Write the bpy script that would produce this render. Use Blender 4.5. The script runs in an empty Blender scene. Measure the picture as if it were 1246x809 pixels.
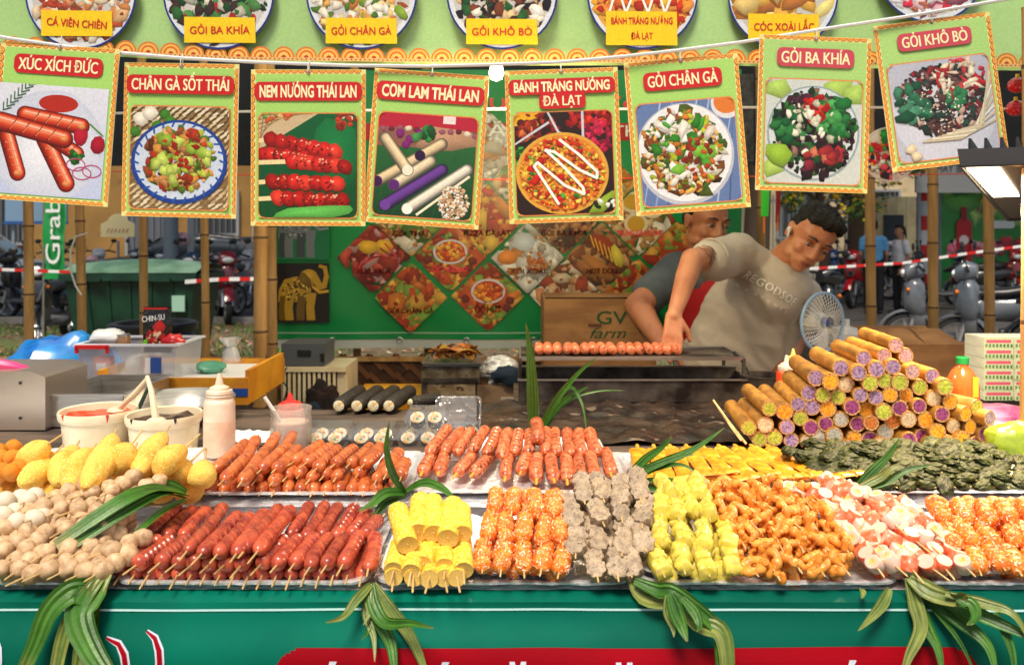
import bpy, math, random
import numpy as np
from mathutils import Vector, Matrix, Euler, noise as mnoise
R=math.radians; PI=math.pi
random.seed(7)
SC=bpy.context.scene
COL=SC.collection
# ---------------- camera, world, sun, exposure ----------------
CAMZ=1.42
cd=bpy.data.cameras.new('camera'); cam=bpy.data.objects.new('camera',cd); COL.objects.link(cam)
cam.location=(0,0,CAMZ); cam.rotation_euler=(R(90),0,0)
cd.sensor_width=36; cd.lens=36*1000/1246; cd.shift_y=-119.5/1246
cd.clip_start=.05; cd.clip_end=400
cd.dof.use_dof=True; cd.dof.focus_distance=1.55; cd.dof.aperture_fstop=6.3
SC.camera=cam
wd=bpy.data.worlds.new('World'); SC.world=wd; wd.use_nodes=True
nt=wd.node_tree; bg=nt.nodes['Background']
sky=nt.nodes.new('ShaderNodeTexSky'); sky.sky_type='NISHITA'; sky.sun_disc=False
SUN_EL,SUN_AZ=60,-20      # azimuth of the sun measured from -Y (behind the camera) towards -X
sky.sun_elevation=R(SUN_EL); sky.sun_rotation=R(180+SUN_AZ); sky.dust_density=3; sky.air_density=1.2; sky.ozone_density=1
nt.links.new(sky.outputs[0],bg.inputs[0]); bg.inputs[1].default_value=.085
sl=bpy.data.lights.new('sun','SUN'); sun=bpy.data.objects.new('sun',sl); COL.objects.link(sun)
sl.energy=4.3; sl.angle=R(20); sl.color=(1,.9,.74)
_d=Vector((math.sin(R(SUN_AZ))*math.cos(R(SUN_EL)),-math.cos(R(SUN_AZ))*math.cos(R(SUN_EL)),math.sin(R(SUN_EL))))
sun.rotation_euler=_d.to_track_quat('Z','Y').to_euler(); sun.location=_d*20
SC.view_settings.view_transform='Standard'; SC.view_settings.look='None'; SC.view_settings.gamma=1
SC.view_settings.exposure=0.1
SC.cycles.use_denoising=True; SC.cycles.max_bounces=8; SC.cycles.transparent_max_bounces=12
SC.cycles.sample_clamp_indirect=6

# ---------------- helpers ----------------
def W(px,py,Y):
    return Vector(((px-623)/1000*Y,Y,CAMZ-(py-285)/1000*Y))
def onplane(px,py,a,b=0,Y0=1.18):
    Y=(CAMZ-a+b*Y0)/(b+(py-285)/1000); return W(px,py,Y)
def V(*a): return Vector(a)
def srgb(r,g,b):
    f=lambda c:(c/255/12.92) if c/255<=.04045 else ((c/255+.055)/1.055)**2.4
    return (f(r),f(g),f(b))
def hexc(h): return srgb(int(h[0:2],16),int(h[2:4],16),int(h[4:6],16))

MATS={}
def mat(name,col=(.5,.5,.5),rough=.6,metal=0,col2=None,nscale=20,bump=0,bscale=60,coords='Object',spec=.5,
        coat=0,sub=0,alpha=None,emit=None,estr=0,ramp=(.4,.6),voro=False,flecks=None,fscale=80,fth=(.62,.68),rand=0,trans=0,detail=4,aniso=None,u=1,um=None,bd=.005):
    if name in MATS: return MATS[name]
    if u!=1: nscale*=u;bscale*=u;fscale*=u
    m=bpy.data.materials.new(name); m.use_nodes=True; MATS[name]=m
    n=m.node_tree.nodes; L=m.node_tree.links; p=n['Principled BSDF']
    def si(k,v):
        if k in p.inputs: p.inputs[k].default_value=v
    si('Base Color',(*col,1)); si('Roughness',rough); si('Metallic',metal); si('Specular IOR Level',spec)
    if coat: si('Coat Weight',coat); si('Coat Roughness',.12)
    if sub: si('Subsurface Weight',sub); si('Subsurface Radius',(.012,.006,.003)); si('Subsurface Scale',.6)
    if trans: si('Transmission Weight',trans)
    tc=n.new('ShaderNodeTexCoord'); co=tc.outputs[coords]
    if rand:
        oi=n.new('ShaderNodeObjectInfo'); ad=n.new('ShaderNodeVectorMath'); ad.operation='MULTIPLY_ADD'
        cb=n.new('ShaderNodeCombineXYZ')
        for i in range(3): L.new(oi.outputs['Random'],cb.inputs[i])
        ad.inputs[1].default_value=(37,53,71); L.new(cb.outputs[0],ad.inputs[0]); L.new(co,ad.inputs[2]); co=ad.outputs[0]
    if um:
        mm0=n.new('ShaderNodeMapping'); mm0.inputs['Scale'].default_value=um; L.new(co,mm0.inputs[0]); co=mm0.outputs[0]
    cur=None
    if col2:
        t=n.new('ShaderNodeTexVoronoi' if voro else 'ShaderNodeTexNoise'); t.inputs['Scale'].default_value=nscale
        if not voro: t.inputs['Detail'].default_value=detail
        mp=co
        if aniso:
            mm=n.new('ShaderNodeMapping'); mm.inputs['Scale'].default_value=aniso; L.new(co,mm.inputs[0]); mp=mm.outputs[0]
        L.new(mp,t.inputs['Vector'])
        mr=n.new('ShaderNodeMapRange'); mr.inputs[1].default_value=ramp[0]; mr.inputs[2].default_value=ramp[1]
        L.new(t.outputs[0],mr.inputs[0])
        mx=n.new('ShaderNodeMix'); mx.data_type='RGBA'; mx.inputs[6].default_value=(*col,1); mx.inputs[7].default_value=(*col2,1)
        L.new(mr.outputs[0],mx.inputs[0]); cur=mx.outputs[2]
    if flecks:
        t=n.new('ShaderNodeTexNoise'); t.inputs['Scale'].default_value=fscale; t.inputs['Detail'].default_value=3; L.new(co,t.inputs['Vector'])
        mr=n.new('ShaderNodeMapRange'); mr.inputs[1].default_value=fth[0]; mr.inputs[2].default_value=fth[1]; L.new(t.outputs[0],mr.inputs[0])
        mx=n.new('ShaderNodeMix'); mx.data_type='RGBA'; mx.inputs[7].default_value=(*flecks,1)
        if cur: L.new(cur,mx.inputs[6])
        else: mx.inputs[6].default_value=(*col,1)
        L.new(mr.outputs[0],mx.inputs[0]); cur=mx.outputs[2]
    if rand:
        hs=n.new('ShaderNodeHueSaturation')
        ma=n.new('ShaderNodeMapRange'); ma.inputs[3].default_value=1-rand; ma.inputs[4].default_value=1+rand
        L.new(oi.outputs['Random'],ma.inputs[0]); L.new(ma.outputs[0],hs.inputs['Value'])
        if cur: L.new(cur,hs.inputs['Color'])
        else: hs.inputs['Color'].default_value=(*col,1)
        cur=hs.outputs[0]
    if cur: L.new(cur,p.inputs['Base Color'])
    if bump:
        t=n.new('ShaderNodeTexNoise'); t.inputs['Scale'].default_value=bscale; t.inputs['Detail'].default_value=4; L.new(co,t.inputs['Vector'])
        b=n.new('ShaderNodeBump'); b.inputs['Strength'].default_value=bump; b.inputs['Distance'].default_value=bd
        L.new(t.outputs[0],b.inputs['Height']); L.new(b.outputs[0],p.inputs['Normal'])
    if emit: si('Emission Color',(*emit,1)); si('Emission Strength',estr)
    if alpha is not None:
        si('Alpha',alpha)
    return m
def mat_attr(name,rough=.4,coat=0,nv=.06,nscale=150,spec=.5,bump=0,bscale=30,mul=1):
    m=mat(name,rough=rough,coat=coat,spec=spec,bump=bump,bscale=bscale)
    n=m.node_tree.nodes; L=m.node_tree.links; p=n['Principled BSDF']
    a=n.new('ShaderNodeAttribute'); a.attribute_name='Col'
    t=n.new('ShaderNodeTexNoise'); t.inputs['Scale'].default_value=nscale
    tc=n.new('ShaderNodeTexCoord'); L.new(tc.outputs['Object'],t.inputs['Vector'])
    mr=n.new('ShaderNodeMapRange'); mr.inputs[1].default_value=.3; mr.inputs[2].default_value=.7; mr.inputs[3].default_value=mul*(1-nv*2); mr.inputs[4].default_value=mul*(1+nv*2)
    L.new(t.outputs[0],mr.inputs[0])
    vm=n.new('ShaderNodeVectorMath'); vm.operation='SCALE'; L.new(a.outputs['Color'],vm.inputs[0]); L.new(mr.outputs[0],vm.inputs['Scale'])
    L.new(vm.outputs[0],p.inputs['Base Color']); return m
def mat_clear(name,tint=(.95,.97,1),gl=.12,rough=.08,opac=.08,ocol=(.8,.82,.85)):
    m=bpy.data.materials.new(name); m.use_nodes=True; n=m.node_tree.nodes; L=m.node_tree.links; n.clear()
    o=n.new('ShaderNodeOutputMaterial'); tr=n.new('ShaderNodeBsdfTransparent'); tr.inputs[0].default_value=(*tint,1)
    g=n.new('ShaderNodeBsdfGlossy'); g.inputs[1].default_value=rough
    d=n.new('ShaderNodeBsdfDiffuse'); d.inputs[0].default_value=(*ocol,1)
    tx=n.new('ShaderNodeTexNoise'); tx.inputs['Scale'].default_value=45; tc=n.new('ShaderNodeTexCoord'); L.new(tc.outputs['Object'],tx.inputs['Vector'])
    b=n.new('ShaderNodeBump'); b.inputs['Strength'].default_value=.5; b.inputs['Distance'].default_value=.004
    L.new(tx.outputs[0],b.inputs['Height']); L.new(b.outputs[0],g.inputs['Normal'])
    fr=n.new('ShaderNodeLayerWeight'); fr.inputs[0].default_value=.25
    ad=n.new('ShaderNodeMath'); ad.operation='MULTIPLY_ADD'; ad.inputs[1].default_value=.6; ad.inputs[2].default_value=gl; L.new(fr.outputs['Fresnel'],ad.inputs[0])
    m1=n.new('ShaderNodeMixShader'); m1.inputs[0].default_value=opac; L.new(tr.outputs[0],m1.inputs[1]); L.new(d.outputs[0],m1.inputs[2])
    m2=n.new('ShaderNodeMixShader'); L.new(ad.outputs[0],m2.inputs[0]); L.new(m1.outputs[0],m2.inputs[1]); L.new(g.outputs[0],m2.inputs[2])
    L.new(m2.outputs[0],o.inputs[0]); MATS[name]=m; return m

def frame(d,up=Vector((0,0,1))):
    """rotation matrix whose Y axis is d"""
    y=d.normalized(); x=y.cross(up)
    if x.length<1e-4: x=Vector((1,0,0))
    x.normalize(); z=x.cross(y); return Matrix((x,y,z)).transposed()
class MB:
    def __init__(s): s.v=[]; s.f=[]; s.c=[]; s.m=[]; s.mi=0; s.col=(1,1,1); s.hascol=False
    def add(s,vs,fs,cols=None):
        b=len(s.v); s.v+=[tuple(v) for v in vs]
        for i,f in enumerate(fs):
            s.f.append([b+k for k in f]); s.m.append(s.mi)
            if cols is not None: s.c.append([cols[k] for k in f])
            else: s.c.append([s.col]*len(f))
        return s
    def box(s,c,d,rz=0,M=None):
        x,y,z=[q/2 for q in d]
        vs=[Vector((a,b,e)) for e in(-z,z) for a,b in((-x,-y),(x,-y),(x,y),(-x,y))]
        if rz: Rm=Matrix.Rotation(rz,3,'Z'); vs=[Rm@v for v in vs]
        vs=[v+Vector(c) for v in vs]
        if M: vs=[M@v for v in vs]
        return s.add(vs,[(3,2,1,0),(4,5,6,7),(0,1,5,4),(1,2,6,5),(2,3,7,6),(3,0,4,7)])
    def bar(s,a,b,w,h,up=Vector((0,0,1))):
        a=Vector(a);b=Vector(b);F=frame(b-a,up);L=(b-a).length
        vs=[a+F@Vector((x*w/2,y,z*h/2)) for y in(0,L) for x,z in((-1,-1),(1,-1),(1,1),(-1,1))]
        return s.add(vs,[(0,1,2,3),(7,6,5,4),(4,5,1,0),(5,6,2,1),(6,7,3,2),(7,4,0,3)])
    def tube(s,pts,r,n=8,cap=True,r2=None):
        pts=[Vector(p) for p in pts]; N=len(pts); vs=[]
        rs=r if isinstance(r,(list,tuple)) else [r if r2 is None else r+(r2-r)*i/(N-1) for i in range(N)]
        px=None
        for i,p in enumerate(pts):
            d=(pts[min(i+1,N-1)]-pts[max(i-1,0)]).normalized()
            if px is None: px=d.orthogonal().normalized()
            px=(px-d*px.dot(d)); px=px.normalized() if px.length>1e-6 else d.orthogonal().normalized()
            z=d.cross(px)
            for k in range(n):
                a=2*PI*k/n; vs.append(p+(px*math.cos(a)+z*math.sin(a))*rs[i])
        fs=[(i*n+k,i*n+(k+1)%n,(i+1)*n+(k+1)%n,(i+1)*n+k) for i in range(N-1) for k in range(n)]
        if cap: fs+= [tuple(range(n-1,-1,-1)),tuple(range((N-1)*n,N*n))]
        return s.add(vs,fs)
    def cyl(s,a,b,r,r2=None,n=12): return s.tube([a,b],r,n,True,r if r2 is None else r2)
    def lathe(s,prof,n=20,c=(0,0,0),M=None,close=True,colf=None):
        vs=[];N=len(prof);c=Vector(c)
        for r,z in prof:
            for k in range(n):
                a=2*PI*k/n; v=Vector((r*math.cos(a),r*math.sin(a),z)); vs.append((M@v if M else v)+c)
        fs=[(i*n+k,i*n+(k+1)%n,(i+1)*n+(k+1)%n,(i+1)*n+k) for i in range(N-1) for k in range(n)]
        if close:
            if prof[0][0]>1e-6: fs.append(tuple(range(n-1,-1,-1)))
            if prof[-1][0]>1e-6: fs.append(tuple(range((N-1)*n,N*n)))
        return s.add(vs,fs)
    def ell(s,c,r,n=14,m=9,M=None):
        c=Vector(c); r=(r,r,r) if not isinstance(r,(tuple,list,Vector)) else r; vs=[]
        vs.append(Vector((0,0,-r[2])))
        for i in range(1,m):
            t=PI*i/m
            for k in range(n):
                a=2*PI*k/n; vs.append(Vector((r[0]*math.sin(t)*math.cos(a),r[1]*math.sin(t)*math.sin(a),-r[2]*math.cos(t))))
        vs.append(Vector((0,0,r[2])))
        vs=[(M@v if M else v)+c for v in vs]
        fs=[(0,1+(k+1)%n,1+k) for k in range(n)]
        fs+=[(1+i*n+k,1+i*n+(k+1)%n,1+(i+1)*n+(k+1)%n,1+(i+1)*n+k) for i in range(m-2) for k in range(n)]
        t=len(vs)-1; b=1+(m-2)*n
        fs+=[(b+k,b+(k+1)%n,t) for k in range(n)]
        return s.add(vs,fs)
    def cap(s,a,b,ra,rb,n=12,m=4):
        """tapered capsule"""
        a=Vector(a);b=Vector(b);d=(b-a);L=d.length;F=frame(d);pr=[]
        for i in range(m+1): t=PI/2*i/m; pr.append((ra*math.sin(t),-ra*math.cos(t)))
        for i in range(m+1): t=PI/2*i/m; pr.append((rb*math.cos(t),L+rb*math.sin(t)))
        M=F@Matrix(((1,0,0),(0,0,1),(0,-1,0)))   # lathe z -> y
        return s.lathe([(max(r,1e-7),z) for r,z in pr],n,a,M)
    def grid(s,P,cl=None):
        """P[i][j] points"""
        h=len(P);w=len(P[0]);vs=[p for r in P for p in r]
        fs=[(i*w+j,i*w+j+1,(i+1)*w+j+1,(i+1)*w+j) for i in range(h-1) for j in range(w-1)]
        return s.add(vs,fs,cl)
    def poly(s,pts,y0,y1=None,holes=None):
        """polygon in XZ plane at y0, extruded to y1"""
        n=len(pts)
        if y1 is None: return s.add([(x,y0,z) for x,z in pts],[tuple(range(n))])
        vs=[(x,y0,z) for x,z in pts]+[(x,y1,z) for x,z in pts]
        return s.add(vs,[tuple(range(n)),tuple(range(2*n-1,n-1,-1))]+[(i,i+n,(i+1)%n+n,(i+1)%n) for i in range(n)])
    def mesh(s,name,mats,smooth=True,angle=40,recalc=True):
        me=bpy.data.meshes.new(name); me.from_pydata(s.v,[],s.f)
        if not isinstance(mats,(list,tuple)): mats=[mats]
        for m in mats: me.materials.append(m)
        if len(mats)>1: me.polygons.foreach_set('material_index',s.m)
        if s.hascol:
            ca=me.color_attributes.new('Col','FLOAT_COLOR','CORNER')
            flat=[x for f in s.c for c in f for x in (c[0],c[1],c[2],1)]
            ca.data.foreach_set('color',flat)
        if recalc:
            import bmesh
            bm=bmesh.new(); bm.from_mesh(me); bmesh.ops.recalc_face_normals(bm,faces=bm.faces); bm.to_mesh(me); bm.free()
        if smooth:
            me.polygons.foreach_set('use_smooth',[True]*len(me.polygons))
            try: me.set_sharp_from_angle(angle=R(angle))
            except Exception: pass
        me.update(); return me
    def build(s,name,mats,parent=None,**k):
        me=s.mesh(name,mats,**k); return link(name,me,parent)
def link(name,me,parent=None,loc=None,rot=None,scale=None):
    o=bpy.data.objects.new(name,me); COL.objects.link(o)
    if parent: o.parent=parent
    if loc is not None: o.location=loc
    if rot is not None: o.rotation_euler=rot
    if scale is not None: o.scale=scale if isinstance(scale,(tuple,list,Vector)) else (scale,)*3
    return o
def tag(o,label=None,cat=None,group=None,kind=None):
    if label: o['label']=label
    if cat: o['category']=cat
    if group: o['group']=group
    if kind: o['kind']=kind
    return o
def thing(name,loc,label,cat,group=None,rz=0,M=None):
    o=bpy.data.objects.new(name,None); COL.objects.link(o); o.empty_display_size=.05
    if M is not None: o.matrix_world=Matrix.Translation(Vector(loc))@M.to_4x4()
    else: o.location=loc; o.rotation_euler=(0,0,rz)
    return tag(o,label,cat,group)
KIDS={}
def copy_tree(o,parent=None):
    c=o.copy(); COL.objects.link(c)
    if parent: c.parent=parent
    for ch in list(o.children): copy_tree(ch,c)
    return c
def local(o,v):
    return o.matrix_basis.inverted()@Vector(v)
ORD=['first','second','third','fourth','fifth','sixth','seventh','eighth','ninth','tenth','eleventh','twelfth','thirteenth','fourteenth','fifteenth','sixteenth','seventeenth','eighteenth','nineteenth','twentieth']
def nth(i):
    if i<20: return ORD[i]
    return ['twenty','thirty','forty'][(i+1)//10-2]+('-'+ORD[(i+1)%10-1] if (i+1)%10 else '')
def remesh(mb,name,mt,voxel,smooth=3,parent=None,disp=None,dec=None):
    me=mb.mesh(name+'_src',mt,smooth=False); o=bpy.data.objects.new('tmp',me); COL.objects.link(o)
    r=o.modifiers.new('r','REMESH'); r.mode='VOXEL'; r.voxel_size=voxel; r.use_smooth_shade=True
    if smooth: q=o.modifiers.new('s','SMOOTH'); q.iterations=smooth; q.factor=.5
    if dec: q=o.modifiers.new('d','DECIMATE'); q.ratio=dec
    dg=bpy.context.evaluated_depsgraph_get(); dg.update()
    ev=o.evaluated_get(dg); m2=bpy.data.meshes.new_from_object(ev); m2.name=name
    bpy.data.objects.remove(o); bpy.data.meshes.remove(me)
    if disp:
        n_=len(m2.vertices); co_=np.empty(n_*3,'f'); no_=np.empty(n_*3,'f'); m2.vertices.foreach_get('co',co_); m2.vertices.foreach_get('normal',no_)
        co_=co_.reshape(-1,3);no_=no_.reshape(-1,3); out_=[c for a,b in zip(co_.tolist(),no_.tolist()) for c in disp(Vector(a),Vector(b))]
        m2.vertices.foreach_set('co',out_)
    m2.materials.clear(); m2.materials.append(mt if not isinstance(mt,list) else mt[0])
    m2.polygons.foreach_set('use_smooth',[True]*len(m2.polygons)); m2.update()
    return link(name,m2,parent)
_tx={}
def text_mesh(s,h=1,w=None,bold=.02,ext=0,align='CENTER',shear=0,lw=1):
    """lettering laid in the XZ plane facing -Y, centred; h = cap height, w = forced width"""
    cu=bpy.data.curves.new('t','FONT'); cu.body=s; multi=bold>0 and not any(c in 'ƠỚỜỠƯỨ' and c!='Ứ' and c!='Ư' for c in s.upper()); cu.offset=0 if multi else bold*.85; cu.extrude=ext; cu.shear=shear; cu.size=1; cu.space_character=lw
    cu.resolution_u=3; cu.align_x='CENTER'
    o=bpy.data.objects.new('t',cu); COL.objects.link(o); dg=bpy.context.evaluated_depsgraph_get(); dg.update()
    me=bpy.data.meshes.new_from_object(o.evaluated_get(dg)); bpy.data.objects.remove(o)
    n=len(me.vertices); co=np.empty(n*3); me.vertices.foreach_get('co',co); co=co.reshape(-1,3)
    if n==0: return me
    x0,x1=co[:,0].min(),co[:,0].max(); cap=.7+bold
    kx=(w/(x1-x0)) if w else h/cap
    co[:,0]=(co[:,0]-(x0+x1)/2)*kx; co[:,1]=(co[:,1]-.35)*h/cap
    out=np.stack([co[:,0],-co[:,2]*1.0,co[:,1]],1)
    me.vertices.foreach_set('co',out.ravel()); me.update()
    if multi:
        vs=out.tolist(); fs=[list(p.vertices) for p in me.polygons]; V2=[];F2=[]; q=h*bold*.62
        for j,(dx,dz) in enumerate(((0,0),(q,q*.4),(-q,-q*.4),(q,-q*.4),(-q,q*.4))):
            b=len(V2); V2+=[(x+dx,y-j*5e-5,z+dz) for x,y,z in vs]; F2+=[[b+k for k in f_] for f_ in fs]
        bpy.data.meshes.remove(me); me=bpy.data.meshes.new('t'); me.from_pydata(V2,[],F2); me.update()
    return me
def lettering(s,parent,loc,h,w,mt,rot=0,bold=.02,name='lettering',**k):
    me=text_mesh(s,h,w,bold,**k); me.materials.clear(); me.materials.append(mt)
    return link(name,me,parent,loc,(0,rot,0))
M_print=mat_attr('printed_film',rough=.38,nv=.05,nscale=220,bump=.06,bscale=9)
M_stick=mat('bamboo_stick',srgb(222,190,130),.55,col2=srgb(198,160,98),nscale=60,rand=.12)
M_stick2=mat('turmeric_stick',srgb(226,176,60),.55,col2=srgb(205,150,40),nscale=60,rand=.1)
M_saus=mat('red_sausage_skin',srgb(200,90,60),.3,col2=srgb(146,52,42),nscale=60,ramp=(.38,.66),coat=.22,bump=.35,bscale=260,rand=.18,sub=.05,u=.011,um=(1,9,1),bd=.0004)
M_saus2=mat('orange_sausage_skin',srgb(220,120,62),.3,col2=srgb(166,72,42),nscale=60,ramp=(.4,.7),coat=.4,bump=.35,bscale=260,rand=.16,sub=.05,u=.012,um=(1,9,1),bd=.0004)
M_roast=mat('roasted_sausage',srgb(222,128,84),.36,col2=srgb(178,74,36),nscale=110,ramp=(.4,.64),coat=.35,bump=.9,bscale=300,rand=.14,flecks=srgb(96,40,20),fscale=150,fth=(.56,.68),sub=.05,u=.0125,um=(1,7,1),bd=.0007)
M_pink=mat('grilled_sausage',srgb(236,138,98),.36,col2=srgb(200,90,46),nscale=80,ramp=(.42,.66),coat=.3,bump=.6,bscale=200,rand=.1,flecks=srgb(110,45,18),fscale=90,fth=(.58,.7),u=.015,um=(1,4,1),bd=.0006)
M_dog=mat('corn_dog_crust',srgb(250,200,84),.85,col2=srgb(232,164,50),nscale=50,ramp=(.42,.72),bump=1,bscale=600,rand=.07,flecks=srgb(252,222,132),fscale=420,fth=(.54,.62),u=.0225,um=(1,3.6,1),bd=.0009)
M_corn=mat('corn_crust',srgb(250,208,62),.7,col2=srgb(232,176,40),nscale=110,ramp=(.42,.72),bump=1,bscale=800,rand=.05,flecks=srgb(252,234,124),fscale=260,fth=(.54,.62),u=.015,um=(1,5,1),bd=.0007)
M_cornend=mat('corn_core',srgb(226,178,80),.7,col2=srgb(240,205,120),nscale=500,bump=.8,bscale=800,u=.015,bd=.0005)
M_ball=mat('fish_ball_skin',srgb(214,180,140),.55,col2=srgb(166,130,92),nscale=90,ramp=(.4,.7),bump=.7,bscale=330,rand=.12,flecks=srgb(112,82,54),fscale=420,fth=(.66,.7),sub=.05,u=.0135,bd=.0006)
M_white=mat('white_ball',srgb(222,208,184),.5,col2=srgb(220,208,186),nscale=90,bump=.4,sub=.1,u=.0135,bscale=300,bd=.0004)
M_mush=mat('mushroom_cake',srgb(184,160,130),.6,col2=srgb(144,122,100),nscale=110,ramp=(.4,.66),bump=.2,bscale=400,rand=.14,flecks=srgb(84,70,58),fscale=450,fth=(.6,.65),u=.0142,bd=.0007)
M_orb=mat('orange_ball',srgb(248,142,34),.5,col2=srgb(236,108,20),nscale=120,bump=1,bscale=500,rand=.1,flecks=srgb(252,206,150),fscale=330,fth=(.57,.62),sub=.05,u=.0125,bd=.0007)
M_dump=mat('dumpling_skin',srgb(232,212,92),.42,col2=srgb(204,186,62),nscale=90,ramp=(.4,.7),coat=.2,bump=.5,bscale=260,rand=.1,flecks=srgb(216,180,124),fscale=110,fth=(.6,.72),sub=.1,u=.0148,bd=.0006)
M_shrimp=mat('fried_ring',srgb(238,160,60),.5,col2=srgb(212,116,34),nscale=110,ramp=(.4,.66),coat=.15,bump=.8,bscale=350,rand=.12,flecks=srgb(246,200,116),fscale=220,fth=(.58,.66),u=.0155,bd=.0007)
M_crab=mat('crab_stick_red',srgb(232,104,62),.4,col2=srgb(242,160,124),nscale=110,ramp=(.45,.7),coat=.25,bump=.4,bscale=300,rand=.08,sub=.15,u=.0125,bd=.0005)
M_crabw=mat('crab_stick_white',srgb(230,196,176),.4,col2=srgb(240,190,160),nscale=120,ramp=(.55,.7),coat=.25,bump=.3,bscale=250,sub=.2,u=.0125,bd=.0005)
M_yolk=mat('crab_stick_core',srgb(232,164,70),.5,col2=srgb(246,200,120),nscale=300,u=.0125)
M_squid=mat('turmeric_squid',srgb(246,168,24),.42,col2=srgb(214,120,12),nscale=90,ramp=(.4,.66),coat=.3,bump=.9,bscale=260,rand=.08,u=.0165,um=(1,7,1),bd=.0006)
M_betel=mat('betel_leaf_roll',srgb(62,68,22),.62,spec=.35,col2=srgb(18,24,8),nscale=130,ramp=(.4,.66),bump=1,bscale=300,rand=.2,flecks=srgb(150,128,34),fscale=420,fth=(.66,.7),u=.0125,bd=.0009)
M_foil=mat('crumpled_foil',(.86,.86,.88),.36,.55,bump=1,bscale=60,bd=.008)
M_foil2=mat('tray_foil',(.86,.86,.88),.34,.55,bump=1,bscale=80,bd=.005)
M_wet=mat('greasy_griddle_foil',srgb(66,50,40),.3,.2,col2=srgb(24,16,13),nscale=14,ramp=(.35,.62),bump=1,bscale=22,bd=.012,coat=.3,flecks=srgb(128,112,98),fscale=20,fth=(.62,.68))
M_styro=mat('white_foam',(.82,.81,.8),.55,bump=.15,bscale=200)
M_leaf=mat('pandan_leaf',srgb(66,118,32),.4,col2=srgb(30,76,20),nscale=30,aniso=(5,5,.6),ramp=(.35,.65),bump=.3,bscale=90,rand=.15)
M_leafy=mat('dry_pandan_leaf',srgb(138,146,66),.5,col2=srgb(66,104,34),nscale=26,aniso=(5,5,.5),ramp=(.35,.65),bump=.2,rand=.15)
M_bam=mat('green_gold_bamboo',srgb(186,130,48),.5,col2=srgb(122,78,28),nscale=60,aniso=(1,.3,1),ramp=(.35,.7),bump=.25,bscale=200,rand=.18,coat=.15,flecks=srgb(84,58,28),fscale=120,fth=(.64,.72),u=.0163,um=(1,14,1),bd=.0004)
M_bamcut=mat('bamboo_cut_edge',srgb(226,178,116),.6,col2=srgb(150,96,50),nscale=300,u=.0163)
M_pole=mat('bamboo_pole',srgb(204,158,98),.5,col2=srgb(158,114,64),nscale=5,aniso=(5,5,.7),ramp=(.35,.68),bump=.2,flecks=srgb(70,48,30),fscale=9,fth=(.66,.74))
M_node=mat('bamboo_joint',srgb(92,64,38),.6)
M_steel=mat('brushed_steel',(.6,.58,.55),.3,.9,col2=(.42,.4,.38),nscale=6,aniso=(1,1,14),bump=.08)
M_steeld=mat('sooty_steel',(.17,.14,.12),.45,.6,col2=(.025,.018,.015),nscale=12,ramp=(.35,.65),bump=.3)
M_soot=mat('soot',(.025,.02,.017),.7,col2=(.06,.045,.035),nscale=30,bump=.8)
M_black=mat('black_plastic',(.018,.018,.02),.35)
M_rubber=mat('tyre_rubber',(.02,.02,.021),.75,bump=.3)
M_white_p=mat('white_plastic',(.74,.74,.72),.35,col2=(.66,.65,.62),nscale=8)
M_cream=mat('cream_plastic',srgb(238,222,190),.35,col2=srgb(226,206,170),nscale=9,sub=.1)
M_card=mat('cardboard',srgb(164,118,74),.8,col2=srgb(138,96,58),nscale=6,bump=.2,bscale=50,aniso=(1,1,3))
M_skin=mat('skin',srgb(172,112,80),.5,col2=srgb(150,90,62),nscale=9,bump=.1,bscale=160,sub=.15)
M_hair=mat('black_hair',(.008,.007,.007),.62,spec=.25,col2=(.018,.016,.015),nscale=90,aniso=(4,4,1),bump=1,bscale=150)
M_red=mat('red_print',srgb(196,26,34),.45)
M_cream_ink=mat('cream_ink',srgb(250,240,190),.45)
M_white_ink=mat('white_ink',(.8,.8,.8),.45)
M_redink=mat('red_ink',srgb(206,30,30),.45)
M_yellow=mat('yellow_plastic',srgb(232,170,30),.45,col2=srgb(204,136,20),nscale=7)
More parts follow.
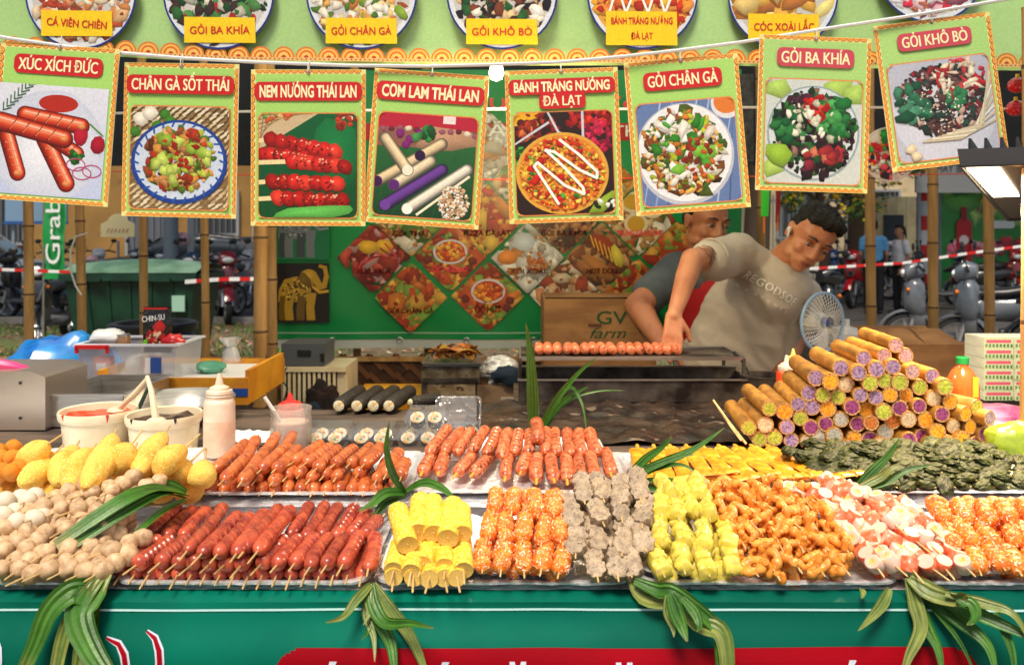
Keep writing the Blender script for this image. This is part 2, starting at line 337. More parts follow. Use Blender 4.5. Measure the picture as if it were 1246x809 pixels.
class Print(MB):
    def __init__(s,seed=1,dz=4e-6,y=0):
        super().__init__(); s.hascol=True; s.y=y; s.dz=dz; s.r=random.Random(seed); s.clip=None
    def lay(s,pts,cols,center=None):
        s.y-=s.dz
        if s.clip: pts=[s.clip(*p) for p in pts]
        n=len(pts)
        if center is None: s.add([(x,s.y,z) for x,z in pts],[tuple(range(n))],[cols]*n if not isinstance(cols,list) else cols)
        else:
            c,cc=center
            if s.clip: c=s.clip(*c)
            s.add([(x,s.y,z) for x,z in pts]+[(c[0],s.y,c[1])],[(i,(i+1)%n,n) for i in range(n)],(cols if isinstance(cols,list) else [cols]*n)+[cc])
    def blob(s,x,z,rx,rz,rot=0,col=(1,0,0),hi=1.3,lo=.5,n=9,irr=.15):
        c,q=math.cos(rot),math.sin(rot); P=[];C=[]
        for i in range(n):
            a=2*PI*i/n; k=1+s.r.uniform(-irr,irr); u,v=rx*k*math.cos(a),rz*k*math.sin(a)
            P.append((x+u*c-v*q,z+u*q+v*c)); f=lo+(1-lo)*.5*(1+math.sin(a+rot))
            C.append(tuple(t*f for t in col))
        s.lay(P,C,((x-rx*.15*c,z+rz*.2),tuple(min(1,t*hi) for t in col)))
    def disc(s,x,z,r,col,rz=None,n=40,mid=None):
        rz=rz or r; P=[(x+r*math.cos(2*PI*i/n),z+rz*math.sin(2*PI*i/n)) for i in range(n)]
        s.lay(P,col,((x,z),mid or col))
    def rect(s,x0,z0,x1,z1,col,col2=None):
        c2=col2 or col; s.lay([(x0,z0),(x1,z0),(x1,z1),(x0,z1)],[c2,c2,col,col])
    def rrect(s,cx,cz,w,h,r,col,n=5):
        P=[]
        for sx,sz,a0 in((1,1,0),(-1,1,90),(-1,-1,180),(1,-1,270)):
            for i in range(n+1): a=R(a0+90*i/n); P.append((cx+sx*(w/2-r)+r*math.cos(a),cz+sz*(h/2-r)+r*math.sin(a)))
        s.lay(P,col)
    def stroke(s,pts,w,col):
        s.y-=s.dz
        for i in range(len(pts)-1):
            a=Vector(pts[i]);b=Vector(pts[i+1]);d=(b-a)
            if d.length<1e-7: continue
            d.normalize();n=Vector((-d.y,d.x))*w/2;a=a-d*w*.3;b=b+d*w*.3
            q=[a+n,a-n,b-n,b+n]
            if s.clip: q=[Vector(s.clip(*p)) for p in q]
            s.y-=s.dz*.2
            s.add([(p[0],s.y,p[1]) for p in q],[(0,1,2,3)],[col]*4)
    def chunks(s,x,z,rx,rz,n,pal,smin,smax,long=1.8,irr=.42,lo=.42):
        if n>60: n=int(n*1.9); smin*=.62; smax*=.78
        for i in range(n):
            a=s.r.uniform(0,2*PI); k=math.sqrt(s.r.random()); c=s.r.choice(pal); j=s.r.uniform(.8,1.2)
            sz=s.r.uniform(smin,smax)
            s.blob(x+rx*k*math.cos(a),z+rz*k*math.sin(a),sz*s.r.uniform(1,long),sz,s.r.uniform(0,PI),tuple(min(1,t*j) for t in hexc(c)),lo=lo,irr=irr,n=7)
def cliprect(x0,z0,x1,z1): return lambda x,z:(min(max(x,x0),x1),min(max(z,z0),z1))
def clipcirc(cx,cz,r):
    def f(x,z):
        d=math.hypot(x-cx,z-cz); return (x,z) if d<=r else (cx+(x-cx)*r/d,cz+(z-cz)*r/d)
    return f
def clipdia(cx,cz,h,v):
    def f(x,z):
        d=abs(x-cx)/h+abs(z-cz)/v; return (x,z) if d<=1 else (cx+(x-cx)/d,cz+(z-cz)/d)
    return f
WICK=['B49A72','CDB88F','8A6E48','E0D2B0']
def wicker(p,x0,z0,x1,z1,s=.01):
    p.rect(x0,z0,x1,z1,hexc('7A6040'))
    i=0;z=z0
    while z<z1:
        x=x0+(i%2)*s
        while x<x1:
            c=hexc(p.r.choice(WICK)); p.stroke([(x,z),(x+s*1.1,z+s*.7)],s*.55,c); x+=s*1.7
        z+=s*.8;i+=1
def shade(p,ax,az,bx,bz,r,pal):
    """printed capsule with rounded shading"""
    ang=math.atan2(bz-az,bx-ax)
    if math.cos(ang)<0: ang+=PI
    nx,nz=-math.sin(ang),math.cos(ang); N=len(pal)
    for i,c in enumerate(pal):
        f=i/N; w=r*(1-f)*(1 if i<N-1 else .5); o=r*f*.42
        for x,z in((ax,az),(bx,bz)): p.disc(x+nx*o,z+nz*o,w,hexc(c),n=16)
        dx,dz=bx-ax,bz-az; L=math.hypot(dx,dz); ux,uz=dx/L,dz/L; p.y-=p.dz
        q=[(ax+nx*(o+w),az+nz*(o+w)),(ax+nx*(o-w),az+nz*(o-w)),(bx+nx*(o-w),bz+nz*(o-w)),(bx+nx*(o+w),bz+nz*(o+w))]
        if p.clip: q=[p.clip(*v) for v in q]
        p.add([(x,p.y,z) for x,z in q],[(0,1,2,3)],[hexc(c)]*4)
def food(p,k,cx,cz,w,h):
    """draw dish k inside rectangle centred cx,cz"""
    X=lambda u:cx+u*w/2
    Z=lambda v:cz+v*h/2
    q=w/2
    if k=='sausage':
        p.rect(X(-1),Z(-1),X(1),Z(1),hexc('D9DAE6'),hexc('B9C2E0')); p.disc(X(-.05),Z(-.1),q*1.02,hexc('C3C8DA'),h/2*1.0,mid=hexc('F0F0F6'))
        p.disc(X(.05),Z(.62),q*.52,hexc('C9CEE0'),h*.15); p.disc(X(.1),Z(.68),q*.36,hexc('B02818'),h*.08)
        for a,b,r in(((-.55,-.62),(-.8,.05),.15),((.35,-.75),(-.1,.02),.16),((.5,-.2),(-.05,.1),.14),((.55,.3),(-.5,.45),.15),((.25,.05),(-.95,.3),.17)):
            ax,az,bx,bz=X(a[0]),Z(a[1]),X(b[0]),Z(b[1]); ang=math.atan2(bz-az,bx-ax)
            if math.cos(ang)<0: ang+=PI
            shade(p,ax,az,bx,bz,q*r,('5A0F06','84190A','A82810','C43C1A','D85430','E8805A','F8C0A4'))
            for i in range(1,5):
                t=i/5;x=ax+(bx-ax)*t;z=az+(bz-az)*t; k_=q*r*.75; u,v=math.cos(ang+1.15),math.sin(ang+1.15)
                p.stroke([(x-u*k_,z-v*k_),(x-u*k_*.2+q*.01,z-v*k_*.2),(x+u*k_,z+v*k_)],q*.016,hexc('5E1008')); p.stroke([(x-u*k_*.8+q*.02,z-v*k_*.8),(x+u*k_*.8+q*.02,z+v*k_*.8)],q*.012,hexc('E88A60'))
            p.blob(ax,az,q*.07,q*.05,0,hexc('D98A50'))
        p.blob(X(.55),Z(.1),q*.14,q*.16,0,hexc('B0142C')); p.blob(X(.88),Z(-.02),q*.13,q*.15,0,hexc('A01028')); p.stroke([(X(.7),Z(.35)),(X(.95),Z(.15))],q*.03,hexc('4E8A2C'))
        p.chunks(X(.52),Z(-.25),q*.12,q*.12,14,['1E5A1C','3C8A2C','12400F'],q*.03,q*.06)
        for u,v in((.62,-.55),(.8,-.5),(.5,-.4)):
            c=[(X(u)+q*.17*math.cos(t*.45),Z(v)+q*.11*math.sin(t*.45)) for t in range(15)]; p.stroke(c,q*.018,hexc('B83C70'))
        for i in range(9):
            t=i/8;x=-.9+.5*t;z=.5+.55*t; p.stroke([(X(x),Z(z)),(X(x)+q*.14,Z(z)+q*.05)],q*.02,hexc('2E5C2A')); p.stroke([(X(x),Z(z)),(X(x),Z(z)+q*.14)],q*.02,hexc('3C6C36'))
    elif k=='feet':
        wicker(p,X(-1),Z(-1),X(1),Z(1),q*.09)
        for u,v in((-.78,.75),(-.6,.86)): p.blob(X(u),Z(v),q*.17,q*.14,0,hexc('E6DCCB'))
        for u,v in((-.3,.85),(-.2,.72),(-.9,.5),(-.45,.62)): p.blob(X(u),Z(v),q*.11,q*.11,0,hexc('3E7A22'))
        p.disc(X(0),Z(-.08),q*.98,hexc('1E3E8C'),h*.41); p.disc(X(0),Z(-.06),q*.9,hexc('C6D2E4'),h*.375)
        for i in range(26):
            a=i*2*PI/26; p.stroke([(X(.92*math.cos(a)),Z(-.08+.78*math.sin(a))),(X(.83*math.cos(a+.06)),Z(-.08+.7*math.sin(a+.06)))],q*.04,hexc('2A55A8'))
        p.chunks(X(0),Z(-.03),q*.72,h*.3,150,['B98048','D8A664','8A4A22','7E9A2C','A8B840','4E6E1C','A03016','D0903C','5A2A14'],q*.05,q*.11)
        p.chunks(X(0),Z(0),q*.6,h*.24,14,['8FAE38','B8C85A'],q*.1,q*.13,1.2)
        p.chunks(X(.05),Z(.2),q*.5,h*.2,18,['9C1C12','C23A20'],q*.03,q*.06)
    elif k=='nem':
        p.rect(X(-1),Z(-1),X(1),Z(1),hexc('0C5A30'),hexc('0A4A22'))
        wk=p.clip; p.lay([(X(-1),Z(.3)),(X(.2),Z(1)),(X(-1),Z(1))],hexc('C8B08A'))
        for i in range(8): p.stroke([(X(-1),Z(.35+i*.09)),(X(-.9+i*.14),Z(1))],q*.03,hexc('8E7448'))
        p.chunks(X(-.6),Z(.95),q*.3,q*.1,16,['E0B070','C85A30','7E9A40'],q*.03,q*.07)
        p.blob(X(.6),Z(.2),q*.5,q*.7,.3,hexc('14703A'),n=12); p.chunks(X(.78),Z(.85),q*.2,q*.15,14,['B83A20','D8C0A0','8A2A18'],q*.04,q*.07)
        for a,b in(((-.75,.5),(.55,.26)),((-.9,.22),(.1,.1)),((-.3,.08),(.75,-.02)),((-.7,-.3),(.6,-.35)),((-.6,-.62),(.7,-.68))):
            p.stroke([(X(-1),Z(a[1]-.02)),(X(a[0]),Z(a[1]))],q*.09,hexc('E6D49C'))
            n=7
            for i in range(n):
                t=i/(n-1); p.blob(X(a[0]+(b[0]-a[0])*t),Z(a[1]+(b[1]-a[1])*t),q*.155,q*.175,p.r.random(),hexc(p.r.choice(['B81E18','A01410','CC3222','8C120C'])),hi=1.9,lo=.35,irr=.1)
            for i in range(46):
                t=p.r.random(); u=p.r.uniform(-.1,.1); p.blob(X(a[0]+(b[0]-a[0])*t),Z(a[1]+(b[1]-a[1])*t+u),q*p.r.uniform(.015,.04),q*p.r.uniform(.012,.025),p.r.random(),hexc(p.r.choice(['F08868','FFB090'] if u>.03 else ['5A0808','7C100C','D83828'])),n=5)
        p.blob(X(.1),Z(-.92),q*.85,q*.16,.1,hexc('5CB44E'),n=12)
    elif k=='com':
        p.rect(X(-1),Z(-1),X(1),Z(1),hexc('2A6B34'),hexc('103C1C')); p.rect(X(-1),Z(.72),X(1),Z(1),hexc('B21E34')); p.rect(X(.3),Z(.85),X(.55),Z(1),hexc('E8D8D8'))
        p.blob(X(.3),Z(.55),q*.9,q*.22,0,hexc('B48A6C'),n=14); p.rect(X(-1),Z(.35),X(-.2),Z(.72),hexc('8A5A4A'))
        for i in range(12): p.blob(X(-.9+i*.17),Z(.68+p.r.uniform(-.04,.04)),q*.07,q*.06,0,hexc(p.r.choice(['6A2030','D8C8B0','905060'])))
        for i in range(10): p.stroke([(X(-1+i*.2),Z(-1)),(X(-.6+i*.2),Z(.2))],q*.02,hexc('1C5228'))
        for a,b,c,e in(((-.95,-.35),(.3,.45),'E6CDA0','3A1048'),((-.6,-.4),(.1,.1),'EAD8B4','5A2070'),((-.35,-.1),(-.85,.5),'EAD2A8','EFE6D0'),((-.75,-.8),(.35,-.05),'6A3C96','6A3C96'),((-.3,-.85),(.85,-.02),'EDE6D2','F4F0E4')):
            ax,az,bx,bz=X(a[0]),Z(a[1]),X(b[0]),Z(b[1]); shade(p,ax,az,bx,bz,q*.125,['%02X%02X%02X'%tuple(min(255,int(int(c[i:i+2],16)*f)) for i in(0,2,4)) for f in(.35,.55,.75,.9,1,1.08)]); p.stroke([(ax,az+q*.03),(bx,bz+q*.03)],q*.012,tuple(t*.8 for t in hexc(c)));  p.disc(ax,az,q*.11,hexc(e),n=14)
        p.stroke([(X(-.1),Z(-.95)),(X(.9),Z(-.15))],q*.05,hexc('F2E6C8'))
        for u,v in((-.55,.6),(-.35,.5),(-.15,.62),(-.42,.4)): p.blob(X(u),Z(v),q*.09,q*.09,0,hexc('7A1C6C'))
        p.chunks(X(-.05),Z(.6),q*.22,q*.14,12,['2C7A34','184C20','48984C'],q*.05,q*.1)
        p.disc(X(-.12),Z(.2),q*.11,hexc('2A0C3A'),n=14)
        p.chunks(X(.62),Z(-.68),q*.3,h*.17,170,['F0DCBC','D8B084','FFFFF0','B88A60'],q*.02,q*.038)
    elif k=='pizza':
        p.rect(X(-1),Z(-1),X(1),Z(1),hexc('2A1712')); p.rect(X(-1),Z(.75),X(-.5),Z(1),hexc('E0A81C')); p.chunks(X(-.55),Z(.7),q*.4,q*.3,60,['7C1C10','A43418','C86A38','501008'],q*.04,q*.07)
        p.chunks(X(.5),Z(.85),q*.45,q*.2,40,['B01C18','D03020','8C100E'],q*.04,q*.07); p.chunks(X(.75),Z(.5),q*.35,q*.33,50,['B4143C','D02850','7C0C28'],q*.04,q*.07)
        p.chunks(X(-.9),Z(.1),q*.15,q*.3,20,['2C7A30','124C18','48A040'],q*.05,q*.08)
        for a,b in(((-.3,1),(-.1,.6)),((-.1,.6),(.4,.4)),((.4,.4),(.4,1)),((-1,.4),(-.3,.8))): p.stroke([(X(a[0]),Z(a[1])),(X(b[0]),Z(b[1]))],q*.05,hexc('C8CCD6'))
        p.disc(X(-.05),Z(-.2),q*.95,hexc('D8A23C'),h*.4); p.disc(X(-.05),Z(-.2),q*.88,hexc('D8802C'),h*.37)
        p.chunks(X(-.05),Z(-.2),q*.85,h*.35,330,['E87020','F0A828','D84A18','F0C040','C83010','E89038','F4CC50','B02810'],q*.03,q*.065)
        p.chunks(X(-.05),Z(-.2),q*.8,h*.34,26,['2E7A24','56A038'],q*.025,q*.045); p.chunks(X(-.05),Z(-.2),q*.7,h*.3,10,['C21C14'],q*.07,q*.09,1.1)
        z=[(-.3,-.75),(-.62,-.1),(.2,-.6),(-.4,.25),(.4,-.3),(-.1,.42),(.55,.02)]
        pts=[]
        for i in range(len(z)-1):
            for j in range(6): t=j/6; pts.append((X(z[i][0]+(z[i+1][0]-z[i][0])*t),Z(z[i][1]+(z[i+1][1]-z[i][1])*t)))
        pts=[(X(-.15),Z(-.8)),(X(-.4),Z(-.4)),(X(-.62),Z(-.05)),(X(-.55),Z(.02)),(X(0),Z(-.45)),(X(.38),Z(-.62)),(X(.36),Z(-.5)),(X(0),Z(-.1)),(X(-.38),Z(.26)),(X(-.2),Z(.22)),(X(.3),Z(-.15)),(X(.65),Z(-.32)),(X(.66),Z(-.2)),(X(.3),Z(.15)),(X(-.08),Z(.45))]
        p.stroke(pts,q*.055,hexc('FFFBF0'))
        p.blob(X(.75),Z(-.85),q*.4,q*.14,.7,hexc('8AA82C'),n=10); p.chunks(X(.8),Z(-.85),q*.2,q*.12,12,['E8E8D8','1C2418'],q*.04,q*.05)
    elif k=='chan':
        base=['6A3C14','3C2A10','4C5A18']
        p.rect(X(-1),Z(-1),X(1),Z(1),hexc('6078A8'))
        for i in range(11): p.stroke([(X(-1+i*.25),Z(-1)),(X(-.5+i*.25),Z(1))],q*.035,hexc(p.r.choice(['8CA0C8','40588C','A8B8D8'])))
        p.disc(X(-.08),Z(-.03),q*1.0,hexc('B8BCC8'),h*.5); p.disc(X(-.08),Z(-.0),q*.95,hexc('E8E8EC'),h*.475,mid=hexc('D8D4D0')); p.disc(X(.85),Z(.9),q*.32,hexc('D8D8E0'),q*.32); p.disc(X(.85),Z(.92),q*.26,hexc('D8782C'),q*.24)
        p.chunks(X(-.1),Z(.0),q*.8,h*.38,50,base,q*.08,q*.16); p.chunks(X(-.1),Z(.02),q*.82,h*.4,190,['C87828','E8B050','6E8C1C','A8B828','8C4414','E8E0C8','D8D0B8','3C6C18'],q*.035,q*.08,2.6)
        p.chunks(X(-.1),Z(.05),q*.65,h*.32,26,['ECE8E0','E0D8CC'],q*.06,q*.1,2.4); p.chunks(X(-.05),Z(.1),q*.6,h*.32,16,['2C7A1C','48A02C','7CB838'],q*.06,q*.11,2); p.chunks(X(.1),Z(-.15),q*.4,h*.2,26,['A03010','C05820','7C2408'],q*.04,q*.07,1.4)
    elif k=='bakhia':
        p.rect(X(-1),Z(-1),X(1),Z(1),hexc('C8D0CC')); 
        for u,v in((-.75,.85),(.45,.88),(-.8,-.7),(.9,.75)): p.blob(X(u),Z(v),q*.3,q*.22,.4,hexc('A8C860'),n=8,irr=.35)
        p.disc(X(.0),Z(-.03),q*.96,hexc('90A4A8'),h*.46); p.disc(X(.0),Z(-.02),q*.92,hexc('D0D8DC'),h*.44)
        p.chunks(X(0),Z(-.02),q*.86,h*.41,210,['1C1014','2E1820','3C1C26','241418','14301A','2C6C2C','184A1C','50283A','8A6A5A'],q*.05,q*.12)
        p.chunks(X(.3),Z(.3),q*.4,h*.2,26,['2C8040','1C6830','48A050'],q*.07,q*.12); p.chunks(X(-.5),Z(.05),q*.3,h*.14,18,['2C7A3C','14582C'],q*.06,q*.11)
        p.chunks(X(.05),Z(.42),q*.24,h*.13,26,['D02018','E84030','A81410'],q*.04,q*.07); p.chunks(X(0),Z(.05),q*.6,h*.28,30,['EAE4D0','C8C8B0'],q*.03,q*.07); p.chunks(X(.2),Z(-.5),q*.45,h*.1,12,['A02C2C','B86A50','7C2030'],q*.07,q*.11)
        p.blob(X(-.7),Z(-.45),q*.3,q*.22,-.6,hexc('90B838'),n=8)
    elif k=='khobo':
        p.rect(X(-1),Z(-1),X(1),Z(1),hexc('B4B8C8')); p.disc(X(0),Z(-.1),q*1.02,hexc('C4C8D8'),h*.5,mid=hexc('D8D8E0'))
        p.chunks(X(0),Z(.2),q*.85,h*.36,210,['2A2026','3C2C30','1E2A22','4A2A2C','5A3C38','24443A','8C2028','C8A898','6A4A48'],q*.04,q*.09,2.4)
        p.chunks(X(.4),Z(.6),q*.5,h*.17,50,['A8222A','C84040','D8C0A8','E0D0B8'],q*.03,q*.055,3.5); p.chunks(X(-.6),Z(.2),q*.3,h*.2,22,['2C6A4C','1C5038','48886A'],q*.07,q*.12); p.chunks(X(.3),Z(.1),q*.3,h*.12,12,['2A7048','3C8A58'],q*.05,q*.1)
        p.chunks(X(-.05),Z(.0),q*.5,h*.25,60,['E0D8C0'],q*.012,q*.02,1.4)
        for i in range(9): p.stroke([(X(-.5+i*.1),Z(-.62+.02*i)),(X(.25+i*.06),Z(-.65+i*.03)),(X(.98),Z(-.35+i*.14))],q*.035,hexc(p.r.choice(['D8CEB4','C4B898','E8E0D0'])))
        for u,v in((-.75,-.75),(-.65,-.9)): p.blob(X(u),Z(v),q*.12,q*.1,0,hexc('D8C8A8'))
    else:
        pal={'balls':['D8A878','C88048','E8D0B0','A83C20','E09060','7C4428','F0E0C8'],'dark':['241A18','3C2420','14401C','2C6C2C','C8C0B0','A82018','584038'],
             'mixed':['D8A050','E8C888','7C9C2C','A84820','F0E4D0','C87830','4C7C20'],'noodle':['3C2018','D8B888','205C28','E8E0D0','7C3C20','181014'],
             'pizza2':['E87020','F0A828','C83010','F0C040','B02810','E89038'],'mango':['D88C28','E8B048','C0701C','F0D080','9C5410'],'candy':['D83048','F0C0C8','48A030','E8E0E8','F09030','A0405C'],
             'red':['8C1C14','B43024','6C100C','D8A0A0','C84838'],'soup':['C84818','E07828','A82C10','F0B040','7CA038'],'brown':['6C3418','8C4820','B06C34','3C1C10','C89058'],'white':['D8D0C8','F0ECE4','C07830','B4A898']}[k]
        p.rect(X(-1),Z(-1),X(1),Z(1),tuple(t*.6 for t in hexc(pal[0]))); 
        pal=[''.join('%02X'%int(int(c[i:i+2],16)*.82+12) for i in(0,2,4)) for c in pal]
        p.chunks(cx,cz,q*1.0,h*.5,58,pal,q*.09,q*.24,2.2); p.chunks(cx,cz,q*.9,h*.45,55,pal,q*.03,q*.07)
GRN=hexc('A6D46C')
M_pgreen=M_print
def scallops(p,x0,z0,x1,z1,n,r,inward,flat=(250/255,.72,.2)):
    """row of half rings along a side; inward = direction they bulge"""
    ix,iz=inward
    for i in range(n):
        t=(i+.5)/n; cx=x0+(x1-x0)*t; cz=z0+(z1-z0)*t
        for rr,c in((r,'C8481C'),(r*.8,'F0B848'),(r*.5,'D86424'),(r*.26,'F4CC60')):
            P=[]
            for j in range(9):
                a=PI*j/8-PI/2; u=rr*math.cos(a); v=rr*math.sin(a); P.append((cx+ix*u-iz*v,cz+iz*u+ix*v))
            p.lay(P,hexc(c))
def poster(px,py,rot,title,dish,label,Y=2.0,wp=143,hp=189,wash=0,full=False,seed=1,hook=True):
    w,h=wp/1000*Y,hp/1000*Y
    c=W(px,py,Y)
    t=thing('hanging_poster',c,label,'poster','laminated dish posters hung in a row from the string')
    t.rotation_euler=(R(random.uniform(-2,2)),R(rot),R(random.uniform(-3,3)))
    m=MB(); nx=8
    m.box((0,.0012,0),(w,.002,h)); m.build('card_backing',mat('poster_edge',(.75,.73,.68),.4),t)
    p=Print(seed); g=GRN if not wash else tuple(x*.9+.06 for x in GRN)
    p.rect(-w/2,-h/2,w/2,h/2,g)
    b=w*.04
    for (x0,z0,x1,z1) in((-w/2,-h/2,w/2,-h/2+b),(-w/2,h/2-b,w/2,h/2),(-w/2,-h/2,-w/2+b,h/2),(w/2-b,-h/2,w/2,h/2)):
        p.rect(x0,z0,x1,z1,hexc('EAE08C'))
    k=b*.1
    scallops(p,-w/2+b,-h/2+k,w/2-b,-h/2+k,15,b*.8,(0,1)); scallops(p,-w/2+b,h/2-k,w/2-b,h/2-k,15,b*.8,(0,-1))
    scallops(p,-w/2+k,-h/2+b,-w/2+k,h/2-b,20,b*.8,(1,0)); scallops(p,w/2-k,-h/2+b,w/2-k,h/2-b,20,b*.8,(-1,0))
    p.build('printed_border',M_print,t)
    q=Print(seed+50,y=p.y-.0002)
    if full: cx,cz,fw,fh=-b*.5,-h*.115+b*.2,w-b*2,h*.70
    else: cx,cz,fw,fh=0,-h*.115,w*.86,h*.665; q.rrect(cx,cz,fw+w*.02,fh+w*.02,w*.05,hexc('E08848')); 
    q.clip=cliprect(cx-fw/2,cz-fh/2,cx+fw/2,cz+fh/2)
    food(q,dish,cx,cz,fw,fh); q.clip=None
    if not full:
        for sx,sz in((1,1),(1,-1),(-1,1),(-1,-1)):   # rounded photo corners
            r=w*.05; X0=cx+sx*fw/2; Z0=cz+sz*fh/2
            arc=[(X0-sx*r+sx*r*math.sin(R(a)),Z0-sz*r+sz*r*math.cos(R(a))) for a in range(0,91,18)]
            q.lay([(X0,Z0)]+arc,g)
            q.stroke(arc,w*.008,hexc('E08848'))
    q.build('dish_photo',M_print,t)
    lines=title.split('\n'); s=Print(seed+90,y=q.y-.0002); rc=hexc('C81E22') if not wash else hexc('C84858')
    lh=h*.078; widths=[min(w*.88,len(l)*w*.056+w*.02) for l in lines]
    if len(lines)==2: zs=[h*.385,h*.29]; lh=h*.066
    else: zs=[h*.36 if not full else h*.37]
    for l,z,ww in zip(lines,zs,widths): s.rrect(0,z,ww+w*.055,lh*1.55,lh*.5,rc)
    s.build('title_patch',M_print,t)
    for l,z,ww in zip(lines,zs,widths): lettering(l,t,(0,s.y-.0004,z),lh,ww*.96,M_cream_ink,bold=.038,name='title_lettering')
    if hook:
        m=MB(); m.tube([(0,-.004,h/2-.008),(0,-.006,h/2+.006),(.002,0,h/2+.022),(0,.006,h/2+.008),(0,.004,h/2-.006)],.0012,5); m.build('wire_hook',M_white_p,t)
        m=MB(); m.tube([(.004*math.cos(a*PI/4),-.001,h/2-.007+.004*math.sin(a*PI/4)) for a in range(9)],.0012,4,cap=False); m.build('eyelet',M_steel,t)
    return t
POST=[(66,151,4.2,'XÚC XÍCH ĐỨC','sausage','leftmost hanging poster showing split red sausages on a white plate',148,192,0,True),
(219,171,1.5,'CHÂN GÀ SỐT THÁI','feet','hanging poster showing braised chicken feet on a blue-rimmed plate',142,187,0,False),
(375,180,.2,'NEM NƯỚNG THÁI LAN','nem','hanging poster showing glazed red meatball skewers on banana leaf',140,190,0,False),
(519,181,4,'CƠM LAM THÁI LAN','com','hanging poster showing white and purple rice tubes on banana leaf',140,188,0,False),
(686,177,-2,'BÁNH TRÁNG NƯỚNG\nĐÀ LẠT','pizza','hanging poster showing a round pizza with white zigzag sauce',138,187,0,False),
(836,164,-4.6,'GỎI CHÂN GÀ','chan','tilted poster showing pale salad on white plate over blue wood',138,188,0,False),
(990,139,1.8,'GỎI BA KHÍA','bakhia','hanging poster showing dark crab salad in a glass bowl with star fruit',138,189,1,False),
(1145,112,-7,'GỎI KHÔ BÒ','khobo','rightmost steeply tilted pale poster showing dark beef salad',141,180,1,False)]
# ---------------- ground and far setting ----------------
M_ground=mat('ground',srgb(96,86,66),.9,col2=srgb(74,92,40),nscale=.9,ramp=(.46,.6),bump=.8,bscale=30,flecks=srgb(140,112,86),fscale=16,fth=(.55,.64))
M_pave=mat('paving',srgb(120,114,106),.85,col2=srgb(98,92,84),nscale=1.5,bump=.3,bscale=30,flecks=srgb(80,74,66),fscale=22)
M_asph=mat('asphalt',srgb(88,88,90),.9,col2=srgb(70,70,72),nscale=2,bump=.4,bscale=80)
m=MB(); m.grid([[(x,y,0) for x in(-120,-20,0,20,120)] for y in(-20,5,15,40,200)]); tag(m.build('ground',M_ground),kind='structure')
m=MB(); m.add([(2.2,5,.006),(40,5,.006),(40,26,.006),(2.2,26,.006)],[(0,1,2,3)]); tag(m.build('pavement',M_pave),kind='structure')
m=MB(); m.add([(-60,13.2,.004),(2.2,13.2,.004),(2.2,26,.004),(-60,26,.004)],[(0,1,2,3)]); tag(m.build('parking_ground',M_asph),kind='structure')
m=MB(); m.box((-15,13.1,.05),(34.3,.14,.1)); tag(m.build('kerb',mat('kerb_stone',srgb(150,146,138),.85,col2=srgb(120,116,108),nscale=3)),kind='structure')
# grass blades and fallen leaves
rg=random.Random(3)
m=MB(); m.hascol=True
for i in range(9000):
    y=rg.uniform(5,12.9); x=rg.uniform(-.66*y,min(.6*y,2.2)); 
    if mnoise.noise(Vector((x*.5,y*.5,0)))<-.05: continue
    h=rg.uniform(.03,.09);w=rg.uniform(.008,.016);a=rg.uniform(0,PI);dx,dy=w*math.cos(a),w*math.sin(a);l=rg.uniform(-.04,.04)
    m.col=tuple(t*rg.uniform(.7,1.3) for t in srgb(84,122,40)); m.add([(x-dx,y-dy,0),(x+dx,y+dy,0),(x+l,y+l,h)],[(0,1,2)])
tag(m.build('grass',mat_attr('grass_blades',rough=.7),smooth=False),'patchy short green grass growing between the stall and the parked motorbikes','grass',kind='stuff')
m=MB(); m.hascol=True
for i in range(6000):
    y=rg.uniform(5,12.9); x=rg.uniform(-.66*y,min(.6*y,2.2)); s=rg.uniform(.02,.05);a=rg.uniform(0,PI);c,q=s*math.cos(a),s*math.sin(a)
    if mnoise.noise(Vector((x*.5+9,y*.5,0)))<-.1: continue
    m.col=tuple(t*rg.uniform(.6,1.3) for t in srgb(*rg.choice([(150,116,84),(120,84,56),(176,150,120),(96,70,50)])))
    z=rg.uniform(.005,.03); m.add([(x-c,y-q,z),(x+q*.5,y-c*.5,z+.01),(x+c,y+q,z+rg.uniform(0,.03)),(x-q*.5,y+c*.5,z)],[(0,1,2,3)])
tag(m.build('fallen_leaves',M_print,smooth=False),'brown fallen leaves scattered over the ground behind the stall','leaves',kind='stuff')

def building(x0,x1,y,h,col,name_lab,cat='building',floors=((1.0,2.3,1.3,2.2),),d=6,wins=()):
    t=thing('building',((x0+x1)/2,y,0),name_lab,cat)
    mt=mat('render_'+str(len(MATS)),col,.85,col2=tuple(c*.8 for c in col),nscale=1.2,bump=.2,flecks=tuple(c*.6 for c in col),fscale=3,fth=(.62,.75))
    m=MB(); m.box((0,d/2,h/2),(x1-x0,d,h)); m.box((0,-.06,.3),(x1-x0,.12,.6)); m.build('wall',mt,t)
    m=MB(); m.box((0,d/2,h+.15),(x1-x0+.6,d+.8,.3)); m.build('roof',mat('roof_grey',(.25,.24,.23),.8,bump=.3),t)
    for (wx,wz,ww,wh,kind) in wins:
        fm=MB(); 
        for s in(-1,1): fm.box((wx-(x0+x1)/2+s*ww/2,-.05,wz),(.08,.1,wh+.08)); fm.box((wx-(x0+x1)/2,-.05,wz+s*wh/2),(ww-.08,.1,.08))
        f=fm.build('window' if kind!='door' else 'door',mat('window_frame_grey',(.3,.31,.33),.5),t)
        g=MB(); g.box((wx-(x0+x1)/2,-.03,wz),(ww-.08,.02,wh-.08)); g.build('pane' if kind!='door' else 'panel',mat('dark_glass',(.05,.06,.075),.12) if kind!='door' else mat('door_blue',srgb(92,98,112),.6),f)
        n=int(ww/.16)
        b=MB()
        for i in range(1,n): b.box((wx-(x0+x1)/2-ww/2+i*ww/n,-.09,wz),(.02,.02,wh))
        b.build('window_bars',mat('grey_bars',(.2,.2,.2),.5),f)
    return t
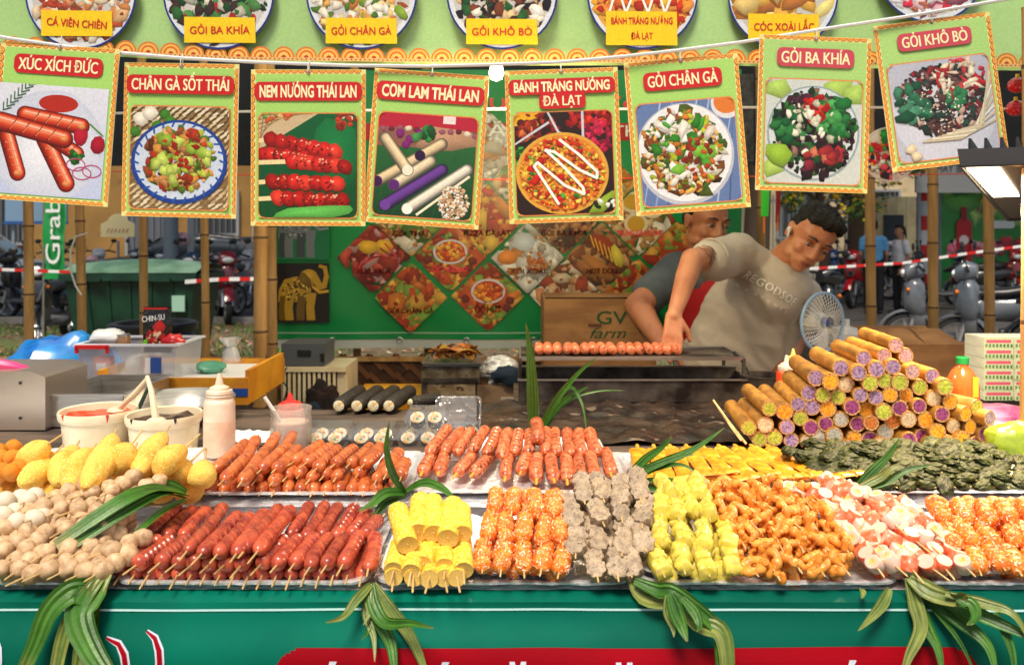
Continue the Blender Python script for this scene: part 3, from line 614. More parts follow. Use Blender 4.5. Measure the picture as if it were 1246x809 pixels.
building(-19,-3.2,23,4.6,srgb(158,120,64),'mustard yellow rendered building behind the parked cars',wins=[(-14.4,1.9,1.6,1.5,'w'),(-10.2,1.2,1.1,2.3,'door'),(-8.3,2.0,1.3,1.2,'w'),(-6.1,1.3,2.2,2.4,'door')])
building(-3.0,3.9,24.5,5.2,srgb(120,124,132),'grey rendered building half hidden by the green banner',wins=[(-1.5,2,1.5,1.4,'w'),(1.5,2,1.5,1.4,'w')])
building(8.2,13.8,27,6.5,srgb(206,186,150),'pale beige house with shuttered windows behind the two standing people',wins=[(9.3,2.2,1.2,1.8,'w'),(11.0,4.2,1.2,1.6,'w'),(12.2,2.1,1.0,1.5,'w')])
building(14.4,30,30,6.0,srgb(170,172,174),'light grey building at the far right behind the green hoarding',wins=[(16,2.4,1.6,1.5,'w'),(19,2.4,1.6,1.5,'w')])
# picket gate and railing
t=thing('metal_gate',(9.7,20.5,0),'cream panelled metal gate behind the woman in white','gate')
mc=mat('cream_gate_paint',srgb(214,200,160),.5,col2=srgb(190,176,136),nscale=3); mw=mat('white_fence_paint',srgb(196,200,204),.5)
for i in range(9):
    m=MB(); m.box((-1+i*.25,0,1.2),(.235,.04,2.3)); m.build('panel',mc,t)
m=MB(); m.box((-.2,-.04,1.5),(.5,.03,.8)); m.build('gate_window',mat('dark_glass',(.05,.06,.075),.12),t)
for s in(-1.25,1.25):
    m=MB(); m.box((s,0,1.3),(.14,.14,2.6)); m.build('gate_post',mw,t)
def rail_fence(x0,x1,y,h,lab,n,mt,nm='railing_fence'):
    t=thing(nm,((x0+x1)/2,y,0),lab,'fence'); w=x1-x0
    for z in(.2,h-.15):
        m=MB(); m.box((0,0,z),(w,.05,.06)); m.build('rail',mt,t)
    for i in range(n+1):
        m=MB(); m.box((-w/2+w*i/n,-.03,h/2),(.04,.03,h)); m.build('picket',mt,t)
rail_fence(3.9,8.3,20.5,2.4,'white barred railing left of the cream gate',22,mw)
rail_fence(11.1,13.2,20.5,2.4,'white barred railing right of the cream gate',12,mw)
# striped and plain posts
def post(px,Y,h,r,lab,mt,nm='pole',stripe=None):
    x=W(px,300,Y).x; t=thing(nm,(x,Y,0),lab,'pole'); m=MB(); m.cyl((0,0,0),(0,0,h),r,n=12); m.build('shaft',mt,t)
    if stripe:
        for i in range(0,int(h/.3)):
            if i%2: m=MB(); m.cyl((0,0,i*.3),(0,0,i*.3+.3),r+.004,n=12); m.build('red_band',stripe,t)
mgp=mat('grey_pole_paint',srgb(128,142,156),.5)
post(208,15,4.2,.13,'thick grey blue pole standing behind the bin, left of the pair',mgp)
post(232,15.5,4.2,.06,'thin pale pole standing behind the bin',mat('pale_pole',srgb(200,208,214),.5))
post(1122,17,4.5,.1,'pole banded red and white beside the cream gate',mat('white_fence_paint',srgb(196,200,204),.5),stripe=M_red)
post(1150,19,5,.07,'slim silver pole left of the green hoarding',mat('pale_pole',srgb(200,208,214),.5))
# hoarding right
Yh=17
t=thing('advert_hoarding',W(1260,345,Yh)*1,'tall green hoarding printed with red bottles and gas canisters','hoarding')
t.location.z=0
p=Print(11,dz=3e-4); hw=1.95
p.rect(-hw,.3,hw,2.5,hexc('3C9C48'),hexc('177A36')); p.clip=cliprect(-hw,.3,hw,2.5)
p.chunks(0,2.2,hw,.45,60,['5CB04C','8CC860','48A050','A8D070'],.1,.28); p.chunks(0,1.15,hw,.16,60,['E07088','D84860','F0A0B0','C83048'],.06,.13)
for x in(-1.5,-.05,1.35):
    p.rect(x-.16,.85,x+.16,1.6,hexc('B81428')); p.disc(x,1.6,.16,hexc('C8182C'),n=14); p.rect(x-.06,1.7,x+.06,1.98,hexc('A01020')); p.disc(x,1.3,.1,hexc('E8D8D8'),n=12)
for i in range(9): p.rect(-1.1+(i%3)*.9,.45+(i//3)*.16,-.4+(i%3)*.9,.5+(i//3)*.16,hexc('9CCC9C'))
p.rrect(-.7,1.62,.5,.16,.07,hexc('E8ECE8')); p.disc(-.85,2.36,.09,hexc('E8E0C0'),n=12); [p.stroke([(-1.15+j*.12,2.07+.02*(j%3)),(-1.1+j*.12,2.19-.02*(j%2))],.035,hexc('D8B030')) for j in range(6)]; [p.stroke([(-1.2+j*.1,1.9),(-1.16+j*.1,1.98)],.03,hexc('D8484C')) for j in range(8)]
p.clip=None; p.build('hoarding_print',M_print,t)
m=MB(); m.box((0,.03,1.4),(2*hw+.06,.05,2.26)); m.build('frame',mgp,t)
for s in(-1.7,0,1.7):
    m=MB(); m.box((s,.08,1.2),(.06,.05,2.4)); m.build('post',mgp,t)
mat('gold_ink',srgb(230,180,50),.5)
# sign above
t=thing('fascia_sign',W(1175,210,16.5),'pale grey printed sign with dark letters above the green hoarding','sign'); 
m=MB(); m.box((.3,.02,.02),(2.6,.06,.85)); m.build('board',mat('sign_grey',srgb(196,198,200),.5),t)
lettering('MÁY BÁN HÀNG',t,(.05,-.02,.08),.16,1.3,mat('grey_ink',(.12,.12,.14),.5))
for s in(-.9,1.5):
    m=MB(); m.box((s,.08,-1.25),(.06,.05,2.9)); m.build('post',mgp,t)
# ride hail flag
t=thing('feather_flag',(W(66,300,9.5).x,9.5,0),'tall narrow green flag with vertical white Grab lettering','flag')
m=MB(); N=14
P=[[(-.12+.24*j/3+.012*math.sin(i*.9),.02*math.sin(i*.7+j),.9+1.25*i/N) for j in range(4)] for i in range(N+1)]
m.grid(P); m.build('cloth',mat('flag_green',srgb(12,140,66),.6,bump=.1),t)
me=text_mesh('Grab',.17,.75,bold=.01); me.materials.append(M_white_ink); link('lettering',me,t,(.0,-.035,1.45),(0,R(-90),0))
m=MB(); m.cyl((-.13,.01,0),(-.13,.01,2.3),.012,n=8); m.build('pole',M_steel,t); m=MB(); m.lathe([(.0,.06),(.12,.05),(.14,0)],12); m.build('foot',M_black,t)
# blue-grey wall sign
t=thing('wall_sign',W(43,262,20),'pale blue rectangular sign board fixed on the yellow building front','sign')
m=MB(); m.box((0,.05,.3),(1.5,.06,1.0)); m.build('board',mat('sign_blue',srgb(120,150,180),.5),t); m=MB(); m.box((0,.02,-.18),(1.56,.05,.07)); m.build('lower_edge',mat('sign_edge',srgb(38,84,148),.5),t)
mat('grey_ink',(.12,.12,.14),.5)

for s in(-.6,.6):
    m=MB(); m.box((s,.12,-1.0),(.06,.05,2.0)); m.build('bracket',mgp,t)
t=thing('small_lit_sign',W(143,278,19.5),'small yellow and white round-topped sign glimpsed above the dark car','sign')
m=MB(); m.poly([(-.4,-.2),(.4,-.2),(.4,.1)]+[(.25*math.cos(R(a)),.1+.25*math.sin(R(a))) for a in range(20,161,20)]+[(-.4,.1)],0,.05); m.build('board',mat('sign_cream',srgb(240,225,170),.5),t)
m=MB(); [m.bar((-.25+j*.09,-.006,-.1),(-.2+j*.09,-.006,.0),.02,.004) for j in range(6)]; m.build('red_scribble',M_redink,t); m=MB(); m.cyl((0,.03,-.3),(0,.03,-1.42),.03); m.build('stem',mgp,t)
# tree with yellow flowers
def tree(x,y,r,z0,z1,lab,cols,n=5200,flower=True,seed=5):
    g=random.Random(seed); t=thing('flowering_tree',(x,y,0),lab,'tree')
    m=MB(); m.tube([(0,0,0),(.1,0,1),(0,.05,2.2),(.1,0,3)],.12,10,r2=.06)
    for k in range(5): a=k*1.3; m.tube([(0,0,1.6+.2*k),(math.cos(a)*r*.5,math.sin(a)*.5,z0+.6+.15*k),(math.cos(a)*r*.85,math.sin(a)*.8,z0+.9+.2*k)],.04,6,r2=.012)
    m.build('trunk',mat('bark',srgb(92,74,58),.9,bump=.8),t)
    m=MB(); m.hascol=True
    cl=[(g.uniform(-r,r),g.uniform(-1,1),g.uniform(z0,z1),g.uniform(.18,.5)) for _ in range(46)]
    for i in range(n):
        c=g.choice(cl); v=Vector((g.gauss(0,1),g.gauss(0,1),g.gauss(0,1))).normalized()*c[3]*g.random()**.4
        P=Vector(c[:3])+v; s=g.uniform(.03,.07); fl=flower and g.random()<.16
        m.col=tuple(q*g.uniform(.6,1.4) for q in (srgb(238,196,30) if fl else srgb(*g.choice(cols))))
        d=Vector((g.gauss(0,1),g.gauss(0,1),g.gauss(0,.6))).normalized()*s; e=d.orthogonal().normalized()*s*(.5 if not fl else .9)
        m.add([P-d,P+e,P+d,P-e],[(0,1,2,3)])
    m.build('crown',mat_attr('leaf_colour',rough=.55),t,smooth=False)
tree(6.0,16,2.0,2.0,3.9,'leafy tree with yellow flowers behind the man in the beige tee',[(70,110,36),(48,84,28),(96,134,50),(36,60,24)])
tree(-7.6,12.4,.5,.8,1.6,'low leafy shrub by the far kerb at the left edge',[(70,104,44),(50,80,34)],n=500,flower=False,seed=8) if False else None

def shading_tree(x,y,h,r,lab,seed,n=5600):  # crowns out of view, put in to shade the street behind
    g=random.Random(seed); t=thing('shading_tree',(x,y,0),lab,'tree')
    m=MB(); m.tube([(0,0,0),(.08,0,h*.3),(0,.1,h*.6),(.1,0,h*.8)],.2,12,r2=.11)
    for k in range(7): a=k*.9; m.tube([(0,0,h*.6+.1*k),(math.cos(a)*r*.45,math.sin(a)*r*.45,h*.8),(math.cos(a)*r*.85,math.sin(a)*r*.85,h*.95)],.07,7,r2=.02)
    m.build('trunk',mat('bark'),t)
    m=MB(); m.hascol=True; cl=[(g.uniform(-r,r),g.uniform(-r,r),h+g.uniform(-1.1,1.0),g.uniform(.5,1.1)) for _ in range(70)]
    for i in range(n):
        c=g.choice(cl); P=Vector(c[:3])+Vector((g.gauss(0,1),g.gauss(0,1),g.gauss(0,.7))).normalized()*c[3]*g.random()**.4; s=g.uniform(.12,.24)
        m.col=tuple(q*g.uniform(.6,1.4) for q in srgb(*g.choice([(62,96,34),(44,76,28),(84,118,46)])))
        d=Vector((g.gauss(0,1),g.gauss(0,1),g.gauss(0,.4))).normalized()*s; e=d.cross(Vector((g.gauss(0,.3),g.gauss(0,.3),1))).normalized()*s*.6
        m.add([P-d,P+e,P+d,P-e],[(0,1,2,3)])
    m.build('crown',mat_attr('leaf_colour'),t,smooth=False)
shading_tree(-9.5,12.6,7.2,3.8,'added tall tree at the left kerb, shading the parked cars',61)
shading_tree(-2.6,13.4,7.4,3.9,'added tall tree behind the green banner, shading the street',62)
shading_tree(7.9,19.0,7.6,4.2,'tall shade tree with dark trunk beside the striped pole',63)
shading_tree(3.4,11.6,7.0,3.6,'added tall tree behind the man in the beige tee, shading the street',64)
shading_tree(12.2,12.0,7.2,3.8,'added tall tree at the far right outside the stall, shading the street',65)
# ---------------- stall: table, cloth, poles, roof, banners ----------------
t=thing('stall_table',(0,1.15,0),'long two-level wooden stall counter under all the food trays','counter')
mwood=mat('counter_wood',srgb(92,76,62),.7,col2=srgb(58,46,38),nscale=6,aniso=(1,4,4),bump=.3)
m=MB(); m.box((.05,.175,.885),(3.3,.35,.05)); m.build('front_board',mwood,t)
m=MB(); m.box((.05,.73,.92),(3.3,.74,.04)); m.build('rear_board',mwood,t)
m=MB(); m.box((-1.27,1.40,.9205),(.66,.6,.039)); m.build('rear_board',mwood,t)
m=MB(); m.box((.68,1.30,.9205),(1.35,.4,.039)); m.build('rear_board',mwood,t)
for x in(-1.5,0,1.6):
    for y in(.05,1.5): m=MB(); m.box((x,y,.43),(.07,.07,.86)); m.build('leg',mwood,t)
t=thing('side_table',(1.75,2.75,0),'low wooden side table carrying the fan, cardboard box and juice cartons','table')
m=MB(); m.box((.15,.35,.9),(1.5,1.1,.04)); m.build('tabletop',mwood,t)
for x in(-.5,.8):
    for y in(-.1,.8): m=MB(); m.box((x,y,.44),(.06,.06,.88)); m.build('leg',mwood,t)
t=thing('rear_bench',(-.45,3.05,0),'low wooden bench behind the griddle carrying the cabinet, oven and big box','bench')
m=MB(); m.box((-.1,.1,.67),(2.0,.75,.04)); m.build('bench_top',mwood,t)
for x in(-1.0,.8):
    for y in(-.2,.4): m=MB(); m.box((x,y,.325),(.06,.06,.65)); m.build('leg',mwood,t)
# foil sheets
def sheet(name,x0,x1,y0,y1,z,mt,lab,amp=.003,nx=120,ny=24,cat='foil',fs=18,front=0):
    P=[]
    for j in range(ny+1):
        r=[]
        for i in range(nx+1):
            x=x0+(x1-x0)*i/nx; y=y0+(y1-y0)*j/ny
            a=abs(mnoise.noise(Vector((x*fs,y*fs,3.1))))+.5*abs(mnoise.noise(Vector((x*fs*2.3,y*fs*2.3,9))))
            r.append((x,y,z+a*amp*2))
        P.append(r)
    m=MB(); m.grid(P); o=m.build(name,mt,angle=25); return tag(o,lab,cat)
sheet('foil_sheet',-1.5,1.6,1.172,1.49,.9125,M_foil,'crumpled silver foil sheet lining the front step of the counter',.0022)
sheet('foil_sheet',-1.5,1.6,1.44,1.80,.9415,M_foil,'crumpled silver foil sheet lining the raised step of the counter',.002)
sheet('griddle_foil',-.12,.62,1.86,2.31,.944,M_wet,'greasy dark foil spread between the roast sausages and the charcoal grill',.009,90,50,fs=9)
# step riser
m=MB(); m.box((.05,1.492,.926),(3.25,.01,.03)); tag(m.build('step_riser',mat('paper_white',(.7,.72,.75),.6)),kind='structure')
# table cloth (front)
M_cloth=mat('banner_vinyl',srgb(0,112,92),.5,col2=srgb(0,92,76),nscale=3,ramp=(.4,.6),bump=.3,bscale=30,bd=.002,spec=.15)
t=thing('counter_banner',(0,1.15,0),'green vinyl banner with red band wrapped round the counter front','banner')
def prof(z):   # outward bulge of the cloth by height
    d=.905-z
    return -.012-.016*math.sin(min(d,.05)/.05*PI/2)+.006*math.sin(d*60)*math.exp(-d*9)
def clothY(x,z):
    return prof(z)+.007*mnoise.noise(Vector((x*3,z*14,1)))+.002*mnoise.noise(Vector((x*9,z*5,4)))
zs=[.9122,.9118,.911,.905]+[.89-.008*i for i in range(40)]+[.5,.4,.25,.05]
P=[]
for k,z in enumerate(zs):
    P.append([(x,(clothY(x,z) if k>2 else [.035,.0,-.012][k]),z) for x in [(-1.6+3.3*i/150) for i in range(151)]])
m=MB(); m.grid(P); m.build('vinyl_sheet',M_cloth,t)
def onc(x,z,o=.0015): return (x,clothY(x,z)-o,z)
def cloth_patch(name,poly_f,x0,x1,z0,z1,mt,o,nx=80,nz=10,parent=None):
    P=[[onc(x0+(x1-x0)*i/nx,z0+(z1-z0)*j/nz,o) for i in range(nx+1)] for j in range(nz+1)]
    m=MB(); 
    vs=[p for r in P for p in r]; w=nx+1
    fs=[(j*w+i,j*w+i+1,(j+1)*w+i+1,(j+1)*w+i) for j in range(nz) for i in range(nx) if poly_f((P[j][i][0]+P[j][i+1][0])/2,(P[j][i][2]+P[j+1][i][2])/2)]
    m.add(vs,fs); return m.build(name,mt,parent)
k=1.125/1000
zl=CAMZ-(746-285)*k
cloth_patch('white_line',lambda x,z:True,-1.6,1.7,zl-.0014,zl+.0014,mat('line_ink',srgb(190,232,232),.35),.0018,150,2,t)
zr=CAMZ-(786-285)*k; xa,xb=(332-623)*k,(1192-623)*k; rr=.045
def inr(x,z):
    if x<xa or x>xb or z>zr: return False
    for cx,s in((xa+rr,-1),(xb-rr,1)):
        if (x-cx)*s>0 and z>zr-rr and math.hypot(x-cx,z-(zr-rr))>rr: return False
    return True
cloth_patch('red_band',inr,xa,xb,zr-.2,zr,mat('band_ink',srgb(164,2,24),.5,spec=.15,bump=.3,bscale=30,bd=.002,col2=srgb(146,2,20),nscale=4),.0018,420,60,t)
txt=text_mesh('CÁC MÓN ĂN VẶT ĂN ĐÊM',.075,.9,bold=.03)
def cloth_text(s,px0,px1,ztop,h,mt,name='lettering'):
    me=text_mesh(s,h,(px1-px0)*k,bold=.03)
    cx=((px0+px1)/2-623)*k; n=len(me.vertices); co=[v.co.copy() for v in me.vertices]; top=max(c.z for c in co)
    for v,c in zip(me.vertices,co):
        x=c.x+cx; z=ztop-top+c.z; v.co=(x,clothY(x,z)-.0035,z)
    me.materials.append(mt); link(name,me,t)
lt=mat('cloth_letter_ink',srgb(214,222,240),.35)
zt=CAMZ-(800-285)*k
for s,a,b,dz in(('Á',383,424,0),('C',436,476,.016),('Á',519,560,0),('N',572,612,.016),('Ă',610,650,0),('N',662,700,.016),('Ă',738,778,0),('T',790,826,.016),('Ă',858,898,0),('N',905,945,.016),('Á',1012,1052,0),('N',1060,1095,.0025+.006),('H',1120,1180,.0085)):
    cloth_text(s,a,b,zt-dz*.9,.07,lt)
# white outlined red curl strokes at the left
for px,s in((150,1),(187,1),(-10,1)):
    q=[(px-9,768),(px+2,775),(px+9,788),(px+11,802),(px+8,822),(px-2,850)] if px!=150 else [(px-20,775),(px-4,781),(px+4,792),(px+7,806),(px+5,826),(px-6,850)]
    for wd,mt,o in((.0125,lt,.002),(.0075,mat('band_ink'),.003)):
        m=MB(); L=[];Rr=[]
        for i,(x,y) in enumerate(q):
            X=(x-623)*k;Z=CAMZ-(y-285)*k; f=wd*[.35,.75,1,1,.95,.6][i]/2*(1 if o<.0025 else .9)
            d=Vector((q[min(i+1,5)][0]-q[max(i-1,0)][0],-(q[min(i+1,5)][1]-q[max(i-1,0)][1]))).normalized()
            L.append(onc(X-d.y*f,Z+d.x*f,o)); Rr.append(onc(X+d.y*f,Z-d.x*f,o))
        m.grid([L,Rr]); m.build('curl_mark',mt,t)
# hem highlight stitch
# bamboo poles
def bamboo(px,Y,r,z0,z1,lab,lean=0,name='bamboo_pole',tilt=0,seed=0):
    g=random.Random(seed+int(px)); x=(px-623)/1000*Y
    t=thing(name,(x,Y,z0),lab,'bamboo pole','bamboo poles of the stall frame'); H=z1-z0
    m=MB(); z=0; pr=[]; ns=[]
    while z<H:
        L=g.uniform(.22,.34); e=min(z+L,H)
        pr+=[(r*1.0,z+.004),(r*.95,z+.02),(r*.95,e-.02),(r*1.06,e-.006)]; ns.append(e); z=e+.0
    n=12; vs=[];M=None
    m.lathe([(a,b) for a,b in pr],n)
    for i,v in enumerate(m.v): m.v[i]=(v[0]+lean*v[2]/H+.006*math.sin(v[2]*2.2),v[1],v[2])
    m.build('culm',M_pole,t)
    m=MB(); m.lathe([(r*1.0,-.006),(r*1.09,0),(r*1.0,.006)],n,close=False); jm=m.mesh('joint_m',M_node)
    for e in ns[:-1]: link('joint_ring',jm,t,(lean*e/H+.006*math.sin(e*2.2),0,e))
for px,Y,r,ln,lab in((33,3.6,.0215,.01,'bamboo pole in front of the green Grab flag, leftmost of all'),
  (101,3.6,.02,-.02,'bamboo pole just right of the Grab flag'),
  (174,3.6,.019,0,'bamboo pole in front of the green bin lid'),
  (249,3.6,.018,0,'bamboo pole between the two parked scooters at left'),
  (311,2.95,.026,.03,'thick bamboo corner pole at the left edge of the green banner'),
  (330,3.45,.022,0,'bamboo pole behind the green banner left edge'),
  (433,3.75,.02,0,'bamboo pole showing below the banner behind the woven panel'),
  (520,3.75,.02,0,'bamboo pole showing below the banner left of the leaf-topped oven'),
  (926,3.7,.02,0,'bamboo pole right behind the man in beige tee'),
  (1059,3.7,.0225,0,'bamboo pole standing before the man in the blue shirt'),
  (1132,3.7,.0225,.02,'bamboo pole standing right of the woman in white'),
  (1203,3.7,.0225,0,'bamboo pole in front of the green hoarding')):
    bamboo(px,Y,r,0,2.35,lab,ln)
bamboo(1245,1.72,.008,.95,1.9,'thin brown pole at the extreme right edge beside the green bag')
# cross rails
t=thing('bamboo_rail',(-1.4,3.62,0),'weathered horizontal bamboo rail low behind the blue bag and plastic box','bamboo rail')
m=MB(); m.cyl((-1.4,0,.86),(.45,0,.86),.02,n=10); m.build('culm',M_pole,t)
# woven panel
t=thing('woven_bamboo_panel',(-.85,3.6,0),'dark woven bamboo panel below the green banner','panel')
mwv=[mat('weave_dark',srgb(74,44,28),.6,rand=.2),mat('weave_mid',srgb(112,68,38),.6,rand=.2)]
hb=MB(); hb.box((.35,.02,.44),(1.9,.01,.86)); hb.build('backing',mwv[0],t)
shared=[]
for c in range(2):
    b=MB(); b.box((0,0,0),(.085,.006,.022)); shared.append(b.mesh('strip',mwv[c],smooth=False))
i=0
for r_ in range(9):
    for c in range(30):
        x=-.5+c*.058; z=.86-r_*.04
        o=link('woven_strip',shared[(c+r_)%2],t,(x,.008-.003*((c+r_)%2),z),(0,R(45 if (c+r_)%2 else -45),0))
m=MB(); m.box((.35,-.004,.875),(1.9,.02,.02)); m.build('top_edge',M_pole,t)
# roof and dark tarpaulin
def canopy_mat():
    m=mat('canopy_vinyl',srgb(196,208,190),.6); n=m.node_tree.nodes;L=m.node_tree.links; tr=n.new('ShaderNodeBsdfTranslucent'); tr.inputs[0].default_value=(.85,.86,.78,1); mx=n.new('ShaderNodeMixShader'); mx.inputs[0].default_value=.6
    L.new(n['Principled BSDF'].outputs[0],mx.inputs[1]); L.new(tr.outputs[0],mx.inputs[2]); L.new(mx.outputs[0],n['Material Output'].inputs[0]); return m
t=thing('stall_roof',(0,1.95,2.35),'pale translucent canopy roof with dark rear drop above the posters','roof')
md=mat('navy_tarp',srgb(30,36,52),.6,col2=srgb(20,24,34),nscale=4,bump=.3)
m=MB(); m.grid([[(x,y,.25*math.sin((y)/2.1*PI)+.02*math.sin(x*5)) for x in np.linspace(-2.6,2.9,30)] for y in np.linspace(0.15,2.1,10)]); m.build('canopy',canopy_mat(),t)
m=MB(); m.grid([[(x,2.02+.02*math.sin(x*9+z*3),z-.35) for x in np.linspace(-2.6,2.9,40)] for z in np.linspace(-.25,.33,8)]); m.build('rear_drop',md,t)
for y in(.1,2.1):
    m=MB(); m.cyl((-2.6,y,-.02),(2.9,y,-.02),.02,n=8); m.build('ridge_pipe',M_steel,t)
# ---- top valance ----
Yv=2.09
t=thing('top_valance',(0,Yv,0),'pale green valance with round dish photos across the stall top','banner')
def vbot(px): return float(np.interp(px,[-80,111,211,300,550,700,900,1246,1400],[62,68,73,77,80,80,81,86,88]))
def vy(x,z): return .012*mnoise.noise(Vector((x*3,z*6,2)))+.01*math.sin(z*50+x*2)*.3
m=MB(); m.hascol=True; m.col=hexc('A9CE84')
P=[]
for i in range(121):
    px=-80+i*1410/120; x=(px-623)/1000*Yv; zb=CAMZ-(vbot(px)-285)/1000*Yv
    P.append([(x,vy(x,zb+s*(2.4-zb)),zb+s*(2.4-zb)) for s in np.linspace(0,1,10)])
m.grid(P); m.build('vinyl_sheet',mat_attr('valance_vinyl',rough=.3,coat=.3,nv=.03,bump=.15,bscale=6),t)
q=Print(21,dz=5e-6,y=-.02)
names=['CÁ VIÊN CHIÊN','GỎI BA KHÍA','GỎI CHÂN GÀ','GỎI KHÔ BÒ','BÁNH TRÁNG NƯỚNG\nĐÀ LẠT','CÓC XOÀI LẮC','']
kinds=['balls','dark','mixed','noodle','pizza2','mango','candy']
kk=Yv/1000
for i,(cx,nm,kd) in enumerate(zip((104,270,442,611,780,949,1127),names,kinds)):
    x=(cx-623)*kk; z=CAMZ-(-4-285 if i<6 else -36-285)*kk; r=67*kk
    q=Print(30+i,dz=5e-6,y=-.0235)
    q.disc(x,z,r,hexc('1C2C7C'),n=48); q.disc(x,z,r*.965,hexc('D8DCE4'),n=48,mid=hexc('F0F0F0')); q.disc(x,z,r*.88,hexc('C8C4C0'),n=48)
    q.clip=clipcirc(x,z,r*.955 if i!=3 else r*.9)
    if kd=='pizza2': q.disc(x,z,r*.9,hexc('E0A040'))
    pal={'balls':['D8A878','C88048','E8D0B0','A83C20','E09060','7C4428','F0E0C8','B85030'],'dark':['241A18','3C2420','14401C','2C6C2C','C8C0B0','A82018','488040'],'mixed':['D8A050','E8C888','7C9C2C','A84820','F0E4D0','C87830','4C7C20','E8E0D8'],'noodle':['3C2018','D8B888','205C28','E8E0D0','7C3C20','181014'],'pizza2':['E87020','F0A828','C83010','F0C040','B02810','E89038'],'mango':['D88C28','E8B048','C0701C','F0D080','B87030'],'candy':['D83048','F0C0C8','8C5060','E8E0E8','A86048','A0405C']}[kd]
    q.chunks(x,z,r*.86,r*.86,130 if kd!='mango' else 46,pal,r*.06 if kd!='mango' else r*.13,r*.13 if kd!='mango' else r*.22,2)
    if kd=='pizza2': q.clip=None; q.stroke([(x+r*a,z-r*.35+(r*.5 if j%2 else 0)) for j,a in enumerate((-.6,-.45,-.3,-.1,.1,.25,.4,.6))],r*.04,hexc('FFF8F0'))
    q.clip=None; q.build('dish_medallion',M_print,t)
    if nm:
        lx,ly=((100,32),(272,40),(442,41),(611,42),(779,38),(950,36))[i]; X=(lx-623)*kk;Z=CAMZ-(ly-285)*kk; hh=30 if i!=4 else 40
        s=Print(60+i,y=q.y-.001); w2=86*kk/2; h2=hh*kk/2; X0=X; s.lay([(X-w2,Z-h2),(X+w2,Z-h2-.001),(X+w2-.002,Z+h2),(X-w2,Z+h2+.002)],hexc('F4CC14')); s.build('name_label',M_print,t)
        L=nm.split('\n')
        for li,l in enumerate(L): lettering(l,t,(X,s.y-.001,Z+(.0 if len(L)==1 else (.5-li)*.038)),.0195 if len(L)==1 else .017,(72 if i!=4 else (74 if li==0 else 26))*kk,M_redink,bold=.03,name='label_lettering',rot=R(4 if i==0 else 0))
q=Print(80,dz=3e-6,y=-.021)
for i in range(52):
    px=-60+i*27.2; x=(px-623)*kk; zb=CAMZ-(vbot(px)-285)*kk
    for rr_,c in((13.2,'D87830'),(11,'F0BC58'),(9,'D86C28'),(6.5,'EFC062'),(3,'B83020')):
        q.lay([(x+rr_*kk*math.cos(PI*j/12),zb+.011+rr_*kk*math.sin(PI*j/12)) for j in range(13)],hexc(c))
    q.lay([(x-13.7*kk,zb+.003),(x+13.7*kk,zb+.003),(x+13.7*kk,zb+.011),(x-13.7*kk,zb+.011)],hexc('E0B070'))
    for j in range(5): q.disc(x+(j-2)*5.4*kk,zb+.007,.0022,hexc('8C4420'),n=6)
q.build('scalloped_hem',M_print,t)
# ---- string, cable, red cord ----
def cord(name,pts,r,mt,lab,cat='cord'):
    m=MB(); m.tube(pts,r,6); o=m.build(name,mt); return tag(o,lab,cat)
mst=mat('white_string',(.75,.76,.78),.5)
Ys=2.0
SP=[(-90,30),(11,48),(80,58),(150,66),(220,72),(311,77),(420,81),(520,82),(600,80),(680,77),(760,70),(830,62),(900,53),(1000,37),(1100,22),(1180,8),(1300,-12)]
cord('string',[W(x,y-1,Ys) for x,y in SP],.0042,mst,'thick white string sagging across the stall from which the posters hang','string')
cord('cable',[W(x,y,2.32) for x,y in((-90,141),(146,138),(300,136),(600,133),(760,133),(905,131),(1060,131),(1246,133),(1330,134))],.0035,mst,'straight white cable stretched level behind the hanging posters','cable')
cord('red_string',[W(x,y,2.5) for x,y in((-90,205),(146,209),(296,213),(450,214),(600,219),(760,217),(905,215),(1330,210))],.0016,mat('red_cord_m',srgb(206,50,30),.5),'thin red cord running behind the lower half of the posters','cord')
for i,pr in enumerate(POST):
    px,py,rot,title,dish,lab,wp,hp,wash,full=pr
    poster(px,py,rot,title,dish,lab,Y=2.0+(.004 if i%2 else -.004),wp=wp,hp=hp,wash=wash,full=full,seed=i+1)
# ---- green back banner ----
Yb=3.55; kb=Yb/1000
t=thing('rear_banner',(0,Yb,0),'large dark green banner behind the cooks with diamond food photos and golden elephant','banner')
def bw(x,z): return .02*mnoise.noise(Vector((x*1.6,z*1.6,5)))+.006*math.sin(x*11+z*7)
def BX(px): return (px-623)*kb
def BZ(py): return CAMZ-(py-285)*kb
m=MB(); m.hascol=True
def gridsheet(x0,x1,y0,y1,col,off,nx=60,ny=24,name='sheet',mt=None,sk=0):
    m=MB(); m.hascol=True; m.col=col
    m.grid([[(BX(x0+(x1-x0)*i/nx),bw(BX(x0+(x1-x0)*i/nx),BZ(y0+(y1-y0)*j/ny))+off,BZ(y0+(y1-y0)*j/ny+sk*(i/nx))) for i in range(nx+1)] for j in range(ny+1)])
    return m.build(name,mt,t)
M_ban=mat_attr('banner_gloss',rough=.3,coat=.3,nv=.05,nscale=5,bump=.25,bscale=5)
gridsheet(315,902,85,424,hexc('B9BEBA'),.004,name='vinyl_sheet',mt=M_ban)
gridsheet(324,902,85,413,hexc('0A8446'),0,name='green_field',mt=M_ban)
gridsheet(327,902,404.5,406,hexc('9CC0A8'),-.003,60,1,'border_line',M_ban)
gridsheet(328,329.3,85,405,hexc('6FA888'),-.003,1,24,'border_line',M_ban)
gridsheet(445,902,150,171,hexc('B01C2C'),-.003,40,2,'red_band',M_ban)
def flatbend(me_obj,off,x,z):
    d=bw(x,z)+off
    for v in me_obj.data.vertices: v.co.y+=d
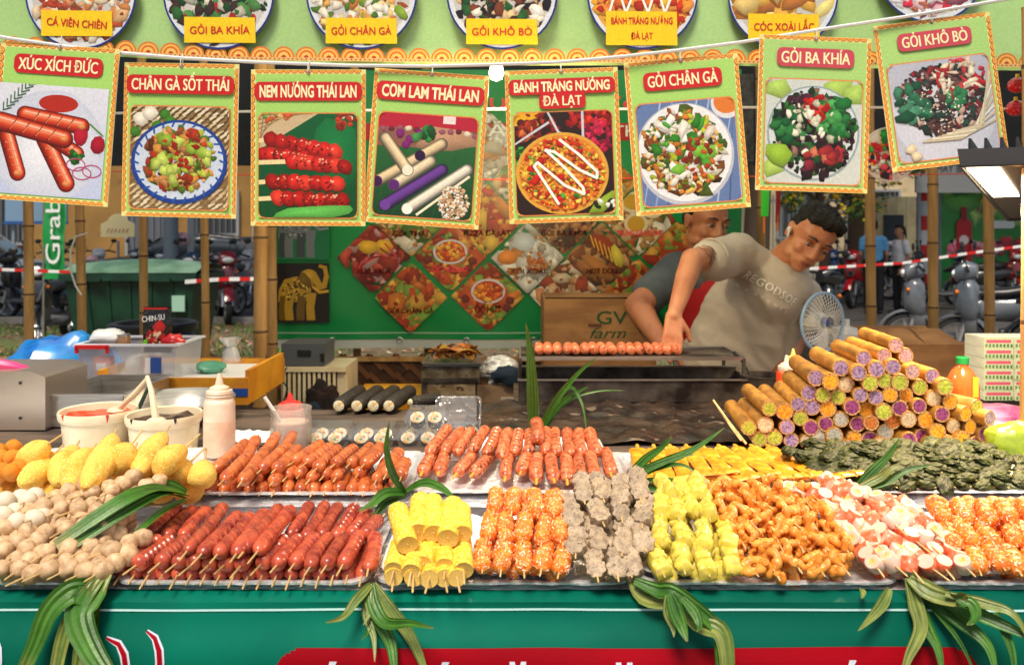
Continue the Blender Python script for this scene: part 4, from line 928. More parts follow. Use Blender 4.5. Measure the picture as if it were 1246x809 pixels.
DI=[(455,314,'red','XÚC XÍCH'),(500,362,'soup','GỎI CHÂN GÀ'),(548,312,'soup','ỐC NƯỚNG'),(594,360,'soup','ỐC HÚT'),(500,269,'mixed','GỎI THÁI'),(593,268,'pizza2','PIZZA ĐÀ LẠT'),(642,314,'white','XÔI XOÀI'),(688,358,'balls','BÁNH BAO'),(686,268,'brown','GỎI BA KHÍA'),(732,314,'brown','HOT DOG'),(778,268,'mixed','TRỨNG GÀ NƯỚNG'),(776,358,'soup','ỐC'),(824,312,'soup','MÌ XÀO'),(548,224,'balls',''),(640,224,'mixed',''),(732,222,'mango',''),(594,179,'white','')]
for i,(cx,cy,kd,nm) in enumerate(DI):
    x,z=BX(cx),BZ(cy); hx,hz=45*kb,44*kb
    q=Print(200+i,dz=8e-6,y=-.004); q.clip=clipdia(x,z,hx,hz)
    food(q,kd,x,z,2*hx,2*hz)
    if nm in('ỐC NƯỚNG','ỐC HÚT'): q.disc(x,z+.02,hx*.46,hexc('C8CCD8'),hz*.34); q.disc(x,z+.02,hx*.4,hexc('C04018'),hz*.29); q.chunks(x,z+.02,hx*.36,hz*.25,50,['D85A18','E88828','A82C10','F0B040'],hx*.04,hx*.07); [q.blob(x+a*hx,z-.02+b*hz,hx*.12,hx*.12,0,hexc('6C2420')) for a,b in((-.6,.05),(.6,.0),(.5,-.2))]
    if nm=='XÚC XÍCH':
        for a,b in((-.15,.3),(.3,.32)): q.blob(x+a*hx,z+b*hz,hx*.26,hz*.2,0,hexc('D8A830'))
        for j in range(9): q.stroke([(x-.6*hx+j*.13*hx,z-.5*hz+.02*j),(x-.3*hx+j*.13*hx,z+.05*hz)],hx*.05,hexc(('8C1418','C83C3C')[j%2]))
    if nm=='HOT DOG':
        q.blob(x-.1*hx,z-.25*hz,hx*.5,hz*.2,-.6,hexc('A86C34'),n=14); q.blob(x+.05*hx,z+.35*hz,hx*.5,hz*.25,-.55,hexc('8C3018'),n=14); q.blob(x+.42*hx,z+.05*hz,hx*.15,hz*.32,.3,hexc('C8B840'))
        for j in range(6): q.stroke([(x-.3*hx+j*.12*hx,z+.62*hz-j*.08*hz),(x-.2*hx+j*.12*hx,z+.3*hz-j*.1*hz)],hx*.03,hexc('E0B030'))
    if nm=='TRỨNG GÀ NƯỚNG':
        for a,b in((-.1,-.1),(.35,.35),(-.2,.5)): q.disc(x+a*hx,z+b*hz,hx*.32,hexc('D8C8A8'),hz*.3,n=18); q.disc(x+a*hx,z+b*hz,hx*.24,hexc('C89828'),hz*.22,n=18)
    if nm=='XÔI XOÀI': q.disc(x-.1*hx,z+.45*hz,hx*.3,hexc('A8B0B8'),hz*.25,n=20,mid=hexc('D0D8DC')); q.blob(x-.55*hx,z,hx*.28,hz*.2,0,hexc('D88028')); q.chunks(x+.2*hx,z-.1*hz,hx*.3,hz*.3,40,['C87830','A85018'],hx*.03,hx*.05)
    o=q.build('diamond_photo',M_print,t)
    flatbend(o,-.007,x,z)
    if nm:
        l=lettering(nm,t,(0,0,0),.024 if nm!='ỐC HÚT' else .03,min(.2,len(nm)*.0185),mat('banner_red_ink',srgb(232,56,70),.5),bold=.04,name='caption_lettering')
        for v in l.data.vertices: v.co=(v.co.x+x,-.0175+bw(x,z)-.004,v.co.z+z-.055)
for s,x,y,h,w in(('ĐẶC SẢN',640,160,.05,.5),('THÁI LAN',800,160,.05,.4),('Thưởng thức',660,125,.06,.8)):
    l=lettering(s,t,(0,0,0),h,w,M_white_ink if y==160 else mat('banner_red_ink'),bold=.02 if y==160 else 0,name='banner_lettering')
    for v in l.data.vertices: v.co=(v.co.x+BX(x),-.02+bw(v.co.x+BX(x),v.co.z+BZ(y)),v.co.z+BZ(y))
# elephant panels
def eleph(cx,cy,s,body,dark,flip,bgc,part):
    q=Print(300+part,dz=6e-5,y=-.006); x0,z0=BX(cx),BZ(cy)
    hw,hh=34*kb,36*kb
    q.rect(x0-hw,z0-hh,x0+hw,z0+hh,bgc,tuple(t_*1.6 for t_ in bgc)); q.clip=cliprect(x0-hw,z0-hh,x0+hw,z0+hh)
    u=lambda a,b:(x0+a*hw,z0+b*hh)
    col=body; dk=dark
    q.lay([u(-.82,-.3),u(-.8,.1),u(-.6,.45),u(-.2,.55),u(.2,.5),u(.35,.1),u(.3,-.25),u(-.2,-.3)],col)
    for a,b in((-.75,-.55),(-.12,.08)): q.lay([u(a,-.1),u(a-.06,-.6),u(a-.04,-.92),u(a+.24,-.92),u(a+.24,-.5),u(a+.3,-.1)],dk)
    for a in(-.55,.22): q.lay([u(a,.0),u(a-.05,-.5),u(a-.02,-.92),u(a+.28,-.92),u(a+.24,-.5),u(a+.32,.0)],col)
    q.blob(*u(.25,.5),hw*.34,hh*.3,.2,col,hi=1.5,n=14,irr=.05); q.blob(*u(.1,.38),hw*.22,hh*.3,.3,dk,hi=1.4,n=12)
    tr=[u(.5,.5),u(.66,.2),u(.82,.25),u(.9,.55),u(.84,.85),u(.66,.9)]; 
    for i_ in range(5): q.stroke([tr[i_],tr[i_+1]],hw*(.24-.03*i_),col)
    q.stroke([u(.42,.2),u(.65,.02),u(.95,.06)],hw*.09,tuple(min(1,c*1.4) for c in col))
    q.chunks(*u(-.2,.1),hw*.5,hh*.35,50,['3A2A10' if part==1 else '505860','E0B850' if part==1 else 'A0A8B0'],hw*.02,hw*.045)
    q.clip=None; o=q.build('elephant_panel',M_print,t); flatbend(o,-.007,x0,z0)
eleph(368,356,1,hexc('B48A28'),hexc('6C5014'),0,(.012,.008,.008),1)
eleph(368,280,1,hexc('6A7078'),hexc('3C4248'),0,hexc('0E5A38'),2)
for i in range(8):
    m=MB(); px=322+i*82; m.tube([(.011*math.cos(a*PI/4)+BX(px),bw(BX(px),BZ(415))-.006,BZ(414)+.011*math.sin(a*PI/4)) for a in range(9)],.0035,5,cap=False); m.build('eyelet',M_steel,t)
# ---- floodlight ----
fc=W(1215,215,1.85); t=thing('floodlight',fc,'lit warm floodlight in black housing entering from the right edge','lamp')
H4=[W(1168,201,1.685),W(1330,196,1.685),W(1310,264,2.14),W(1226,267,2.14)]; H4=[v-fc for v in H4]
nrm=(H4[1]-H4[0]).cross(H4[3]-H4[0]).normalized()
camo=Vector((0,0,CAMZ))-fc
def onlamp(px,py): d=W(px,py,1)-Vector((0,0,CAMZ)); return camo+d*((H4[0]-camo).dot(nrm)/d.dot(nrm))
Q=[onlamp(1176,204),onlamp(1216,203),onlamp(1240,237),onlamp(1208,238)]
if nrm.z>0: nrm=-nrm
def slab(m,P4,o0,o1): m.add([p+nrm*o0 for p in P4]+[p+nrm*o1 for p in P4],[(0,1,2,3),(7,6,5,4)]+[(i,(i+1)%4,(i+1)%4+4,i+4) for i in range(4)])
m=MB(); slab(m,H4,0,-.035); m.build('housing',mat('lamp_housing',(.035,.03,.028),.35),t)
m=MB()
for i in range(4): m.tube([H4[i]+nrm*.002,H4[(i+1)%4]+nrm*.002],.0035,8)
m.build('bezel',M_black,t)
for k_ in range(7):
    m=MB(); a_=H4[0].lerp(H4[1],.1+.12*k_)-nrm*.045; b_=H4[3].lerp(H4[2],.1+.12*k_)-nrm*.045; m.bar(a_,b_,.005,.024); m.build('cooling_fin',M_black,t)
m=MB(); slab(m,Q,.004,.001); m.build('lit_glass',mat('lamp_glow',(1,.8,.5),.5,emit=(1,.78,.48),estr=14),t)
m=MB(); c0=(H4[0]+H4[1])/2-nrm*.05; m.tube([c0+Vector((.05,.05,.0)),c0+Vector((.06,.06,.1)),c0+Vector((.07,.06,.75))],.005,6); m.build('hanger',M_steel,t)
l_=bpy.data.lights.new('flood_light','AREA'); l_.energy=18; l_.color=(1,.76,.46); l_.shape='RECTANGLE'; l_.size=.07; l_.size_y=.25
lo=bpy.data.objects.new('flood_light',l_); COL.objects.link(lo); lo.location=fc+sum(Q,Vector())/4+nrm*.012
ym=((Q[3]+Q[2])/2-(Q[0]+Q[1])/2); ym=(ym-nrm*ym.dot(nrm)).normalized(); zm=-nrm; xm=ym.cross(zm); lo.rotation_euler=Matrix((xm,ym,zm)).transposed().to_euler()
# ---- bare bulb ----
t=thing('light_bulb',W(604,85,2.2),'small glowing bare bulb under the valance between the two middle posters','bulb')
m=MB(); m.lathe([(.0,-.03),(.014,-.025),(.02,-.01),(.016,.008),(.009,.02)],14); m.build('glass_globe',mat('bulb_glow',(1,.85,.6),.5,emit=(1,.8,.5),estr=25),t)
m=MB(); m.cyl((0,0,.02),(0,0,.05),.01); m.build('socket',M_black,t); m=MB(); m.tube([(0,0,.05),(0,.01,.4)],.002,5); m.build('cord',M_black,t)
l_=bpy.data.lights.new('bulb_light','POINT'); l_.energy=20; l_.color=(1,.78,.5); l_.shadow_soft_size=.03
lo=bpy.data.objects.new('bulb_light',l_); COL.objects.link(lo); lo.location=W(604,85,2.2)+Vector((0,-.01,-.05))
# ================= trays =================
def rloop(w,d,r,n=6):
    P=[]
    for sx,sy,a0 in((1,1,0),(-1,1,90),(-1,-1,180),(1,-1,270)):
        for i in range(n+1): a=R(a0+90*i/n); P.append((sx*(w/2-r)+r*math.cos(a),sy*(d/2-r)+r*math.sin(a)))
    # subdivide long sides
    out=[]
    for i in range(len(P)):
        a=P[i];b=P[(i+1)%len(P)];L=math.hypot(a[0]-b[0],a[1]-b[1]);k=max(1,int(L/.012))
        out+=[(a[0]+(b[0]-a[0])*j/k,a[1]+(b[1]-a[1])*j/k) for j in range(k)]
    return out
def tray(name,x0,x1,y0,y1,z,h,mt,lab,cat='tray',group=None,r=.03,lip=.012,crum=.0015,taper=.012):
    t=thing(name,((x0+x1)/2,(y0+y1)/2,z),lab,cat,group); w,d=x1-x0,y1-y0
    specs=[(0,h-.002),(0,h+.001),(-lip*.5,h+.0015),(-lip,h),(-lip-taper*.5,h*.45),(-lip-taper,.003),(-lip-taper-.02,.002)]
    # all loops share topology: scale base loop
    base=rloop(w,d,r); vs=[];n=len(base)
    for k,(o,zz) in enumerate(specs):
        for i,(x,y) in enumerate(base):
            sx=(w/2+o)/(w/2); sy=(d/2+o)/(d/2)
            c=crum*(mnoise.noise(Vector((x*90+k*1.3,y*90,z*7+x0*9))))
            vs.append((x*sx+c,y*sy+c,zz+c*.8))
    fs=[(k*n+i,k*n+(i+1)%n,(k+1)*n+(i+1)%n,(k+1)*n+i) for k in range(len(specs)-1) for i in range(n)]
    m=MB(); m.add(vs,fs); m.build('rim',mt,t,angle=60,recalc=False)
    fw,fd=w-2*(lip+taper+.015),d-2*(lip+taper+.015); nx,ny=max(8,int(fw/.008)),max(8,int(fd/.008))
    m=MB(); m.grid([[(-fw/2-.004+(fw+.008)*i/nx,-fd/2-.004+(fd+.008)*j/ny,.0025+crum*1.2*abs(mnoise.noise(Vector((i*.6+x0*50,j*.6,2))))) for i in range(nx+1)] for j in range(ny+1)])
    m.build('tray_floor',mt,t,angle=60); return t
def px2(px,Y): return (px-623)/1000*Y
Zf=.913; Zb=.944
F0,F1=1.166,1.49
def xs(pl,pr,Y=F0): return px2(pl,Y),px2(pr,Y)
g='foil trays along the counter front'
for a,b,l in((-80,130,'foil tray at the left end of the front row holding beige fish-ball skewers'),(134,447,'foil tray of the front row piled with dark red spiral sausages'),(455,770,'foil tray of the front row holding corn, orange balls and grey mushroom cakes'),
    (774,1100,'foil tray of the front row holding yellow dumplings, fried rings and crab sticks'),(1104,1320,'foil tray at the right end of the front row under orange balls')):
    x0,x1=xs(a,b); tray('foil_tray',x0,x1,F0,F1,Zf,.012,M_foil2,l,group=g)
for a,b,y0,y1,l in((460,580,1.185,1.43,'white foam tray under the yellow crusted corn pieces'),(576,700,1.185,1.43,'white foam tray under the orange coconut balls beside the corn'),(782,905,1.185,1.43,'white foam tray under the yellow green dumplings'),(1150,1290,1.185,1.44,'white foam tray under the orange balls at the right end')):
    x0,x1=px2(a,y0),px2(b,y0); tray('foam_tray',x0,x1,y0,y1,Zf+.006,.014,M_styro,l,r=.028,lip=.005,crum=0,taper=.014,group='white foam trays')
B0=1.465
for a,b,y0,y1,l in((-60,222,B0,1.78,'foil tray at the rear left heaped with yellow corn dogs'),(226,498,B0,1.75,'foil tray at the rear piled with orange spiral sausages'),(500,757,1.475,1.87,'foil tray at the rear holding two rows of roasted sausages'),(764,1045,1.475,1.74,'foil tray at the rear holding flat yellow turmeric squid skewers'),(1050,1310,1.475,1.72,'foil tray at the rear right holding dark green betel leaf rolls')):
    x0,x1=px2(a,y0),px2(b,y0); tray('foil_tray',x0,x1,y0,y1,Zb,.014,M_foil2,l,group='foil trays on the raised rear step')

# ================= food piece meshes =================
def saus_mesh(name,mt,seed,cuts=7,depth=.16,bend=.06,r=1,ny=56,nt=20,hel=1,rings=False):
    g=random.Random(seed); m=MB(); vs=[];rt=[];N=ny
    ph=g.random()*6
    for j in range(N+1):
        t=j/N; e=min(1,math.sqrt(max(0,1-(max(0,(.1-t))/.1)**2)),math.sqrt(max(0,1-(max(0,t-.9)/.1)**2)))
        e=max(e,.12 if 0<j<N else .02)
        for k in range(nt):
            a=2*PI*k/nt; v=(t*cuts-hel*k/nt+ph)%1
            if rings: v=(t*cuts+.1*math.sin(a*2+ph)+ph)%1
            gq=max(0,1-abs(v-.5)/.12)**.7 if .08<t<.93 else 0
            gv=1-depth*gq*(.6+.4*math.sin(a+ph)) + .05*math.exp(-((v-.28)/.12)**2)+.05*math.exp(-((v-.72)/.12)**2)
            rr=r*e*gv*(1+.04*math.sin(t*9+ph))
            vs.append((rr*math.cos(a)+bend*4*t*(1-t)*g.choice((1,)),t,rr*math.sin(a)))
    # y will be scaled to length, x,z to radius
    fs=[(j*nt+k,j*nt+(k+1)%nt,(j+1)*nt+(k+1)%nt,(j+1)*nt+k) for j in range(N) for k in range(nt)]+[tuple(range(nt)),tuple(range(N*nt,(N+1)*nt))]
    m.add(vs,fs); return m.mesh(name,mt,angle=75)
SAUS=[saus_mesh('sausage_a',M_saus,i,hel=(2,1,2,1)[i],cuts=6+i%3,depth=.42+.06*(i%3),bend=(.4,-.3,.1,.25)[i]) for i in range(4)]
SAUS2=[saus_mesh('sausage_b',M_saus2,10+i,hel=(1,2,2,1)[i],cuts=6+i%3,depth=.40+.06*(i%2),bend=(.35,-.3,.1,.2)[i]) for i in range(4)]
ROAST=[saus_mesh('sausage_c',M_roast,20+i,cuts=7+i%2,depth=.26,bend=(.2,-.2,.1)[i],rings=True,hel=0) for i in range(3)]
PINK=[saus_mesh('sausage_d',M_pink,30+i,cuts=2,depth=.3,bend=(.15,-.15,.05)[i],rings=True,hel=0) for i in range(3)]
def lump(name,mt,seed,r=(1,1,1),amp=.1,fr=1.4,n=18,m_=12,fn=None,angle=75):
    m=MB(); m.ell((0,0,0),(1,1,1),n,m_)
    for i,v in enumerate(m.v):
        v=Vector(v); k=1+amp*mnoise.noise(v*fr+Vector((seed*7,seed,0)))*2+amp*.5*mnoise.noise(v*fr*3+Vector((seed*3,0,seed)))
        w=Vector((v.x*r[0]*k,v.y*r[1]*k,v.z*r[2]*k)); m.v[i]=tuple(fn(w,v) if fn else w)
    return m.mesh(name,mt,angle=angle)
BALL=[lump('ball_a',M_ball,i,amp=.07) for i in range(4)]
WBALL=[lump('ball_b',M_white,i,amp=.04) for i in range(2)]
OBALL=[lump('ball_c',M_orb,i,amp=.08,fr=3.5,n=22,m_=14) for i in range(4)]
def flake(seed):
    g=random.Random(seed); m=MB()
    for i in range(26):
        d=Vector((g.gauss(0,1),g.gauss(0,1),g.gauss(0,1))).normalized(); e=d.orthogonal().normalized(); f=d.cross(e); a=g.random()*6; u=(e*math.cos(a)+f*math.sin(a))*g.uniform(.08,.22); w=d.cross(u).normalized()*.05
        P=d*1.03; m.add([P-u-w,P+u-w,P+u+w+d*.06,P-u+w+d*.03],[(0,1,2,3)])
    return m.mesh('flakes',mat('coconut_flakes',srgb(252,226,196),.6),smooth=False)
FLK=[flake(i) for i in range(3)]
def mush_mesh(seed):
    m=MB(); n=56; pr=[(0,-.62),(.7,-.62),(.96,-.55),(1,-.3),(1,.3),(.95,.55),(.7,.62),(0,.62)]; vs=[]
    g=random.Random(seed)
    for r,z in pr:
        for k in range(n):
            a=2*PI*k/n; q=1+(.085*math.cos(a*8) if r>.5 else 0)+.05*mnoise.noise(Vector((math.cos(a)*2,z*2+seed,math.sin(a)*2)))
            vs.append((r*q*math.cos(a),z*.95,r*q*math.sin(a)))
    m.add(vs,[(i*n+k,i*n+(k+1)%n,(i+1)*n+(k+1)%n,(i+1)*n+k) for i in range(len(pr)-1) for k in range(n)])
    return m.mesh('fluted_cake',M_mush,angle=50)
MUSH=[mush_mesh(i) for i in range(4)]
def dumpf(w,v):
    # pillow box with pinched crown
    s=max(abs(v.x),abs(v.y),abs(v.z),.2); k=1/s**.62; q=Vector((w.x*k*.8,w.y*k*.8,w.z*k*.8))
    if v.z>.3: q*=1-.16*abs(math.sin(3*math.atan2(v.y,v.x)))*(v.z)
    return q
DUMP=[lump('dumpling_m',M_dump,i,amp=.06,n=24,m_=16,fn=dumpf,angle=50) for i in range(4)]
def ring_mesh(seed,n=22):
    g=random.Random(seed); m=MB(); P=[];rs=[]
    span=g.uniform(250,350)
    for i in range(n+1):
        a=R(span*i/n); P.append((1.0*math.cos(a),.62*math.sin(a),.12*math.sin(a*2))); rs.append(.36*(1+.2*math.sin(i*1.3+seed))*(.75 if i in(0,n) else 1)*(1+.12*g.uniform(-1,1)))
    m.tube(P,rs,12); return m.mesh('ring_m',M_shrimp,angle=70)
RING=[ring_mesh(i) for i in range(4)]
def bent(seed):
    m=MB(); P=[];rs=[]
    for i in range(15): t=i/14; P.append((-1+2*t,.25*math.sin(t*PI),.2*math.sin(t*PI))); rs.append(.36*math.sin(PI*(.1+.8*t))**.5*(1+.15*math.sin(i*2.1+seed)))
    m.tube(P,rs,10); return m.mesh('bent_m',M_shrimp,angle=70)
RING+= [bent(5),bent(9)]
def crab_mesh(kind):
    m=MB(); n=20
    if kind==0:   # white roll with core
        m.mi=0; m.lathe([(.98,-1),(1.05,-.9),(1.05,.9),(.98,1)],n,close=False); m.mi=0
        for s in(-1,1):
            m.mi=1; m.lathe([(.001,s*1.0),(.46,s*1.0)],n,close=False); m.mi=0; m.lathe([(.46,s*1.0),(.5,s*1.02),(.98,s*1)],n,close=False)
        mats=[M_crabw,M_yolk]
    elif kind==1: # red skin, white ends
        m.lathe([(.96,-1),(1.04,-.9),(1.04,.9),(.96,1)],n,close=False); m.mi=1
        for s in(-1,1): m.lathe([(.001,s),(.97,s)],n,close=False)
        mats=[M_crab,M_crabw]
    else:
        for sx,sz in((0,0),): m.lathe([(.9,-1),(1.0,-.8),(1.0,.8),(.9,1)],6,close=True)
        mats=[M_crab,M_crabw]
    Rx=Matrix.Rotation(R(90),3,'X'); m.v=[tuple(Rx@Vector(v)) for v in m.v]
    return m.mesh('crab_m',mats,angle=45)
CRAB=[crab_mesh(0),crab_mesh(1),crab_mesh(2)]
def corn_mesh(seed):
    m=MB(); n=36; g=random.Random(seed); N=26; vs=[]
    for j in range(N+1):
        t=j/N; e=1 if 1<j<N-1 else (.985 if j in(1,N-1) else .93)
        for k in range(n):
            a=2*PI*k/n; q=e*(1+.035*math.sin(a*14)*math.sin(t*46)+.05*mnoise.noise(Vector((math.cos(a)*2.5,t*6+seed,math.sin(a)*2.5))))
            vs.append((q*math.cos(a),t,q*math.sin(a)))
    m.add(vs,[(j*n+k,j*n+(k+1)%n,(j+1)*n+(k+1)%n,(j+1)*n+k) for j in range(N) for k in range(n)])
    m.mi=1
    for t,o in((0,0),(1,N*n)):
        m.add([vs[o+k] for k in range(n)]+[(0,t+(.03 if t==0 else -.03),0)],[(k,(k+1)%n,n) for k in range(n)])
    return m.mesh('corn_m',[M_corn,M_cornend],angle=60)
CORN=[corn_mesh(i) for i in range(3)]
def dog_mesh(seed):
    m=MB(); n=40;N=52;vs=[];g=random.Random(seed);b=g.uniform(-.3,.3)
    for j in range(N+1):
        t=j/N; e=(math.sin(PI*min(1,max(0,.5+ (t-.5)*.985)))**.5)*(1-.16*t) if 0<j<N else .05
        for k in range(n):
            a=2*PI*k/n; q=e*(1+.09*mnoise.noise(Vector((math.cos(a)*1.2,t*3+seed*4,math.sin(a)*1.2)))+.05*mnoise.noise(Vector((math.cos(a)*8,t*22+seed,math.sin(a)*8)))+.04*abs(mnoise.noise(Vector((math.cos(a)*18,t*50,math.sin(a)*18)))))
            vs.append((q*math.cos(a)+b*4*t*(1-t),t,q*math.sin(a)))
    m.add(vs,[(j*n+k,j*n+(k+1)%n,(j+1)*n+(k+1)%n,(j+1)*n+k) for j in range(N) for k in range(n)])
    return m.mesh('dog_m',M_dog,angle=80)
DOG=[dog_mesh(i) for i in range(4)]
def squid_mesh(seed):
    g=random.Random(seed); m=MB(); nx,ny=8,26; top=[];bot=[]
    for j in range(ny+1):
        t=j/ny; w=1*(1-.10*abs(2*t-1)**3)*(1+.1*math.sin(t*8+seed)+.05*g.uniform(-1,1))
        rt=[];rb=[]
        for i in range(nx+1):
            s=-1+2*i/nx; zz=.42*(1-s**4)+.14*math.sin(t*ny*.72+seed)*(1-abs(s))+.12*mnoise.noise(Vector((s*2,t*6,seed)))
            if (t*3.0+.1*seed)%1<.1: zz-=.4
            rt.append((s*w,t,zz)); rb.append((s*w*.96,t,-.12))
        top.append(rt);bot.append(rb)
    m.grid(top); m.grid(bot[::-1])
    m.grid([[top[j][0] for j in range(ny+1)],[bot[j][0] for j in range(ny+1)]]); m.grid([[top[j][-1] for j in range(ny+1)],[bot[j][-1] for j in range(ny+1)]])
    m.grid([top[0],bot[0]]); m.grid([top[-1],bot[-1]])
    return m.mesh('squid_m',M_squid,angle=50)
SQ=[squid_mesh(i) for i in range(4)]
BET=[lump('betel_m',M_betel,i,(1,1,.7),amp=.17,fr=2.8,n=26,m_=18,angle=75) for i in range(4)]
def stick_mesh(nm,mt,tip=True):
    m=MB(); m.tube([(0,0,0),(0,.03,0),(0,.97,0),(0,1,0)],[.6,1,1,.15 if tip else .8],6); return m.mesh(nm,mt)
ST=stick_mesh('stick_m',M_stick); ST2=stick_mesh('stick_m2',M_stick2,False)
def paddle():
    m=MB(); m.tube([(0,0,0),(0,.8,0)],1,6); m.tube([(0,.78,0),(0,.84,0),(0,.97,0),(0,1,0)],[1,1.8,2.2,1.2],6); return m.mesh('stick_m3',M_stick2)
ST3=paddle()
rf=random.Random(99)
def skewer(name,lab,cat,grp,A,B,pieces,sf=.03,sb=.02,st=ST,sr=.0014,stick_off=0,up=None,pname='piece'):
    """A front centre, B back centre; pieces: (mesh,t 0..1,scale(x,y,z),spin,partname)"""
    d=B-A; L=d.length; F=frame(d,up or Vector((0,0,1)))
    t=thing(name,A,lab,cat,grp,M=F)
    s=link('stick',st,t,(0,-sf,stick_off),None,(sr,L+sf+sb,sr))
    for me,tt,sc,spin,pn in pieces:
        link(pn,me,t,(0,tt*L,0),spin if isinstance(spin,(tuple,Vector,Euler)) else (0,spin,0),sc)
    return t
def jit(a): return rf.uniform(-a,a)
ROWW={}
def ordrow(i,n):
    return nth(i)+' from the left'
# ================= red spiral sausages (front tray) =================
cB=srgb(1,1,1)
def sausrow(segs,z,meshes,r,what,row,grp,sf=.045,sb=.012,zb=0,st=ST,sr=.0015,up=None,name='sausage_skewer',pn='sausage'):
    for i,(x0,y0,x1,y1) in enumerate(segs):
        A=onplane(x0,y0,z+jit(.0015)); B=onplane(x1,y1,z+zb+jit(.002))
        skewer(name,f'{what}, {nth(i)} from left in {row}','skewer',grp,A,B,[(rf.choice(meshes),0,(r*rf.uniform(.94,1.06),(B-A).length,r*rf.uniform(.94,1.06)),rf.uniform(0,6.28),pn)],sf*rf.uniform(.7,1.15),sb,st,sr)
gs='red spiral sausages on sticks in the front tray'
bot=[(146+i*17.3,700+jit(1.2),146+i*17.3+24-i*.9,664) for i in range(18)]
sausrow(bot,.9275,SAUS,.0107,'dark red sausage skewer','bottom layer of the front tray',gs,sf=.045)
mid=[(148,683,193,655),(165,688,208,657),(194,685,229,655),(214,686,250,658),(233,687,268,658),(253,688,285,658),(272,688,302,660),(292,689,318,658),(317,687,347,656),(336,688,364,655),(358,686,384,653),(377,690,402,653),(397,688,421,653),(417,687,437,651),(448,692,456,651)]
sausrow(mid,.9465,SAUS,.0112,'glossy red spiral sausage skewer','middle layer of the front tray',gs,sf=.036)
back=[(182,650,217,618),(202,653,236,620),(222,654,252,621),(352,652,376,615),(371,654,395,614),(391,652,412,616),(408,654,432,617),(427,651,448,622),(444,652,462,632)]
sausrow(back,.9475,SAUS,.0112,'glossy red sausage skewer','back half-row of the front tray',gs,sf=.0,sb=.03)
top=[(227,671,272,616),(245,674,290,626),(264,675,305,628),(287,674,322,624),(298,669,341,618),(313,671,355,619)]
sausrow(top,.9665,SAUS,.0116,'long red sausage skewer','top layer of the front tray',gs,sf=.04)
# ================= orange spiral sausages (rear left tray) =================
gs='orange spiral sausages on sticks in the rear tray'
bot=[(240+i*15.6,597+jit(1),240+i*15.6+16-i*.6,572) for i in range(16)]
sausrow(bot,.958,SAUS2,.0118,'orange brown sausage skewer','bottom layer of the rear left tray',gs,sf=.03)
mid=[(250,586,275,560),(312,583,330,562),(332,586,350,563),(349,580,368,560),(364,578,380,557),(377,583,395,562),(394,579,412,560),(409,581,424,560),(436,577,452,557),(458,584,470,560),(480,588,490,566)]
sausrow(mid,.9765,SAUS2,.0118,'orange spiral sausage skewer','middle layer of the rear left tray',gs,sf=.03)
top=[(262,571,300,538),(272,584,305,552),(294,586,325,546),(318,571,352,541),(335,571,364,545),(357,562,391,540),(373,563,403,543),(385,570,412,545),(407,565,432,545),(426,564,450,543),(443,565,464,543),(470,577,486,550),(488,580,494,562)]
sausrow(top,.993,SAUS2,.0124,'bright orange spiral sausage skewer','top layer of the rear left tray',gs,sf=.032)
# loose leaning ones behind
sausrow([(300,556,312,534),(323,552,336,530),(346,546,356,528)],.985,SAUS2,.0115,'short orange sausage skewer','group leaning behind the rear left pile',gs,sf=.0,sb=.04)
# ================= roasted sausages =================
gs='roasted sausages on yellow sticks'
fr=[(514,574,528,548),(534,574,542,550),(556,576,577,551),(576,576,598,553),(615,580,621,552),(634,574,643,552),(653,583,655,555),(674,583,669,553),(690,584,687,553),(705,582,702,552),(725,580,718,552),(743,575,736,549)]
sausrow(fr,.972,ROAST,.0125,'roasted sausage skewer','front row of the rear middle tray',gs,sf=.028,sb=0,st=ST2,sr=.0026)
bk=[(522,551,545,521),(541,550,562,524),(556,551,574,524),(574,549,591,523),(592,552,605,523),(611,556,619,524),(626,551,631,525),(643,551,644,525),(663,551,664,524),(676,552,675,524),(694,552,690,524),(707,551,705,525),(727,551,717,524)]
sausrow(bk,.984,ROAST,.0125,'roasted sausage skewer','back row of the rear middle tray',gs,sf=0,sb=.028,st=ST2,sr=.0026)
sausrow([(654,536,652,513)],1.006,ROAST,.0135,'roasted sausage lying on top of the others','rear middle tray',gs,sf=0,sb=.02,st=ST2,sr=.0026)
# ================= corn =================
gs='yellow crusted corn pieces on sticks'
def corn(segs,a,b,row,r=.0155,sf=.03):
    for i,(x0,y0,x1,y1) in enumerate(segs):
        A=onplane(x0,y0,a,b); B=onplane(x1,y1,a,b)
        skewer('corn_skewer',f'yellow crusted corn piece on a stick, {nth(i)} from left in {row}','skewer',gs,A,B,[(rf.choice(CORN),0,(r*rf.uniform(.95,1.05),(B-A).length,r),rf.uniform(0,6),'corn_cob')],sf,.0,ST,.0015)
corn([(479,702,483,672),(503,703,505,670),(522,704,528,682),(541,703,537,682),(556,703,552,684)],.9405,.02,'bottom layer',.0135,.045)
corn([(479,694,487,662),(500,696,507,660),(515,686,530,648),(541,689,543,641),(564,694,561,652)],.957,.3,'middle layer',.0148,.028)
corn([(496,663,484,620),(509,648,512,608),(528,649,526,609),(545,655,552,613),(562,650,560,620)],.985,.32,'top layer',.016,.0)
